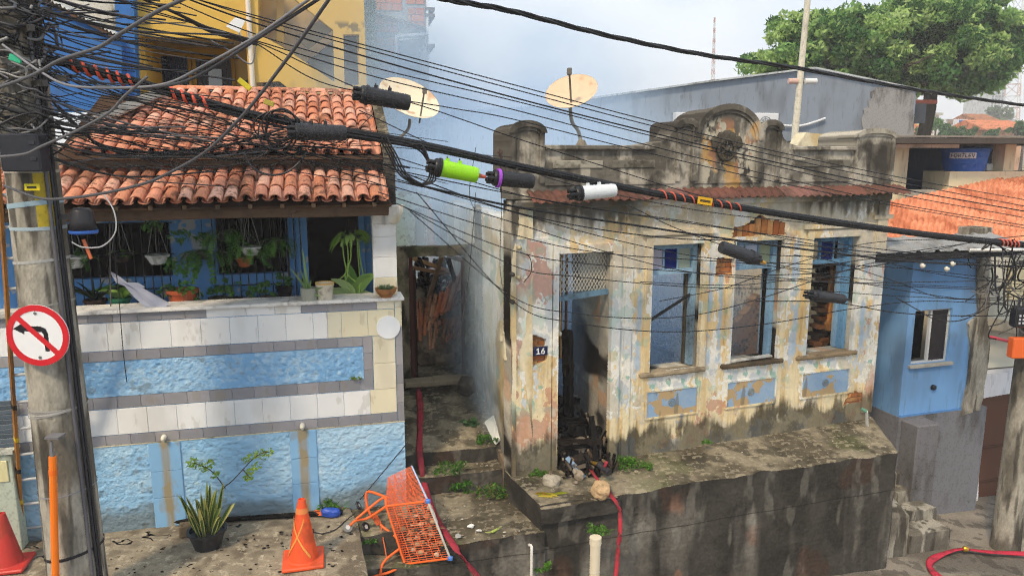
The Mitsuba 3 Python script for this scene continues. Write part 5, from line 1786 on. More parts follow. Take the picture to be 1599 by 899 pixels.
def leaf_cloud(m, centres, n, size, cols, rr=None, spread=1.0, droop=0.3):
    """n leaf-sized rhombs scattered through balls (x, y, z, r)."""
    rr = rr or np.random.RandomState(5)
    V, Fc, Cl = [], [], []
    k = 0
    pal = [lin(c) for c in cols]
    for (x, y, z, r) in centres:
        d = rr.normal(size=(n, 3))
        d /= np.linalg.norm(d, axis=1, keepdims=True)
        rad = r * rr.uniform(0.25, 1.0, (n, 1)) ** 0.6
        c = np.array([x, y, z]) + d * rad * np.array([1, 1, 0.72])
        a = rr.normal(size=(n, 3)) + np.array([0, 0, -droop])
        a /= np.linalg.norm(a, axis=1, keepdims=True)
        b = np.cross(a, rr.normal(size=(n, 3)))
        b /= np.linalg.norm(b, axis=1, keepdims=True)
        s = size * rr.uniform(0.6, 1.3, (n, 1))
        q = np.stack([c - a * s, c + b * s * 0.42, c + a * s, c - b * s * 0.42], 1)
        V.append(q.reshape(-1, 3))
        col = np.array([pal[i] for i in rr.randint(0, len(pal), n)]) * rr.uniform(0.75, 1.25, (n, 1))
        Cl.append(np.repeat(col, 4, 0))
        f = np.arange(n)[:, None] * 4 + np.array([0, 1, 2, 3]) + k
        Fc.append(f)
        k += n * 4
    return m.add(np.vstack(V), np.vstack(Fc), np.vstack(Cl), world=True)


m = M(YB)
cs = []
for k in range(26):
    x, y = R.uniform(569, 581), R.uniform(5, 110)
    p = YB.p3(x + (y > 70) * 6, y, 3.0)
    cs.append((*p, 0.16))
leaf_cloud(m, cs, 45, 0.075, ['3d6b35', '4d7d40', '2f5a30'])
m.put('creeper', 'leaf', 'green creeper hanging down between the yellow and the brick house', 'climbing plant')

# ================================================================ tree, hillside, far things
def limb(m, p0, p1, r0, r1, seed, n=7, wob=0.12, col='4d453c'):
    rr = np.random.RandomState(seed)
    t = np.linspace(0, 1, n)[:, None]
    p = np.asarray(p0) * (1 - t) + np.asarray(p1) * t
    L_ = np.linalg.norm(np.asarray(p1) - np.asarray(p0))
    p[1:-1] += rr.normal(size=(n - 2, 3)) * wob * L_ * 0.3
    m.tube(p, np.linspace(r0, r1, n), col, sides=8)
    return p


tr = thing('big_tree', 'large spreading green tree behind the grey gable wall', 'tree')
TY = 42.0
base = aty(1457, 190, TY)
base[2] = -2.5
m = M(WORLD)
fork = aty(1455, 128, TY)
limb(m, base, fork, 0.45, 0.34, 1)
ends = [(1240, 95, -3), (1300, 60, 1), (1360, 40, -2), (1420, 30, 2), (1480, 25, -1), (1530, 45, 1), (1560, 90, -2), (1200, 100, 2), (1500, 120, 3), (1400, 100, -4), (1340, 110, 3)]
for i, (x, y, dy) in enumerate(ends):
    e = aty(x, y, TY + dy)
    pts = limb(m, fork + [0, 0, -0.3], e, 0.2, 0.05, 10 + i)
    for k in range(3):
        q = pts[R.randint(2, 5)]
        limb(m, q, q + np.array([R.uniform(-2, 2), R.uniform(-2, 2), R.uniform(0.3, 1.6)]), 0.09, 0.03, 40 + i * 5 + k, 5)
m.put(tr + '__trunk', 'matte', smooth=True)
cs = []
outline = [(1150, 108), (1165, 85), (1195, 75), (1222, 55), (1225, 28), (1262, 22), (1300, 15), (1340, 8), (1380, 3), (1420, -6), (1470, -8), (1520, 0), (1560, 12), (1585, 35), (1588, 60), (1575, 95), (1560, 130), (1535, 148), (1500, 152), (1470, 148), (1455, 132), (1420, 150), (1385, 132), (1350, 138), (1310, 125), (1260, 118), (1210, 120)]
poly = sg.Polygon(outline)
hole = sg.Polygon([(1432, 70), (1462, 50), (1492, 62), (1498, 104), (1470, 124), (1425, 118)])
inner = poly.buffer(-13)
rr = np.random.RandomState(3)
while len(cs) < 1500:                                     # boughs, each a ragged spray of leaf clumps
    x, y = rr.uniform(1145, 1592), rr.uniform(-8, 152)
    pt = sg.Point(x, y)
    if not inner.contains(pt) or (hole.contains(pt) and rr.rand() < 0.9):
        continue
    edge = min(poly.exterior.distance(pt) / 35.0, 1.0)
    c0 = aty(x, y, TY + rr.uniform(-1, 1) * 4.2 * edge)
    dirv = rr.normal(size=3) * np.array([1.0, 1.0, 0.35])
    for k in range(rr.randint(4, 8)):
        cs.append((*(c0 + dirv * 0.2 * (k - 2) + rr.normal(size=3) * np.array([0.5, 0.5, 0.25])), rr.uniform(0.35, 0.8)))
for (x, y) in ((1590, 78), (1597, 72), (1594, 86), (1603, 80)):
    cs.append((*aty(x, y, TY), 0.7))
m = M(WORLD)
cl = [c for i, c in enumerate(cs)]
light = [c for i, c in enumerate(cl) if i % 3 == 0]
dark = [c for i, c in enumerate(cl) if i % 3 == 1]
mid = [c for i, c in enumerate(cl) if i % 3 == 2]
leaf_cloud(m, light, 120, 0.17, ['aec87c', 'bad08a', '98b868'], np.random.RandomState(1))
leaf_cloud(m, mid, 120, 0.17, ['82a860', '769a58', '90b06a'], np.random.RandomState(2))
leaf_cloud(m, dark, 120, 0.17, ['4d7340', '44683a', '587c48'], np.random.RandomState(3))
m.put(tr + '__crown', 'leaf')


def far_house(label, xa, xb, ytop, ybot, Y, wall, roof=None, wins=(), flat=None, yaw=8):
    k = thing('hillside_house', label, 'house')
    a, b = aty(xa, ytop, Y), aty(xb, ytop, Y)
    zb = aty(xa, ybot, Y)[2]
    F_ = Fr(a[0], a[1], yaw)
    w_ = (b[0] - a[0])
    m = M(F_, wall)
    m.box(0, w_, 0, 7, zb - 6, a[2])
    m.put(k + '__wall', 'grimy')
    if roof:
        m = M(F_, roof)
        h_ = 1.4
        v = np.array([(-0.5, -0.6, a[2]), (w_ + 0.5, -0.6, a[2]), (w_ + 0.5, 7.6, a[2]), (-0.5, 7.6, a[2]), (-0.5, 3.5, a[2] + h_), (w_ + 0.5, 3.5, a[2] + h_)])
        m.add(v, np.array([[0, 1, 5], [0, 5, 4], [2, 3, 4], [2, 4, 5], [1, 2, 5], [3, 0, 4], [0, 2, 1], [0, 3, 2]]))
        m.put(k + '__roof', 'terracotta')
    if flat:
        m = M(F_, flat)
        m.box(-0.3, w_ + 0.3, -0.4, 7.2, a[2] + 0.001, a[2] + 0.35)
        m.put(k + '__parapet', 'grimy')
    for (s, t, ww, hh, c) in wins:
        u_ = s * w_
        z_ = zb + (a[2] - zb) * t
        m = M(F_, c)
        m.box(u_, u_ + ww, -0.06, 0.02, z_, z_ + hh)
        m.put(k + '__window', 'satin')


far_house('white hillside house with a yellow ground floor, left of the others', 1429, 1470, 180, 197, 105, 'dcdcd6', None, [(0.12, 0.35, 0.35, 0.5, '3a4048'), (0.3, 0.35, 0.35, 0.5, '3a4048'), (0.58, 0.35, 0.6, 0.5, '40464c'), (0.82, 0.3, 0.4, 0.6, 'b05060')], 'b9bfb4')
far_house('low yellow wing under the white hillside house', 1428, 1450, 194, 208, 102, 'd8c24a', None, [(0.3, 0.4, 0.5, 0.5, '5a5648')])
far_house('long white flat-roofed hillside house in the middle', 1472, 1515, 186, 206, 112, 'd6d8da', None, [(0.2, 0.55, 0.9, 0.8, '8d7c70'), (0.66, 0.5, 0.6, 0.8, '3f66b0'), (0.75, 0.15, 0.6, 0.4, '4a5058')])
far_house('pale green hillside house', 1514, 1532, 190, 206, 118, '9cc4ac', None, [(0.3, 0.5, 0.5, 0.5, '4a5a52')])
far_house('tan hillside house under the far tower block', 1531, 1562, 190, 206, 122, 'bfa688', 'a87252', [(0.3, 0.4, 0.6, 0.5, '4a443c'), (0.62, 0.4, 0.6, 0.5, '4a443c')])
far_house('hillside house with the widest orange roof, at the right edge', 1541, 1610, 203, 216, 96, 'c9a080', 'cf8460', [(0.1, 0.2, 0.5, 0.5, '4a3a30'), (0.7, 0.2, 0.7, 0.6, '4a3a30')])
far_house('small orange-roofed house low on the hillside', 1430, 1450, 208, 216, 98, 'c9a080', 'c07c5c', [(0.4, 0.2, 0.5, 0.5, '4a3a30')])
far_house('grey hillside house beside the lattice tower', 1575, 1606, 192, 204, 128, 'b0aaa2', None, [(0.3, 0.4, 0.8, 0.5, '5a5450')], 'a08a78')
tb_ = thing('tower_block', 'pale high-rise block far off near the right edge', 'high-rise')
a, b = aty(1549, 137, 260), aty(1575, 137, 260)
F_ = Fr(a[0], a[1], 10)
m = M(F_, 'b9c0c4')
m.box(0, b[0] - a[0], 0, 12, -2, a[2])
m.put(tb_ + '__wall', 'grimy')
for j in range(9):
    for i in range(4):
        m = M(F_, '6d7a86')
        u_ = 0.4 + i * (b[0] - a[0] - 0.6) / 4
        z_ = aty(1549, 145 + j * 5.0, 260)[2]
        m.box(u_, u_ + 0.75, -0.1, 0.05, z_ - 0.5, z_ + 0.2)
        m.put(tb_ + '__window', 'satin')


def lattice(key, label, x0, y0, x1, y1, Y, wb_, wt_, cols, r):
    m = M(WORLD)
    p0, p1 = aty(x0, y0, Y), aty(x1, y1, Y)
    n = 14
    prev = None
    for i in range(n + 1):
        t = i / n
        c = p0 * (1 - t) + p1 * t
        w_ = wb_ + (wt_ - wb_) * t
        cur = [c + np.array([w_ * math.cos(q), w_ * math.sin(q), 0]) for q in (0.3, 2.4, 4.5)]
        if prev:
            cc = cols[i % len(cols)]
            for k in range(3):
                m.tube([prev[k], cur[k]], r, cc, sides=5)
                m.tube([prev[k], cur[(k + 1) % 3]], r * 0.6, cc, sides=4)
                m.tube([cur[k], cur[(k + 1) % 3]], r * 0.6, cc, sides=4)
        prev = cur
    return m.put(key, 'matte', label, 'mast')


lattice('radio_mast', 'thin red and white radio mast rising behind the grey wall', 1113, 140, 1116, 28, 150, 0.45, 0.12, ['b58c84', 'cfd2d3'], 0.06)
lattice('lattice_tower', 'tall hazy red and white lattice tower at the right edge', 1580, 205, 1597, -60, 210, 2.6, 1.0, ['c7b0a8', 'd5d8da'], 0.16)
for i, (x, y, Y, r, lb) in enumerate(((1462, 193, 96, 1.6, 'light green bushy tree before the white hillside houses'), (1480, 207, 92, 1.7, 'low dark bush in front of the long white hillside house'), (1508, 208, 93, 1.3, 'small dark bush right of the low bush on the hillside'), (1528, 203, 100, 1.7, 'round dark green tree between the hillside houses'), (1552, 207, 94, 1.1, 'little bush below the tan hillside house'), (1563, 178, 200, 4.0, 'flat-topped tree in front of the far tower block'), (1600, 205, 90, 1.8, 'green tree cut by the right edge on the hillside'), (1440, 209, 91, 1.1, 'bush at the foot of the white hillside house'))):
    b_ = thing('hillside_tree', lb, 'tree')
    c = aty(x, y, Y)
    m = M(WORLD, '4d453c')
    m.tube([c - [0, 0, 6], c], [r * 0.12, r * 0.05], sides=6)
    m.put(b_ + '__trunk', 'matte')
    r *= 0.6
    cs = [(c[0] + R.uniform(-1, 1) * r, c[1] + R.uniform(-1, 1) * r, c[2] + R.uniform(-0.55, 0.75) * r, r * 0.5) for k in range(14)]
    m = M(WORLD)
    leaf_cloud(m, cs, 60, 0.40 * r / 1.6, ['5d8a40', '6f9a48', '4a7536'] if i in (0, 3) else ['47693a', '3c5f34', '567a44'], np.random.RandomState(60 + i))
    m.put(b_ + '__crown', 'leaf')

# ================================================================ satellite dishes
def dish(label, px, py, Y, diam, nrm, colr, post, tilt_rod, lnb):
    k = thing('satellite_dish', label, 'satellite dish')
    c = aty(px, py, Y)
    n_ = np.asarray(nrm, float)
    n_ /= np.linalg.norm(n_)
    r = diam / 2
    prof = [(0.001, 0.0)] + [(r * t, r * 0.22 * t * t) for t in np.linspace(0.12, 1, 12)] + [(r * 1.012, r * 0.225), (r * 1.0, r * 0.21)] + [(r * t, r * 0.22 * t * t - 0.012) for t in np.linspace(0.97, 0.12, 10)] + [(0.001, -0.012)]
    m = M(WORLD, colr)
    m.lathe(prof, c - n_ * r * 0.1, sides=40, axis=n_)
    m.put(k + '__reflector', 'dish_paint', smooth=True)
    m = M(WORLD, '8f8a80')
    m.tube(spline([aty(*q) for q in post], 6), 0.028, sides=8)
    m.put(k + '__post', 'satin', smooth=True)
    m = M(WORLD, '7c766c')
    m.tube([aty(*q) for q in tilt_rod], 0.016, sides=6)
    m.put(k + '__feed_arm', 'satin')
    m = M(WORLD, '6b665e')
    p = aty(*lnb)
    m.box(p[0] - 0.035, p[0] + 0.035, p[1] - 0.04, p[1] + 0.04, p[2] - 0.05, p[2] + 0.05, bev=0.01)
    m.put(k + '__feed_horn', 'satin')
    return k


scene['dish_paint'] = {'type': 'blendbsdf', 'weight': proc(lambda p, n, uv: smoothstep(0.54, 0.66, fbm(p.x * 3.4 + 7, p.y * 3.4 + 2, p.z * 3.4, 4)) * 0.55), 'a': two(prin(VC, 0.5)), 'b': two(prin('a8683a', 0.8))}
dish('small tan satellite dish on a bent post behind the parapet', 893, 146, 11.6, 0.80, (-0.25, -0.62, 0.74), 'd2b99a', [(890, 165, 11.75), (893, 190, 11.75), (903, 205, 11.7), (908, 226, 11.6)], [(892, 165, 11.5), (889, 112, 11.2)], (889, 112, 11.2))
d2 = dish('big cream satellite dish with rust stains beside the tiled roof', 638, 157, 13.2, 1.08, (0.42, -0.52, 0.74), 'dccfb4', [(640, 186, 13.35), (638, 200, 13.35), (628, 212, 13.3), (612, 222, 13.2)], [(663, 140, 12.7), (655, 192, 13.0)], (663, 142, 12.7))
m = M(WORLD, '8b8577')
q = aty(908, 224, 11.6)
m.lathe([(0, 0), (0.10, 0.0), (0.09, 0.04), (0.05, 0.12), (0, 0.13)], q - [0, 0, 0.07], sides=12)
m.put('dish_footing', 'grimy', 'cement footing of the small satellite dish on the parapet', 'footing')

# ================================================================ utility poles
lp_ = thing('utility_pole', 'stained concrete utility pole at the left, wrapped in wires', 'utility pole')
LPX, LPY = -4.87, 7.6


def pole_mesh(x, y, z0, z1, r0, r1, n=26, sides=28):
    m = M(WORLD)
    zs = np.linspace(z0, z1, n)
    m.tube([(x, y, z) for z in zs], np.linspace(r0, r1, n), sides=sides)
    return m


pole_mesh(LPX, LPY, -1.5, 9.2, 0.315, 0.19).put(lp_ + '__shaft', 'pole_concrete', smooth=True)
prad = lambda z: 0.315 + (0.19 - 0.315) * (z + 1.5) / 10.7


def hoop(z, h, col, key, dr=0.006, tilt=0.0, bsdf='satin', both=1):
    m = M(WORLD, col)
    n = 30
    v = []
    for i in range(n):
        t = 2 * math.pi * i / n
        r = prad(z) + dr
        zz = z + tilt * math.cos(t)
        for dz in (-h / 2, h / 2):
            v.append((LPX + r * math.cos(t), LPY + r * math.sin(t), zz + dz))
    f = [(i * 2, (i + 1) % n * 2, (i + 1) % n * 2 + 1, i * 2 + 1) for i in range(n)]
    m.add(np.array(v), np.array(f))
    m.put(lp_ + '__' + key, bsdf)


zp = lambda py: aty(60, py, LPY - 0.25)[2]
hoop(zp(268), 0.03, 'a9a49a', 'steel_band')
hoop(zp(320), 0.05, '8fa8b4', 'steel_band', tilt=0.03)
hoop(zp(358), 0.035, '9fb0b8', 'steel_band')
hoop(zp(410), 0.03, 'a8a8a4', 'steel_band', tilt=0.02)
hoop(zp(480), 0.02, '9a988f', 'steel_band', tilt=0.03)
hoop(zp(872), 0.035, '23242a', 'strap', tilt=0.05, dr=0.01)
for k in range(4):
    hoop(zp(650) + 0.02 * k, 0.016, ['9a9893', 'b0aea8', '8c8a86', 'a5a39c'][k], 'wire_turn', tilt=0.05 - 0.02 * k, dr=0.012)
hoop(zp(775), 0.014, '8f9096', 'wire_turn', tilt=0.03, dr=0.01)
# yellow painted band on its right side, cable down the right flank
m = M(WORLD)
v, f = [], []
zs = np.linspace(zp(356), zp(222), 8)
for z in zs:
    for a in np.linspace(-1.02, -0.18, 8):
        v.append((LPX + (prad(z) + 0.003) * math.cos(a), LPY + (prad(z) + 0.003) * math.sin(a), z))
for i in range(7):
    for j in range(7):
        f.append((i * 8 + j, i * 8 + j + 1, (i + 1) * 8 + j + 1, (i + 1) * 8 + j))
m.add(np.array(v), np.array(f), 'b9a53c')
m.put(lp_ + '__yellow_mark', 'grimy')
for dx, c in ((0.03, '26262a'), (0.0, '2e2e34'), (-0.05, '5a5a60')):
    m = M(WORLD, c)
    m.tube([(LPX + (prad(z) + 0.02) * math.cos(-0.35 + dx * 4), LPY + (prad(z) + 0.02) * math.sin(-0.35 + dx * 4), z) for z in np.linspace(-1.2, 6.2, 20)], 0.014 + abs(dx) * 0.1, sides=6)
    m.put(lp_ + '__downlead', 'satin', smooth=True)
m = M(WORLD, '3f3d3a')                                  # clamp and bracket irons near the wire mess
for k in range(10):
    m = M(WORLD, '3f3d3a')
    z = R.uniform(5.2, 7.3)
    a = R.uniform(-2.9, 0.4)
    p = np.array([LPX + prad(z) * math.cos(a), LPY + prad(z) * math.sin(a), z])
    m.obox(p, p + np.array([math.cos(a), math.sin(a), 0]) * R.uniform(0.1, 0.25), 0.05, 0.06)
    m.put(lp_ + '__clamp', 'satin')
for z in (5.05, 5.45, 5.9, 6.35, 6.8):
    hoop(z, 0.07, '77746c', 'steel_band', dr=0.012)
bp = lambda px, py, dy=-0.34: aty(px, py, LPY + dy)
cb_ = thing('cable_box', 'flat black fibre junction box strapped to the left utility pole', 'junction box')
p0, p1 = bp(13, 268), bp(68, 209)
m = M(WORLD, '23252c')
m.box(p0[0], p1[0], LPY - 0.44, LPY - 0.27, p0[2], p1[2], bev=0.015)
m.put(cb_ + '__case', 'satin')
m = M(WORLD, '2b2d35')
for k in range(16):
    z = p0[2] + 0.02 + (p1[2] - p0[2] - 0.04) * k / 15
    m.box(p0[0] + 0.004, p0[0] + 0.02, LPY - 0.446, LPY - 0.43, z, z + 0.008)
for zz in (0.3, 0.72):
    m.box(p1[0] - 0.09, p1[0] - 0.03, LPY - 0.452, LPY - 0.44, p0[2] + (p1[2] - p0[2]) * zz, p0[2] + (p1[2] - p0[2]) * zz + 0.03)
m.put(cb_ + '__latch', 'satin')
m = M(WORLD, 'e3cf22')
p0, p1 = bp(39, 298, -0.29), bp(62, 287, -0.29)
m.box(p0[0], p1[0], LPY - 0.30, LPY - 0.285, p0[2], p1[2], bev=0.006)
m.box(p0[0] + 0.03, p1[0] - 0.03, LPY - 0.303, LPY - 0.299, p0[2] + 0.022, p0[2] + 0.045, '3d3a18')
m.put('yellow_tag', 'satin', 'small yellow plate tied to the left pole under the black box', 'tag')
# photo-cell / alarm housing at the right of the pole
hk_ = thing('alarm_housing', 'black bell-shaped housing with a blue rim on the right of the left pole', 'housing')
c = aty(129, 346, LPY - 0.05)
m = M(WORLD, '26262a')
m.lathe([(0.0, 0.14), (0.07, 0.14), (0.10, 0.11), (0.115, 0.0), (0.13, -0.085), (0.0, -0.085)], c, sides=20)
m.put(hk_ + '__bell', 'satin', smooth=True)
m = M(WORLD, '3565b8')
m.lathe([(0.0, -0.086), (0.135, -0.086), (0.137, -0.105), (0.128, -0.12), (0.0, -0.115)], c, sides=20)
m.put(hk_ + '__rim', 'satin')
m = M(WORLD, '2b2b2d')
m.obox(c + [-0.05, 0, 0.05], [LPX + 0.2, LPY - 0.05, c[2] + 0.05], 0.05, 0.05)
m.put(hk_ + '__arm', 'satin')
m = M(WORLD, 'c8693f')
m.tube([c + [0.0, -0.02, -0.18], c + [0.06, -0.02, -0.38]], 0.017, sides=6)
m.put(hk_ + '__orange_lead', 'satin')
# road sign
sg_ = thing('road_sign', 'round red-rimmed sign with a struck-out black left-turn arrow on the left pole', 'road sign')
sc = aty(59.5, 523.5, LPY - 0.36)
sr = 47.0 / FPX * 7.75
m = M(WORLD, 'e4e6e8')
m.lathe([(0, -0.004), (sr, -0.004), (sr, 0.004), (0, 0.004)], sc, sides=48, axis=(0.0, -1, 0.0))
m.put(sg_ + '__plate', 'satin')
SF = Fr(sc[0], sc[1], 0)
ring = sg.Point(0, sc[2]).buffer(sr * 0.995, 32).difference(sg.Point(0, sc[2]).buffer(sr * 0.80, 32))
bar = sg.LineString([(-sr * 0.62, sc[2] + sr * 0.62), (sr * 0.62, sc[2] - sr * 0.62)]).buffer(sr * 0.085)
m = M(SF, 'c9202a')
m.prism(ring.union(bar), -0.0095, -0.0065)
m.put(sg_ + '__red_ring', 'satin')
s_ = sr
arrow = sg.Polygon([(-0.77 * s_, 0.22 * s_), (-0.42 * s_, 0.42 * s_), (-0.42 * s_, 0.30 * s_), (0.10 * s_, 0.30 * s_), (0.27 * s_, 0.22 * s_), (0.33 * s_, 0.06 * s_), (0.33 * s_, -0.52 * s_), (0.19 * s_, -0.52 * s_), (0.19 * s_, 0.02 * s_), (0.14 * s_, 0.11 * s_), (-0.42 * s_, 0.14 * s_), (-0.42 * s_, 0.04 * s_)])
m = M(SF, '16161a')
m.prism(sa.translate(arrow, 0, sc[2]), -0.0062, -0.0042)
m.put(sg_ + '__arrow', 'satin')
m = M(WORLD, '8a8a88')
for dz in (0.72, -0.72):
    m.lathe([(0, -0.012), (0.016, -0.012), (0.016, -0.006), (0, -0.006)], sc + [0, 0, sr * dz * 1.0] + np.array([0, 0, 0]), sides=10, axis=(0, 1, 0))
m.put(sg_ + '__bolt', 'metal')
m = M(WORLD, '77756f')
m.box(sc[0] - 0.03, sc[0] + 0.03, sc[1] + 0.006, LPY - 0.2, sc[2] - 0.25, sc[2] + 0.25)
m.put(sg_ + '__bracket', 'satin')

rp = thing('utility_pole', 'pale concrete utility pole at the right edge, standing on the street', 'utility pole')
RPX, RPY = 8.78, 12.15
m = M(WORLD)
m.tube([(RPX, RPY, z) for z in np.linspace(-2.4, 7.5, 24)], np.linspace(0.24, 0.15, 24), sides=24)
m.put(rp + '__shaft', 'pole_concrete', smooth=True)
m = M(WORLD, '57544e')
for z in (2.2, 3.2, 3.5, 4.0):
    m.box(RPX - 0.24, RPX + 0.24, RPY - 0.23, RPY + 0.2, z, z + 0.06)
    m.box(RPX - 0.3, RPX - 0.2, RPY - 0.26, RPY - 0.1, z - 0.05, z + 0.1)
m.put(rp + '__bracket', 'satin')
q = aty(1590, 541, RPY - 0.3)
m = M(WORLD, 'e0662a')
m.box(q[0] - 0.12, q[0] + 0.25, RPY - 0.36, RPY - 0.2, q[2] - 0.19, q[2] + 0.15, bev=0.015)
m.put('orange_box', 'satin', 'orange plastic box strapped to the right utility pole', 'junction box')

# ================================================================ cables
CABK = ['18181a', '1d1d20', '141416', '222226']


def sag_path(p, n=10):
    return spline(p, n)


def cable(key, pts, r, col, label, group=None, sides=6, bsdf='satin', n=9):
    """pts: (px, py, offset in front of the line between the poles) or 3-D points."""
    P = [C.p3(q[0], q[1], q[2]) if q[2] > -50 and len(q) == 3 and isinstance(q, tuple) else np.asarray(q, float) for q in pts]
    m = M(WORLD, col)
    m.tube(spline(P, n), r * 0.84, sides=sides)
    return m.put(key, bsdf, label, 'cable', group, smooth=True)


BUN = [(60, 92), (100, 98), (160, 115), (215, 130), (300, 155), (400, 181), (500, 201), (600, 217), (700, 236), (800, 258), (900, 278), (1000, 298), (1100, 315), (1200, 331), (1300, 346), (1400, 360), (1500, 372), (1600, 382)]
bund = thing('cable_bundle', 'thickest black cable bundle across the street with orange spiral binding', 'cable bundle')
core_ = spline([C.p3(x, y, 0.0) for x, y in BUN], 10)
tt = np.linspace(0, 1, len(core_))
for k in range(7):
    ph = k * 2 * math.pi / 7
    off = 0.034 + 0.006 * np.sin(tt * 9 + k)
    if k % 2:
        off = off + 0.03 * np.clip(1 - np.abs(tt - 0.32) * 6, 0, 1)
    V_ = np.stack([0 * tt, off * np.cos(ph + tt * 7), off * np.sin(ph + tt * 7)], 1)
    m = M(WORLD, CABK[k % 4])
    m.tube(core_ + V_ @ C.M.T, 0.017, sides=6)
    m.put(bund + '__strand', 'satin', smooth=True)


def spiral(i0, i1, turns, col, r=0.052, w=0.02, key='__binding'):
    seg = core_[i0:i1]
    n = turns * 14
    s = np.linspace(0, len(seg) - 1.001, n)
    p = np.array([seg[int(a)] * (1 - a % 1) + seg[int(a) + 1] * (a % 1) for a in s])
    ph = np.linspace(0, turns * 2 * math.pi, n)
    off = np.stack([0 * ph, r * np.cos(ph), r * np.sin(ph)], 1)
    m = M(WORLD, col)
    m.tube(p + off @ C.M.T, w, sides=6)
    m.put(bund + key, 'satin', smooth=True)


idx = lambda px: int(np.argmin([abs((ray_proj(p)[0] - px)) for p in core_]))


def ray_proj(p):
    q = np.asarray(p) - [0, 0, CAMZ]
    z = q[1] * _c - q[2] * _s
    return 799.5 + FPX * q[0] / z, 449.5 - FPX * (q[1] * _s + q[2] * _c) / z


spiral(idx(104), idx(222), 6, 'd9553a', 0.056, 0.017)
spiral(idx(262), idx(336), 4, 'd9553a', 0.056, 0.017)
spiral(idx(1030), idx(1165), 9, 'cc5a42', 0.05, 0.010)
spiral(idx(1560), idx(1600), 5, 'c25a48', 0.05, 0.012)
q = C.p3(1101, 314, -0.07)
m = M(C, 'd9a91f')
uq, zq = C.px(1101, 314, -0.07)
m.prism(sa.rotate(rect(uq - 0.11, uq + 0.11, zq - 0.05, zq + 0.05), -9), -0.075, -0.06)
m.prism(sa.rotate(rect(uq - 0.08, uq + 0.08, zq - 0.015, zq + 0.015), -9), -0.078, -0.0755, '4a3a10')
m.put(bund + '__tag', 'satin')
lines = [  # long thin lines over the parapet (upper fan)
    [(310, 0), (400, 25), (600, 79), (800, 132), (1000, 185), (1200, 234), (1400, 276), (1600, 312)],
    [(250, -20), (400, 29), (600, 85), (800, 139), (1000, 192), (1200, 241), (1400, 284), (1600, 322)],
    [(230, -25), (400, 37), (600, 97), (800, 152), (1000, 203), (1200, 251), (1400, 294), (1600, 330)],
    [(200, -30), (400, 54), (600, 110), (800, 157), (1000, 208), (1200, 257), (1400, 303), (1600, 340)],
    [(205, 8), (400, 64), (600, 124), (800, 171), (1000, 224), (1200, 273), (1400, 318), (1600, 352)],
    [(205, 12), (400, 66), (570, 142), (700, 168), (800, 186), (1000, 236), (1200, 282), (1400, 322), (1600, 356)],
    [(400, 68), (500, 128), (640, 160), (800, 214), (950, 262), (1080, 302), (1200, 330)],
    [(560, 172), (700, 236), (800, 258), (900, 290), (1100, 330), (1300, 352), (1600, 385)],
]
ORD = ['first', 'second', 'third', 'fourth', 'fifth', 'sixth', 'seventh', 'eighth', 'ninth', 'tenth', 'eleventh', 'twelfth', 'thirteenth', 'fourteenth', 'fifteenth']
GA = 'thin lines fanning out over the parapet'
for i, l in enumerate(lines):
    cable('overhead_line', [(x, y, 0.25 + 0.05 * i) for x, y in l], 0.0085 if i not in (2,) else 0.012, CABK[i % 4], f'thin black line crossing the arched parapet, {ORD[i]} from the top at its left end', GA)
for i in range(4):                                      # heavy dark leads at the top left
    o = i * 5
    cable('lead_cable', [(190 + o, -14 + i * 2, 0.1 * i), (262 + o, 14 + i * 3, 0.1 * i), (330, 45 + i * 2, 0.1 * i), (402, 65 + i * 2, 0.1 * i)], 0.013, CABK[i], 'heavy black lead coming down before the yellow house', 'leads before the yellow house')
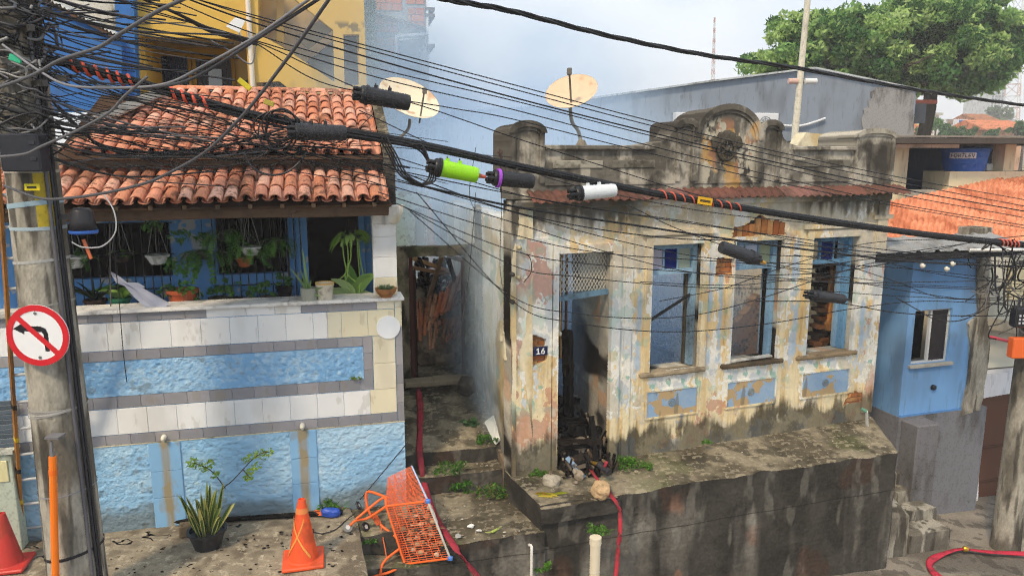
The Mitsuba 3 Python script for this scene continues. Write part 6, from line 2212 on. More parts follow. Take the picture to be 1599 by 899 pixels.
mid = [
    ([(640, 286), (800, 322), (1000, 353), (1200, 382), (1400, 406), (1540, 414), (1600, 416)], 0.019, 'thick black cable crossing just over the doorway and the windows', None),
    ([(600, 262), (800, 303), (1000, 337), (1200, 366), (1400, 392), (1600, 412)], 0.009, None, 1),
    ([(620, 280), (800, 331), (950, 372), (1100, 402), (1250, 412), (1400, 418), (1600, 440)], 0.008, None, 1),
    ([(610, 290), (800, 347), (950, 394), (1100, 428), (1300, 441), (1450, 440), (1600, 437)], 0.008, None, 1),
    ([(590, 300), (800, 366), (950, 396), (1200, 415), (1400, 452), (1600, 480)], 0.008, None, 1),
    ([(600, 310), (800, 391), (950, 415), (1200, 433), (1400, 446), (1600, 455)], 0.008, None, 1),
    ([(625, 320), (800, 414), (900, 432), (1080, 448), (1250, 452), (1400, 462), (1600, 470)], 0.0075, None, 1),
    ([(640, 330), (800, 463), (900, 489), (1010, 497), (1100, 489), (1200, 462), (1290, 432), (1400, 404), (1600, 392)], 0.008, None, 1),
    ([(650, 300), (800, 470), (900, 504), (1050, 518), (1200, 505), (1330, 482), (1450, 470), (1600, 478)], 0.008, None, 1),
    ([(580, 250), (760, 318), (900, 352), (1050, 372), (1200, 378), (1400, 398), (1600, 420)], 0.010, None, 1),
    ([(600, 240), (780, 296), (900, 322), (1100, 350), (1300, 388), (1450, 425), (1600, 445)], 0.008, None, 1),
    ([(980, 320), (1070, 362), (1180, 395), (1300, 400), (1400, 395), (1530, 377)], 0.008, None, 1),
    ([(1030, 470), (1130, 450), (1200, 425), (1280, 400), (1370, 378), (1530, 372)], 0.007, None, 1),
    ([(1180, 470), (1300, 472), (1400, 488), (1500, 493), (1600, 492)], 0.010, None, 1),
    ([(1400, 465), (1432, 483), (1460, 498), (1500, 500), (1545, 478), (1600, 440)], 0.010, None, 1),
    ([(1200, 410), (1260, 420), (1330, 408), (1450, 392), (1530, 376), (1600, 368)], 0.008, None, 1),
    ([(1240, 398), (1300, 408), (1400, 440), (1480, 466), (1600, 462)], 0.008, None, 1),
    ([(1190, 430), (1300, 425), (1400, 410), (1500, 400), (1600, 402)], 0.009, None, 1),
    ([(1000, 440), (1150, 445), (1300, 432), (1420, 444), (1600, 452)], 0.007, None, 1),
]
def y_at(l, x):
    q = np.array(l, float)
    return float(np.interp(x, q[:, 0], q[:, 1])) if q[0, 0] <= x <= q[-1, 0] else None


LONG = sorted([i for i, q in enumerate(mid) if q[3] and y_at(q[0], 1150)], key=lambda i: y_at(mid[i][0], 1150))
SHORT = sorted([i for i, q in enumerate(mid) if q[3] and not y_at(q[0], 1150)], key=lambda i: y_at(mid[i][0], 1480))
for i, (l, r, lab, g) in enumerate(mid):
    if not lab:
        lab = f'thin black line before the painted facade, {ORD[LONG.index(i)]} from the top beside the second window' if i in LONG else f'thin black line before the blue house, {ORD[SHORT.index(i)]} from the top above its window'
    cable('overhead_line', [(x, y, 0.12 + 0.035 * (i % 6)) for x, y in l], r, CABK[i % 4], lab, 'thin lines before the painted facade' if i in LONG else 'lines before the blue house' if g else None)
# lines hanging before the left house, from the left pole to the middle
rr_ = random.Random(21)
GL = 'black lines strung before the tiled roofs'
for i in range(19):
    y0 = rr_.uniform(55, 190)
    y3 = rr_.uniform(200, 300)
    ym = (y0 * 0.55 + y3 * 0.45) + rr_.uniform(-12, 22)
    xe = rr_.choice([580, 620, 660, 700, 800])
    o = rr_.uniform(-0.1, 0.3)
    l = [(50, y0, o), (150 + rr_.uniform(-20, 20), y0 + (ym - y0) * 0.55 + rr_.uniform(0, 14), o), (290 + rr_.uniform(-30, 30), ym + rr_.uniform(0, 10), o), (440, ym + (y3 - ym) * 0.5 + rr_.uniform(0, 12), o), (xe, y3 + (xe - 600) * 0.18, o)]
    cable('service_line', l, rr_.choice([0.005, 0.006, 0.007, 0.009]), CABK[i % 4], 'black line strung from the left pole before the tiled roofs', GL)
for i in range(12):                                     # slack loops sagging across the roofs
    x0 = rr_.uniform(95, 330)
    y0 = rr_.uniform(190, 235)
    ln = rr_.uniform(180, 330)
    dp = rr_.uniform(15, 45)
    o = rr_.uniform(-0.05, 0.35)
    l = [(x0, y0, o), (x0 + ln * 0.3, y0 + dp * 0.8, o), (x0 + ln * 0.55, y0 + dp, o), (x0 + ln * 0.8, y0 + dp * 0.55, o), (x0 + ln, y0 - rr_.uniform(-15, 30), o)]
    cable('slack_line', l, rr_.choice([0.006, 0.007, 0.009]), CABK[i % 4], 'slack black line sagging before the two tiled roofs', 'slack lines before the tiled roofs')
for i, l in enumerate(([(130, 200), (150, 225), (190, 238), (250, 242), (310, 237), (400, 215), (470, 190)], [(75, 150), (110, 190), (150, 222), (200, 236), (330, 240), (450, 228), (560, 235)], [(90, 165), (130, 205), (165, 228), (260, 238), (380, 225), (520, 245), (640, 262)])):
    cable('slack_line', [(x, y, 0.3 + 0.03 * i) for x, y in l], 0.015, CABK[i], 'slack black line sagging before the two tiled roofs', 'slack lines before the tiled roofs')
# big loops of spare cable under the bundle
for i in range(4):
    j = i * 4
    l = [(590 + j, 212), (606 + j, 240), (622 + j, 270), (640 + j, 284), (655 + j, 288), (668 + j, 280), (671 + j - i * 3, 262), (660, 240 - j), (640, 226)]
    cable('cable_loop', [(x, y, -0.02 - 0.03 * i) for x, y in l], 0.012, CABK[i], 'black spare cable loop hanging under the bundle left of the green closure', 'loops left of the green closure')
for i in range(5):
    cx, cy, rx, ry = 432 + R.uniform(-6, 12), 200 + R.uniform(-6, 8), 26 + R.uniform(-6, 16), 22 + R.uniform(-4, 12)
    l = [(cx + rx * math.cos(t), cy + ry * math.sin(t), -0.03 - 0.02 * i) for t in np.linspace(0, 2 * math.pi * 1.1, 14)]
    cable('cable_loop', l, 0.011, CABK[i % 4], 'black cable coil hanging left of the lower black closure', 'coils left of the lower closure', n=5)
l = [(380, 238), (395, 262), (420, 273), (445, 270), (465, 256), (480, 236)]
cable('cable_loop', [(x, y, -0.05) for x, y in l], 0.016, '2c2c30', 'black U-shaped cable loop hanging between the two tiled roofs')
for l, lab in (([(60, 262), (190, 244), (300, 246), (420, 236)], 'pale grey line sagging under the upper tiled eave'), ([(325, 62), (360, 80), (392, 100), (400, 66)], 'black loop of cable before the white drainpipe')):
    cable('grey_line', [(x, y, 0.3) for x, y in l], 0.010, '77777c', lab)
# near cables that run over the camera's side of the street
def cable3(key, pts, r, col, label, group=None, sides=8):
    m = M(WORLD, col)
    m.tube(spline([aty(*q) for q in pts], 8), r, sides=sides)
    return m.put(key, 'satin', label, 'cable', group, smooth=True)


NY = LPY - 0.45
cable3('near_cable', [(-30, 147, 6.9), (50, 118, 6.7), (94, 94, 6.5), (152, 75, 6.3), (180, 58, 6.15), (212, 38, 6.0), (250, 16, 5.8), (290, -3, 5.6), (340, -30, 5.4)], 0.016, '55565a', 'thick grey cable rising across the top left corner')
cable3('near_cable', [(4, 70, 7.2), (60, 110, 7.0), (110, 134, 6.8), (200, 137, 6.5), (262, 130, 6.3), (320, 102, 6.1), (400, 57, 5.8), (490, -6, 5.5)], 0.012, '77787c', 'pale grey cable sagging then rising before the yellow house, upper one')
cable3('near_cable', [(150, 135, 6.8), (210, 138, 6.5), (275, 131, 6.25), (325, 110, 6.1), (400, 62, 5.8), (505, -6, 5.5)], 0.013, '3c3c40', 'dark grey cable rising beside the pale one before the yellow house')
cable3('near_cable', [(-30, 247, 6.9), (36, 241, 6.8), (66, 228, 6.7), (120, 204, 6.55), (170, 176, 6.4), (195, 150, 6.3), (230, 120, 6.2)], 0.012, '606064', 'grey cable crossing over the black box on the left pole')
cable3('near_cable', [(6, 290, 7.2), (60, 309, 7.0), (100, 310, 6.85), (160, 302, 6.65), (220, 288, 6.45), (260, 272, 6.3), (320, 238, 6.1), (370, 190, 5.9), (406, 148, 5.8), (460, 76, 5.6), (520, -10, 5.3)], 0.013, '4c4c50', 'long grey cable rising from the left pole past the tiled roofs to the top')
tw = [(640, -16, 6.2), (700, 0, 6.5), (800, 18, 6.9), (950, 56, 7.7), (1100, 86, 8.5), (1240, 106, 9.3), (1400, 135, 10.4), (1500, 151, 11.2), (1610, 166, 12.1)]
c3 = spline([aty(*q) for q in tw], 14)
tg = thing('twisted_cable', 'twisted black power cable sweeping across the sky at the top right', 'cable')
n = len(c3)
for k in range(3):
    ph = k * 2.094 + np.linspace(0, 46, n)
    m = M(WORLD, CABK[k])
    m.tube(c3 + np.stack([0.3 * 0.014 * np.cos(ph), 0.014 * np.cos(ph), 0.014 * np.sin(ph)], 1), 0.0135, sides=6)
    m.put(tg + '__strand', 'satin', smooth=True)
# drop wires
for l, lab in (([(743, 300), (735, 400), (727, 470), (714, 540)], 'thin wire dropping before the alley gateway'), ([(784, 235), (783, 330), (781, 420), (790, 470)], 'thin wire dropping at the corner of the burned house'), ([(743, 230), (733, 300), (742, 330)], 'thin wire looping down beside the green closure')):
    cable('drop_wire', [(x, y, 0.9) for x, y in l], 0.006, '3c3b3a', lab)
cable('drop_wire', [(177, 380, 0.2), (182, 330, 0.25), (175, 350, 0.2), (186, 470, 0.2), (192, 545, 0.2), (198, 596, 0.2)], 0.005, '2c2c2c', 'thin dark wire hanging loose before the white tiles')
cable3('drop_wire', [(112, 378, 7.5), (130, 386, 7.5), (160, 384, 7.5), (180, 362, 7.5), (178, 330, 7.5), (160, 300, 7.5)], 0.007, 'b9babb', 'white cable loop hanging beside the bell-shaped housing')
# iron finial with wires by the corner
m = M(WORLD, '4a322c')
p = aty(782, 238, 10.6)
for k in range(6):
    b_ = np.array([math.cos(k * 1.047), 0, math.sin(k * 1.047)]) * 0.055
    m.tube([p, p + b_], [0.02, 0.008], sides=5)
m.tube([p, aty(782, 300, 10.6)], 0.012, sides=6)
m.put('iron_bracket', 'satin', 'small rusty star-shaped iron bracket at the corner of the parapet', 'bracket')

# the snarl of wire ends and coils on the left pole
m = M(WORLD)
rr_ = random.Random(9)
for i in range(90):
    z = rr_.uniform(5.15, 7.35)
    a0_ = rr_.uniform(-2.6, 0.3)
    r_ = prad(z) + rr_.uniform(0.02, 0.16)
    n_ = rr_.choice([5, 6, 8])
    pts = []
    for k in range(n_):
        a = a0_ + (k - n_ / 2) * rr_.uniform(0.12, 0.4)
        rk = r_ + rr_.uniform(-0.02, 0.05)
        pts.append((LPX + rk * math.cos(a), LPY + rk * math.sin(a), z + 0.10 * math.sin(k * 0.9 + i) + rr_.uniform(-0.03, 0.03)))
    m.tube(spline(pts, 4), rr_.choice([0.007, 0.009, 0.012, 0.015]), rr_.choice(['1a1a1c', '222225', '3a3a3d', '2a2a2c', '6e6e70', '8a8a88']), sides=5)
for i in range(100):
    z = rr_.uniform(5.1, 7.3)
    p0 = (LPX + rr_.uniform(-0.5, 0.2), LPY - rr_.uniform(0.2, 0.40), z)
    dx = rr_.uniform(0.4, 2.0)
    p1 = (LPX + dx, LPY + 0.33 * dx - rr_.uniform(0.0, 0.30), z - 0.24 * dx + rr_.uniform(-0.10, 0.08))
    pm_ = ((p0[0] + p1[0]) / 2, (p0[1] + p1[1]) / 2, (p0[2] + p1[2]) / 2 - rr_.uniform(0, 0.2))
    m.tube(spline([p0, pm_, p1], 6), rr_.choice([0.006, 0.008, 0.010]), rr_.choice(['1a1a1c', '242427', '303033', '57575a']), sides=5)
m.put('wire_tangle', 'satin', 'dense tangle of black wire coils and ends on the left utility pole', 'cable tangle', kind='stuff', smooth=True)
m = M(WORLD)
for i in range(46):
    p0 = aty(rr_.uniform(1545, 1610), rr_.uniform(370, 470), RPY - rr_.uniform(0.2, 0.4))
    p1 = p0 + np.array([rr_.uniform(-0.5, 0.4), rr_.uniform(-0.1, 0.1), rr_.uniform(-0.7, 0.2)])
    q = (p0 + p1) / 2 + np.array([rr_.uniform(-0.2, 0.2), 0, -rr_.uniform(0, 0.25)])
    m.tube(spline([p0, q, p1], 6), rr_.choice([0.008, 0.010, 0.014]), rr_.choice(['1a1a1c', '242427', '303033', '77777a']), sides=5)
m.put('wire_tangle', 'satin', 'smaller tangle of black wires on the right utility pole', 'cable tangle', kind='stuff', smooth=True)
for (x, y, c, lb) in ((24, 92, '2fae84', 'small green plastic clip in the wire tangle'), (420, 161, 'b5a545', 'olive-yellow tag hanging in the wires over the tiled roof'), (382, 132, 'e0cf2a', 'bright yellow cable marker before the yellow house')):
    p = aty(x, y, 7.15 if x < 100 else 8.7)
    m = M(WORLD, c)
    b_ = rbox(0.12 if x != 382 else 0.17, 0.02, 0.06, 0.006)
    b_.apply_transform(trimesh.transformations.rotation_matrix(0.35 if x != 382 else 0.7, [0, 1, 0]))
    b_.apply_translation(p)
    m.tm(b_)
    m.put('cable_tag', 'satin', lb, 'tag')
# ---- fibre splice closures
def closure(label, x0, y0, x1, y1, dia, body, cap, off=-0.12, ring=None, ribs=12, lugs=True, tail=None):
    k = thing('splice_closure', label, 'splice closure')
    a, b = C.p3(x0, y0, off), C.p3(x1, y1, off)
    ax = (b - a) / np.linalg.norm(b - a)
    Ln = np.linalg.norm(b - a)
    r = dia / 2 / FPX * float((a[1] * _c - (a[2] - CAMZ) * _s))
    cl_ = 0.2 * Ln
    prof = [(0.0, cl_)]
    for i in range(ribs):
        t0 = cl_ + (Ln - cl_ - 0.03) * i / ribs
        t1 = cl_ + (Ln - cl_ - 0.03) * (i + 0.6) / ribs
        rr2 = r * (1.0 - 0.08 * i / ribs)
        prof += [(rr2, t0), (rr2, t1), (rr2 * 0.955, t1 + 0.002), (rr2 * 0.955, cl_ + (Ln - cl_ - 0.03) * (i + 1) / ribs - 0.002)]
    prof += [(r * 0.9, Ln - 0.03), (r * 0.84, Ln - 0.008), (r * 0.6, Ln), (0, Ln)]
    m = M(WORLD, body)
    m.lathe(prof, a, sides=24, axis=ax)
    m.put(k + '__dome', 'satin')
    m = M(WORLD, cap)
    m.lathe([(0, cl_ * 0.35), (r * 0.9, cl_ * 0.35), (r * 1.02, cl_ * 0.5), (r * 1.02, cl_ * 0.8), (r * 1.14, cl_ * 0.82), (r * 1.14, cl_ * 1.06), (r, cl_ * 1.07)], a, sides=24, axis=ax)
    m.put(k + '__base', 'satin')
    up = np.cross(ax, C.V)
    sd = np.cross(ax, up)
    for i in range(5):
        t = i * 1.2566 + 0.4
        o = (up * math.cos(t) + sd * math.sin(t)) * r * 0.55
        m = M(WORLD, cap)
        m.tube([a + o + ax * cl_ * 0.4, a + o - ax * cl_ * 0.35], r * 0.26, sides=10)
        m.put(k + '__port', 'satin')
    if ring:
        m = M(WORLD, ring)
        m.lathe([(r * 1.0, cl_ * 0.78), (r * 1.2, cl_ * 0.78), (r * 1.2, cl_ * 1.1), (r, cl_ * 1.1)], a, sides=24, axis=ax)
        m.put(k + '__clamp_ring', 'satin')
    if lugs:
        m = M(WORLD, body)
        for t in (0.36, 0.62):
            c_ = a + ax * Ln * t + np.array([0, 0, 1]) * r * 0.98
            m.obox(c_ - ax * 0.02, c_ + ax * 0.02, 0.025, 0.06)
        m.put(k + '__lug', 'satin')
    if tail:
        m = M(WORLD, tail)
        m.tube([b - ax * 0.01, b + ax * 0.10], [r * 0.3, r * 0.18], sides=8)
        m.put(k + '__tail', 'satin')
    for t in (0.36, 0.62):                              # hanger straps to the cable above
        m = M(WORLD, '2b2b2e')
        c_ = a + ax * Ln * t + np.array([0, 0, 1]) * r
        m.tube([c_, c_ + [0, 0, 0.05] - 0.1 * C.V * off], 0.008, sides=5)
        m.put(k + '__hanger', 'satin')


closure('black ribbed splice closure highest of all, before the big cream dish', 557, 146, 640, 161, 28, '242529', '1c1d20', -0.05)
closure('black ribbed splice closure before the tiled roof, under the highest one', 455, 206, 541, 208, 27, '26272c', '1d1e22', -0.16)
closure('bright lime-green splice closure with a black base', 672, 259, 746, 274, 27, '8fd01c', '1d1e20', -0.16, tail='b2543f')
closure('black splice closure with a purple clamp ring', 765, 277, 833, 284, 25, '232428', '1e1f22', -0.14, ring='9a44c4', lugs=False)
closure('white splice closure with a black base, before the red roofing sheets', 893, 303, 961, 297, 23, 'cfd6da', '1c1d20', -0.14, ribs=8)
closure('dark grey splice closure hanging aslant before the second window', 1182, 405, 1126, 385, 21, '2f3238', '26282d', -0.1, lugs=False)
closure('small dark splice closure before the third window', 1262, 460, 1318, 467, 17, '2a2c31', '222327', -0.05, lugs=False, tail='1c1c1e')
q = C.p3(1186, 407, -0.1)
m = M(WORLD, 'b98a2c')
m.tube([q, q + C.U * 0.1 - [0, 0, 0.04]], [0.035, 0.02], sides=8)
m.put('cable_plug', 'satin', 'small brass-yellow plug at the lower end of the aslant grey closure', 'plug')
a = aty(1592, 497, RPY - 0.36)
kk = thing('terminal_box', 'squat black terminal box on the right utility pole above the orange box', 'junction box')
m = M(WORLD, '1f2024')
m.box(a[0] - 0.09, a[0] + 0.25, RPY - 0.42, RPY - 0.22, a[2] - 0.15, a[2] + 0.19, bev=0.03)
m.put(kk + '__case', 'satin')
m = M(WORLD, 'b9bcc0')
for i in range(4):
    for j in range(3):
        m.box(a[0] - 0.05 + 0.06 * i, a[0] - 0.02 + 0.06 * i, RPY - 0.428, RPY - 0.42, a[2] - 0.08 + 0.06 * j, a[2] - 0.05 + 0.06 * j)
m.put(kk + '__sockets', 'satin')
# insulators on the right line
for (x, y) in ((1487, 412), (1478, 420), (1440, 415)):
    p = C.p3(x, y, 0.1)
    m = M(WORLD, 'cfcbbd')
    m.lathe([(0, -0.03), (0.025, -0.025), (0.045, 0), (0.025, 0.02), (0.03, 0.04), (0, 0.05)], p, sides=10, axis=C.U)
    m.put('line_insulator', 'satin', 'small pale insulator strung on the wires before the blue house', 'insulator', 'insulators before the blue house', smooth=True)

# ================================================================ things in the street
def cone(label, px, py, ztop_px, col, base_w, tilt=(0, 0), band=None, tape=None):
    k = thing('traffic_cone', label, 'traffic cone')
    b = onz(px, py, 0.0)
    b[2] = 0.008
    top = aty(px, ztop_px, b[1])[2]
    ax = np.array([tilt[0], tilt[1], 1.0])
    m = M(WORLD, col)
    h = top - 0.05
    m.lathe([(base_w * 0.40, 0.045), (base_w * 0.36, 0.06), (0.045, h), (0.035, h + 0.005), (0.03, h - 0.04), (0.0, h - 0.3)], b, sides=32, axis=ax)
    m.put(k + '__body', 'cone_plastic', smooth=False)
    m = M(WORLD, col)
    bs = rbox(base_w, base_w, 0.05, 0.015)
    bs.apply_transform(trimesh.transformations.rotation_matrix(0.25, [0, 0, 1]))
    bs.apply_translation(b + [0, 0, 0.025])
    m.tm(bs)
    m.put(k + '__base', 'cone_plastic')
    rad = lambda t: base_w * 0.36 + (0.045 - base_w * 0.36) * t
    if band:
        m = M(WORLD, band)
        m.lathe([(rad(0.78) + 0.004, 0.06 + (h - 0.06) * 0.78), (rad(0.87) + 0.004, 0.06 + (h - 0.06) * 0.87)], b, sides=32, axis=ax)
        m.put(k + '__band', 'satin')
    if tape:
        for s in (-1, 1):
            m = M(WORLD, tape)
            v = []
            for i in range(14):
                t = i / 13
                zt = 0.74 - 0.66 * t
                a = -1.75 + s * (0.9 - 1.9 * t)
                for dz in (-0.03, 0.03):
                    r = rad(zt + dz) + 0.006
                    z = 0.06 + (h - 0.06) * (zt + dz)
                    v.append(b + np.array([r * math.cos(a), r * math.sin(a), z]))
            m.add(np.array(v), np.array([(i * 2, i * 2 + 1, i * 2 + 3, i * 2 + 2) for i in range(13)]))
            m.put(k + '__tape', 'satin')
    return k


scene['cone_plastic'] = {'type': 'blendbsdf', 'weight': proc(lambda p, n, uv: 0.45 * smoothstep(0.5, 0.75, fbm(p.x * 9, p.y * 9, p.z * 6, 5))), 'a': two(prin(VC, 0.45, spec=0.4)), 'b': two(prin('8a4a34', 0.9))}
cone('orange traffic cone wrapped in yellow tape, standing on the pavement edge', 474, 876, 774, 'e2582c', 0.50, (0.02, 0.0), 'e0864a', 'e09a48')
cone('faded red traffic cone at the left edge beside the utility pole', 14, 884, 796, 'c23a32', 0.46, (-0.02, 0))
od = thing('orange_rod', 'bright orange measuring rod standing upright against the left utility pole', 'rod')
m = M(WORLD, 'ef7a1a')
p0, p1 = aty(87, 912, LPY - 0.42), aty(82, 712, LPY - 0.40)
m.tube([p0, p1], 0.036, sides=12)
m.tube([p1 * 0.86 + p0 * 0.14, p1 * 0.9 + p0 * 0.1], 0.039, 'e86c14', sides=12)
m.put(od + '__tube', 'satin')
m = M(WORLD, '6d6d70')
m.tube([p1, p1 + [-0.005, 0.0, 0.05], aty(80, 688, LPY - 0.38)], [0.024, 0.018, 0.014], sides=8)
m.box(p1[0] - 0.05, p1[0] + 0.09, LPY - 0.42, LPY - 0.28, p1[2] + 0.19, p1[2] + 0.21)
m.put(od + '__clip', 'satin')
# ladder
ld = thing('ladder', 'extension ladder with an orange-brown rail and grey rungs leaning behind the left utility pole', 'ladder')
b0 = onz(36, 845, 0.0)
t0 = aty(-4, 250, 8.25)
off_ = np.array([0.50, 0.16, 0.0])
for o in (0, 1):
    m = M(WORLD, 'a3713c' if o == 0 else '9a6c3c')
    m.obox(b0 + off_ * o, t0 + off_ * o, 0.035, 0.085)
    for k in range(9):
        t = 0.03 + k * 0.045
        q0 = b0 + off_ * o + (t0 - b0) * t
        if k % 2 == 0:
            m.obox(q0, q0 + (t0 - b0) * 0.012, 0.039, 0.089, 'd9b52a' if k % 4 else '2a2622')
    m.put(ld + '__rail', 'grimy')
for k in range(13):
    t = 0.04 + k * 0.0735
    q0 = b0 + (t0 - b0) * t
    m = M(WORLD, 'b3b5b5')
    m.tube([q0, q0 + off_], 0.019, sides=8)
    m.put(ld + '__rung', 'satin', smooth=True)
m = M(WORLD, 'c56b4a')
q0 = b0 + (t0 - b0) * 0.44 + off_ * 0.55
m.tube(spline([q0 + [0, 0, 0.1], q0 + [0.02, -0.02, -0.1], q0 + [0.0, 0, -0.25]]), 0.03, sides=8)
m.tube(spline([q0 + [0.02, 0, -0.25], q0 + [0.05, -0.02, -0.6], q0 + [0.02, 0, -0.9]]), 0.008, '3a3a3c', sides=5)
m.put(ld + '__strap', 'satin', smooth=True)
# shutter and meter box at the far left
sh = thing('roller_shutter', 'grey-blue slatted shutter at the far left edge', 'shutter')
for k in range(16):
    z = 0.98 + k * 0.062
    m = M(L, ['4d5a66', '56636f', '46525d'][k % 3])
    u0 = L.px(-60, 600, -0.12)[0]
    u1 = L.px(14, 600, -0.12)[0]
    m.box(u0, u1, -0.13, -0.115, z + 0.003, z + 0.058, bev=0.005)
    m.put(sh + '__slat', 'satin')
mb = thing('meter_box', 'small pale green meter box at the left edge below the shutter', 'meter box')
m = M(L, 'b9c4b4')
u1, z1 = L.px(17, 708, -0.25)
_, z0 = L.px(22, 800, -0.45)
m.box(u1 - 0.6, u1, -0.25, -0.05, 0.0, z1, bev=0.01)
m.box(u1 - 0.63, u1 + 0.03, -0.28, -0.02, z1 + 0.002, z1 + 0.04, 'd4d8cc')
m.put(mb + '__case', 'grimy')
m = M(L, 'd6cf9f')
m.box(u1 - 0.35, u1 - 0.05, -0.268, -0.252, z1 - 0.36, z1 - 0.08, bev=0.006)
m.put(mb + '__door', 'satin')

# shopping cart lying on its side
ct = thing('shopping_cart', 'orange wire shopping cart lying on its side on the steps, with rubble inside', 'shopping cart')
A = lambda x, y, Y: aty(x, y, Y)
fBL, fTL, bTL = A(632, 880, 9.10), A(603, 790, 9.35), A(606, 745, 9.72)
fBR, fTR, bTR = A(703, 871, 8.98), A(668, 782, 9.25), A(643, 727, 9.80)
bBL, bBR = bTL + (fBL - fTL) + [0.0, 0.12, 0.02], bTR + (fBR - fTR) + [0, 0.12, 0.05]


def grid_face(m, a, b, c, d, nu, nv, r, ru=None):
    """Wires over the quad a-b-c-d: nu along a->d, nv along a->b."""
    for i in range(nu + 1):
        t = i / nu
        m.tube([a + (d - a) * t, b + (c - b) * t], r, sides=4)
    for j in range(nv + 1):
        t = j / nv
        m.tube([a + (b - a) * t, d + (c - d) * t], ru or r, sides=4)


for nm, q, nu, nv in (('side', (fTL, fTR, fBR, fBL), 26, 6), ('side', (bTL, bTR, bBR, bBL), 10, 4), ('base', (fTL, bTL, bBL, fBL), 14, 6), ('side', (bTL, bTR, fTR, fTL), 30, 4), ('side', (bBL, bBR, fBR, fBL), 10, 3)):
    m = M(WORLD, 'e2632e')
    grid_face(m, *q, nu, nv, 0.0042, 0.0055)
    m.put(ct + '__basket_' + nm, 'satin')
m = M(WORLD, 'e8692a')
for seg in ([fTL, fTR], [fBL, fBR], [fTL, fBL]):
    m.tube(seg, 0.015, sides=8)
m.put(ct + '__frame_tube', 'satin')
m = M(WORLD, 'b9b7ae')
m.tube([fTR, fBR], 0.016, sides=8)
m.tube([fBR, bBR, bTR], 0.011, sides=7)
m.put(ct + '__rim', 'satin')
m = M(WORLD, 'a9bede')
m.tube([fTR, bTR], 0.011, sides=7)
m.put(ct + '__rim_strip', 'satin')
for p in (fTR, fBR):
    m = M(WORLD, '4f7fd0')
    b_ = rbox(0.07, 0.06, 0.055, 0.012)
    b_.apply_translation(p)
    m.tm(b_)
    m.put(ct + '__corner_cap', 'satin')
w1, w2, w3 = A(560, 789, 9.62), A(571, 822, 9.42), A(543, 823, 9.24)
for seg in ([fTL, A(575, 808, 9.38), A(556, 812, 9.30), w3 + [0.03, 0, 0.03]], [A(556, 810, 9.30), A(590, 782, 9.45), A(602, 775, 9.5)], [A(602, 775, 9.5), A(573, 768, 9.62), A(577, 800, 9.52), A(598, 822, 9.42), A(620, 840, 9.3), A(627, 862, 9.2), A(632, 876, 9.12)],
            [fBL, A(610, 892, 8.98), A(586, 899, 8.92), A(570, 905, 8.9)], [A(625, 855, 9.2), A(600, 876, 9.05), A(593, 897, 8.96)], [A(602, 775, 9.5), fTL]):
    m = M(WORLD, 'e8692a')
    m.tube(spline(seg, 6), 0.019, sides=8)
    m.put(ct + '__chassis_tube', 'satin', smooth=True)
m = M(WORLD, 'd4683c')
m.tube([A(595, 822, 9.42), A(604, 872, 9.1)], 0.008, sides=6)
m.tube([A(573, 772, 9.6), A(571, 795, 9.6)], 0.012, sides=6)
m.obox(A(582, 800, 9.5), A(592, 818, 9.44), 0.06, 0.05)
m.put(ct + '__brace', 'satin')
for p, ax_, c1 in ((w1, (0.9, 0.1, 0.5), '2a2a2c'), (w2, (0.75, -0.35, 0.5), '2a2a2c'), (w3, (0.35, -0.6, 0.65), '7d7d7a')):
    kk = thing(ct + '__wheel', None, None)
    m = M(WORLD, c1)
    m.lathe([(0.03, -0.014), (0.062, -0.014), (0.068, -0.006), (0.068, 0.006), (0.062, 0.014), (0.03, 0.014)], p, sides=22, axis=ax_)
    m.put(kk + '__tyre', 'satin')
    m = M(WORLD, 'c9c9c4')
    m.lathe([(0.0, -0.013), (0.04, -0.0135), (0.048, -0.005), (0.048, 0.005), (0.04, 0.0135), (0.0, 0.013)], p, sides=18, axis=ax_)
    m.put(kk + '__hub', 'satin')
m = M(WORLD)
cen = (fBL + fBR + bBL + bBR + fTL * 0.6 + fTR * 0.6) / 5.2
for k in range(170):
    s, t, w_ = R.uniform(0.15, 0.95), R.uniform(0.25, 0.97), R.uniform(0.06, 0.6)
    p = (fTL * (1 - s) + fTR * s) * (1 - t) + (fBL * (1 - s) + fBR * s) * t
    p = p + (bTL - fTL) * w_ * (0.4 + 0.5 * t)
    if k % 3:
        b_ = rock(R.uniform(0.012, 0.045), k, 0.8, 1)
        b_.apply_translation(p)
        m.tm(b_, R.choice(['b08a6c', '8d6b52', 'c7a88c', '5f4a3c', '3a2f28']), jit=0.2)
    else:
        a = R.uniform(0, 6.28)
        m.tube([p, p + np.array([math.cos(a), 0.2 * math.sin(a), 0.5 * math.sin(a)]) * R.uniform(0.06, 0.16)], 0.007, R.choice(['c9a98c', 'a98464']), sides=5)
m.put('cart_rubble', 'matte', 'brown rubble and sticks lying in the overturned shopping cart', 'rubble', kind='stuff')

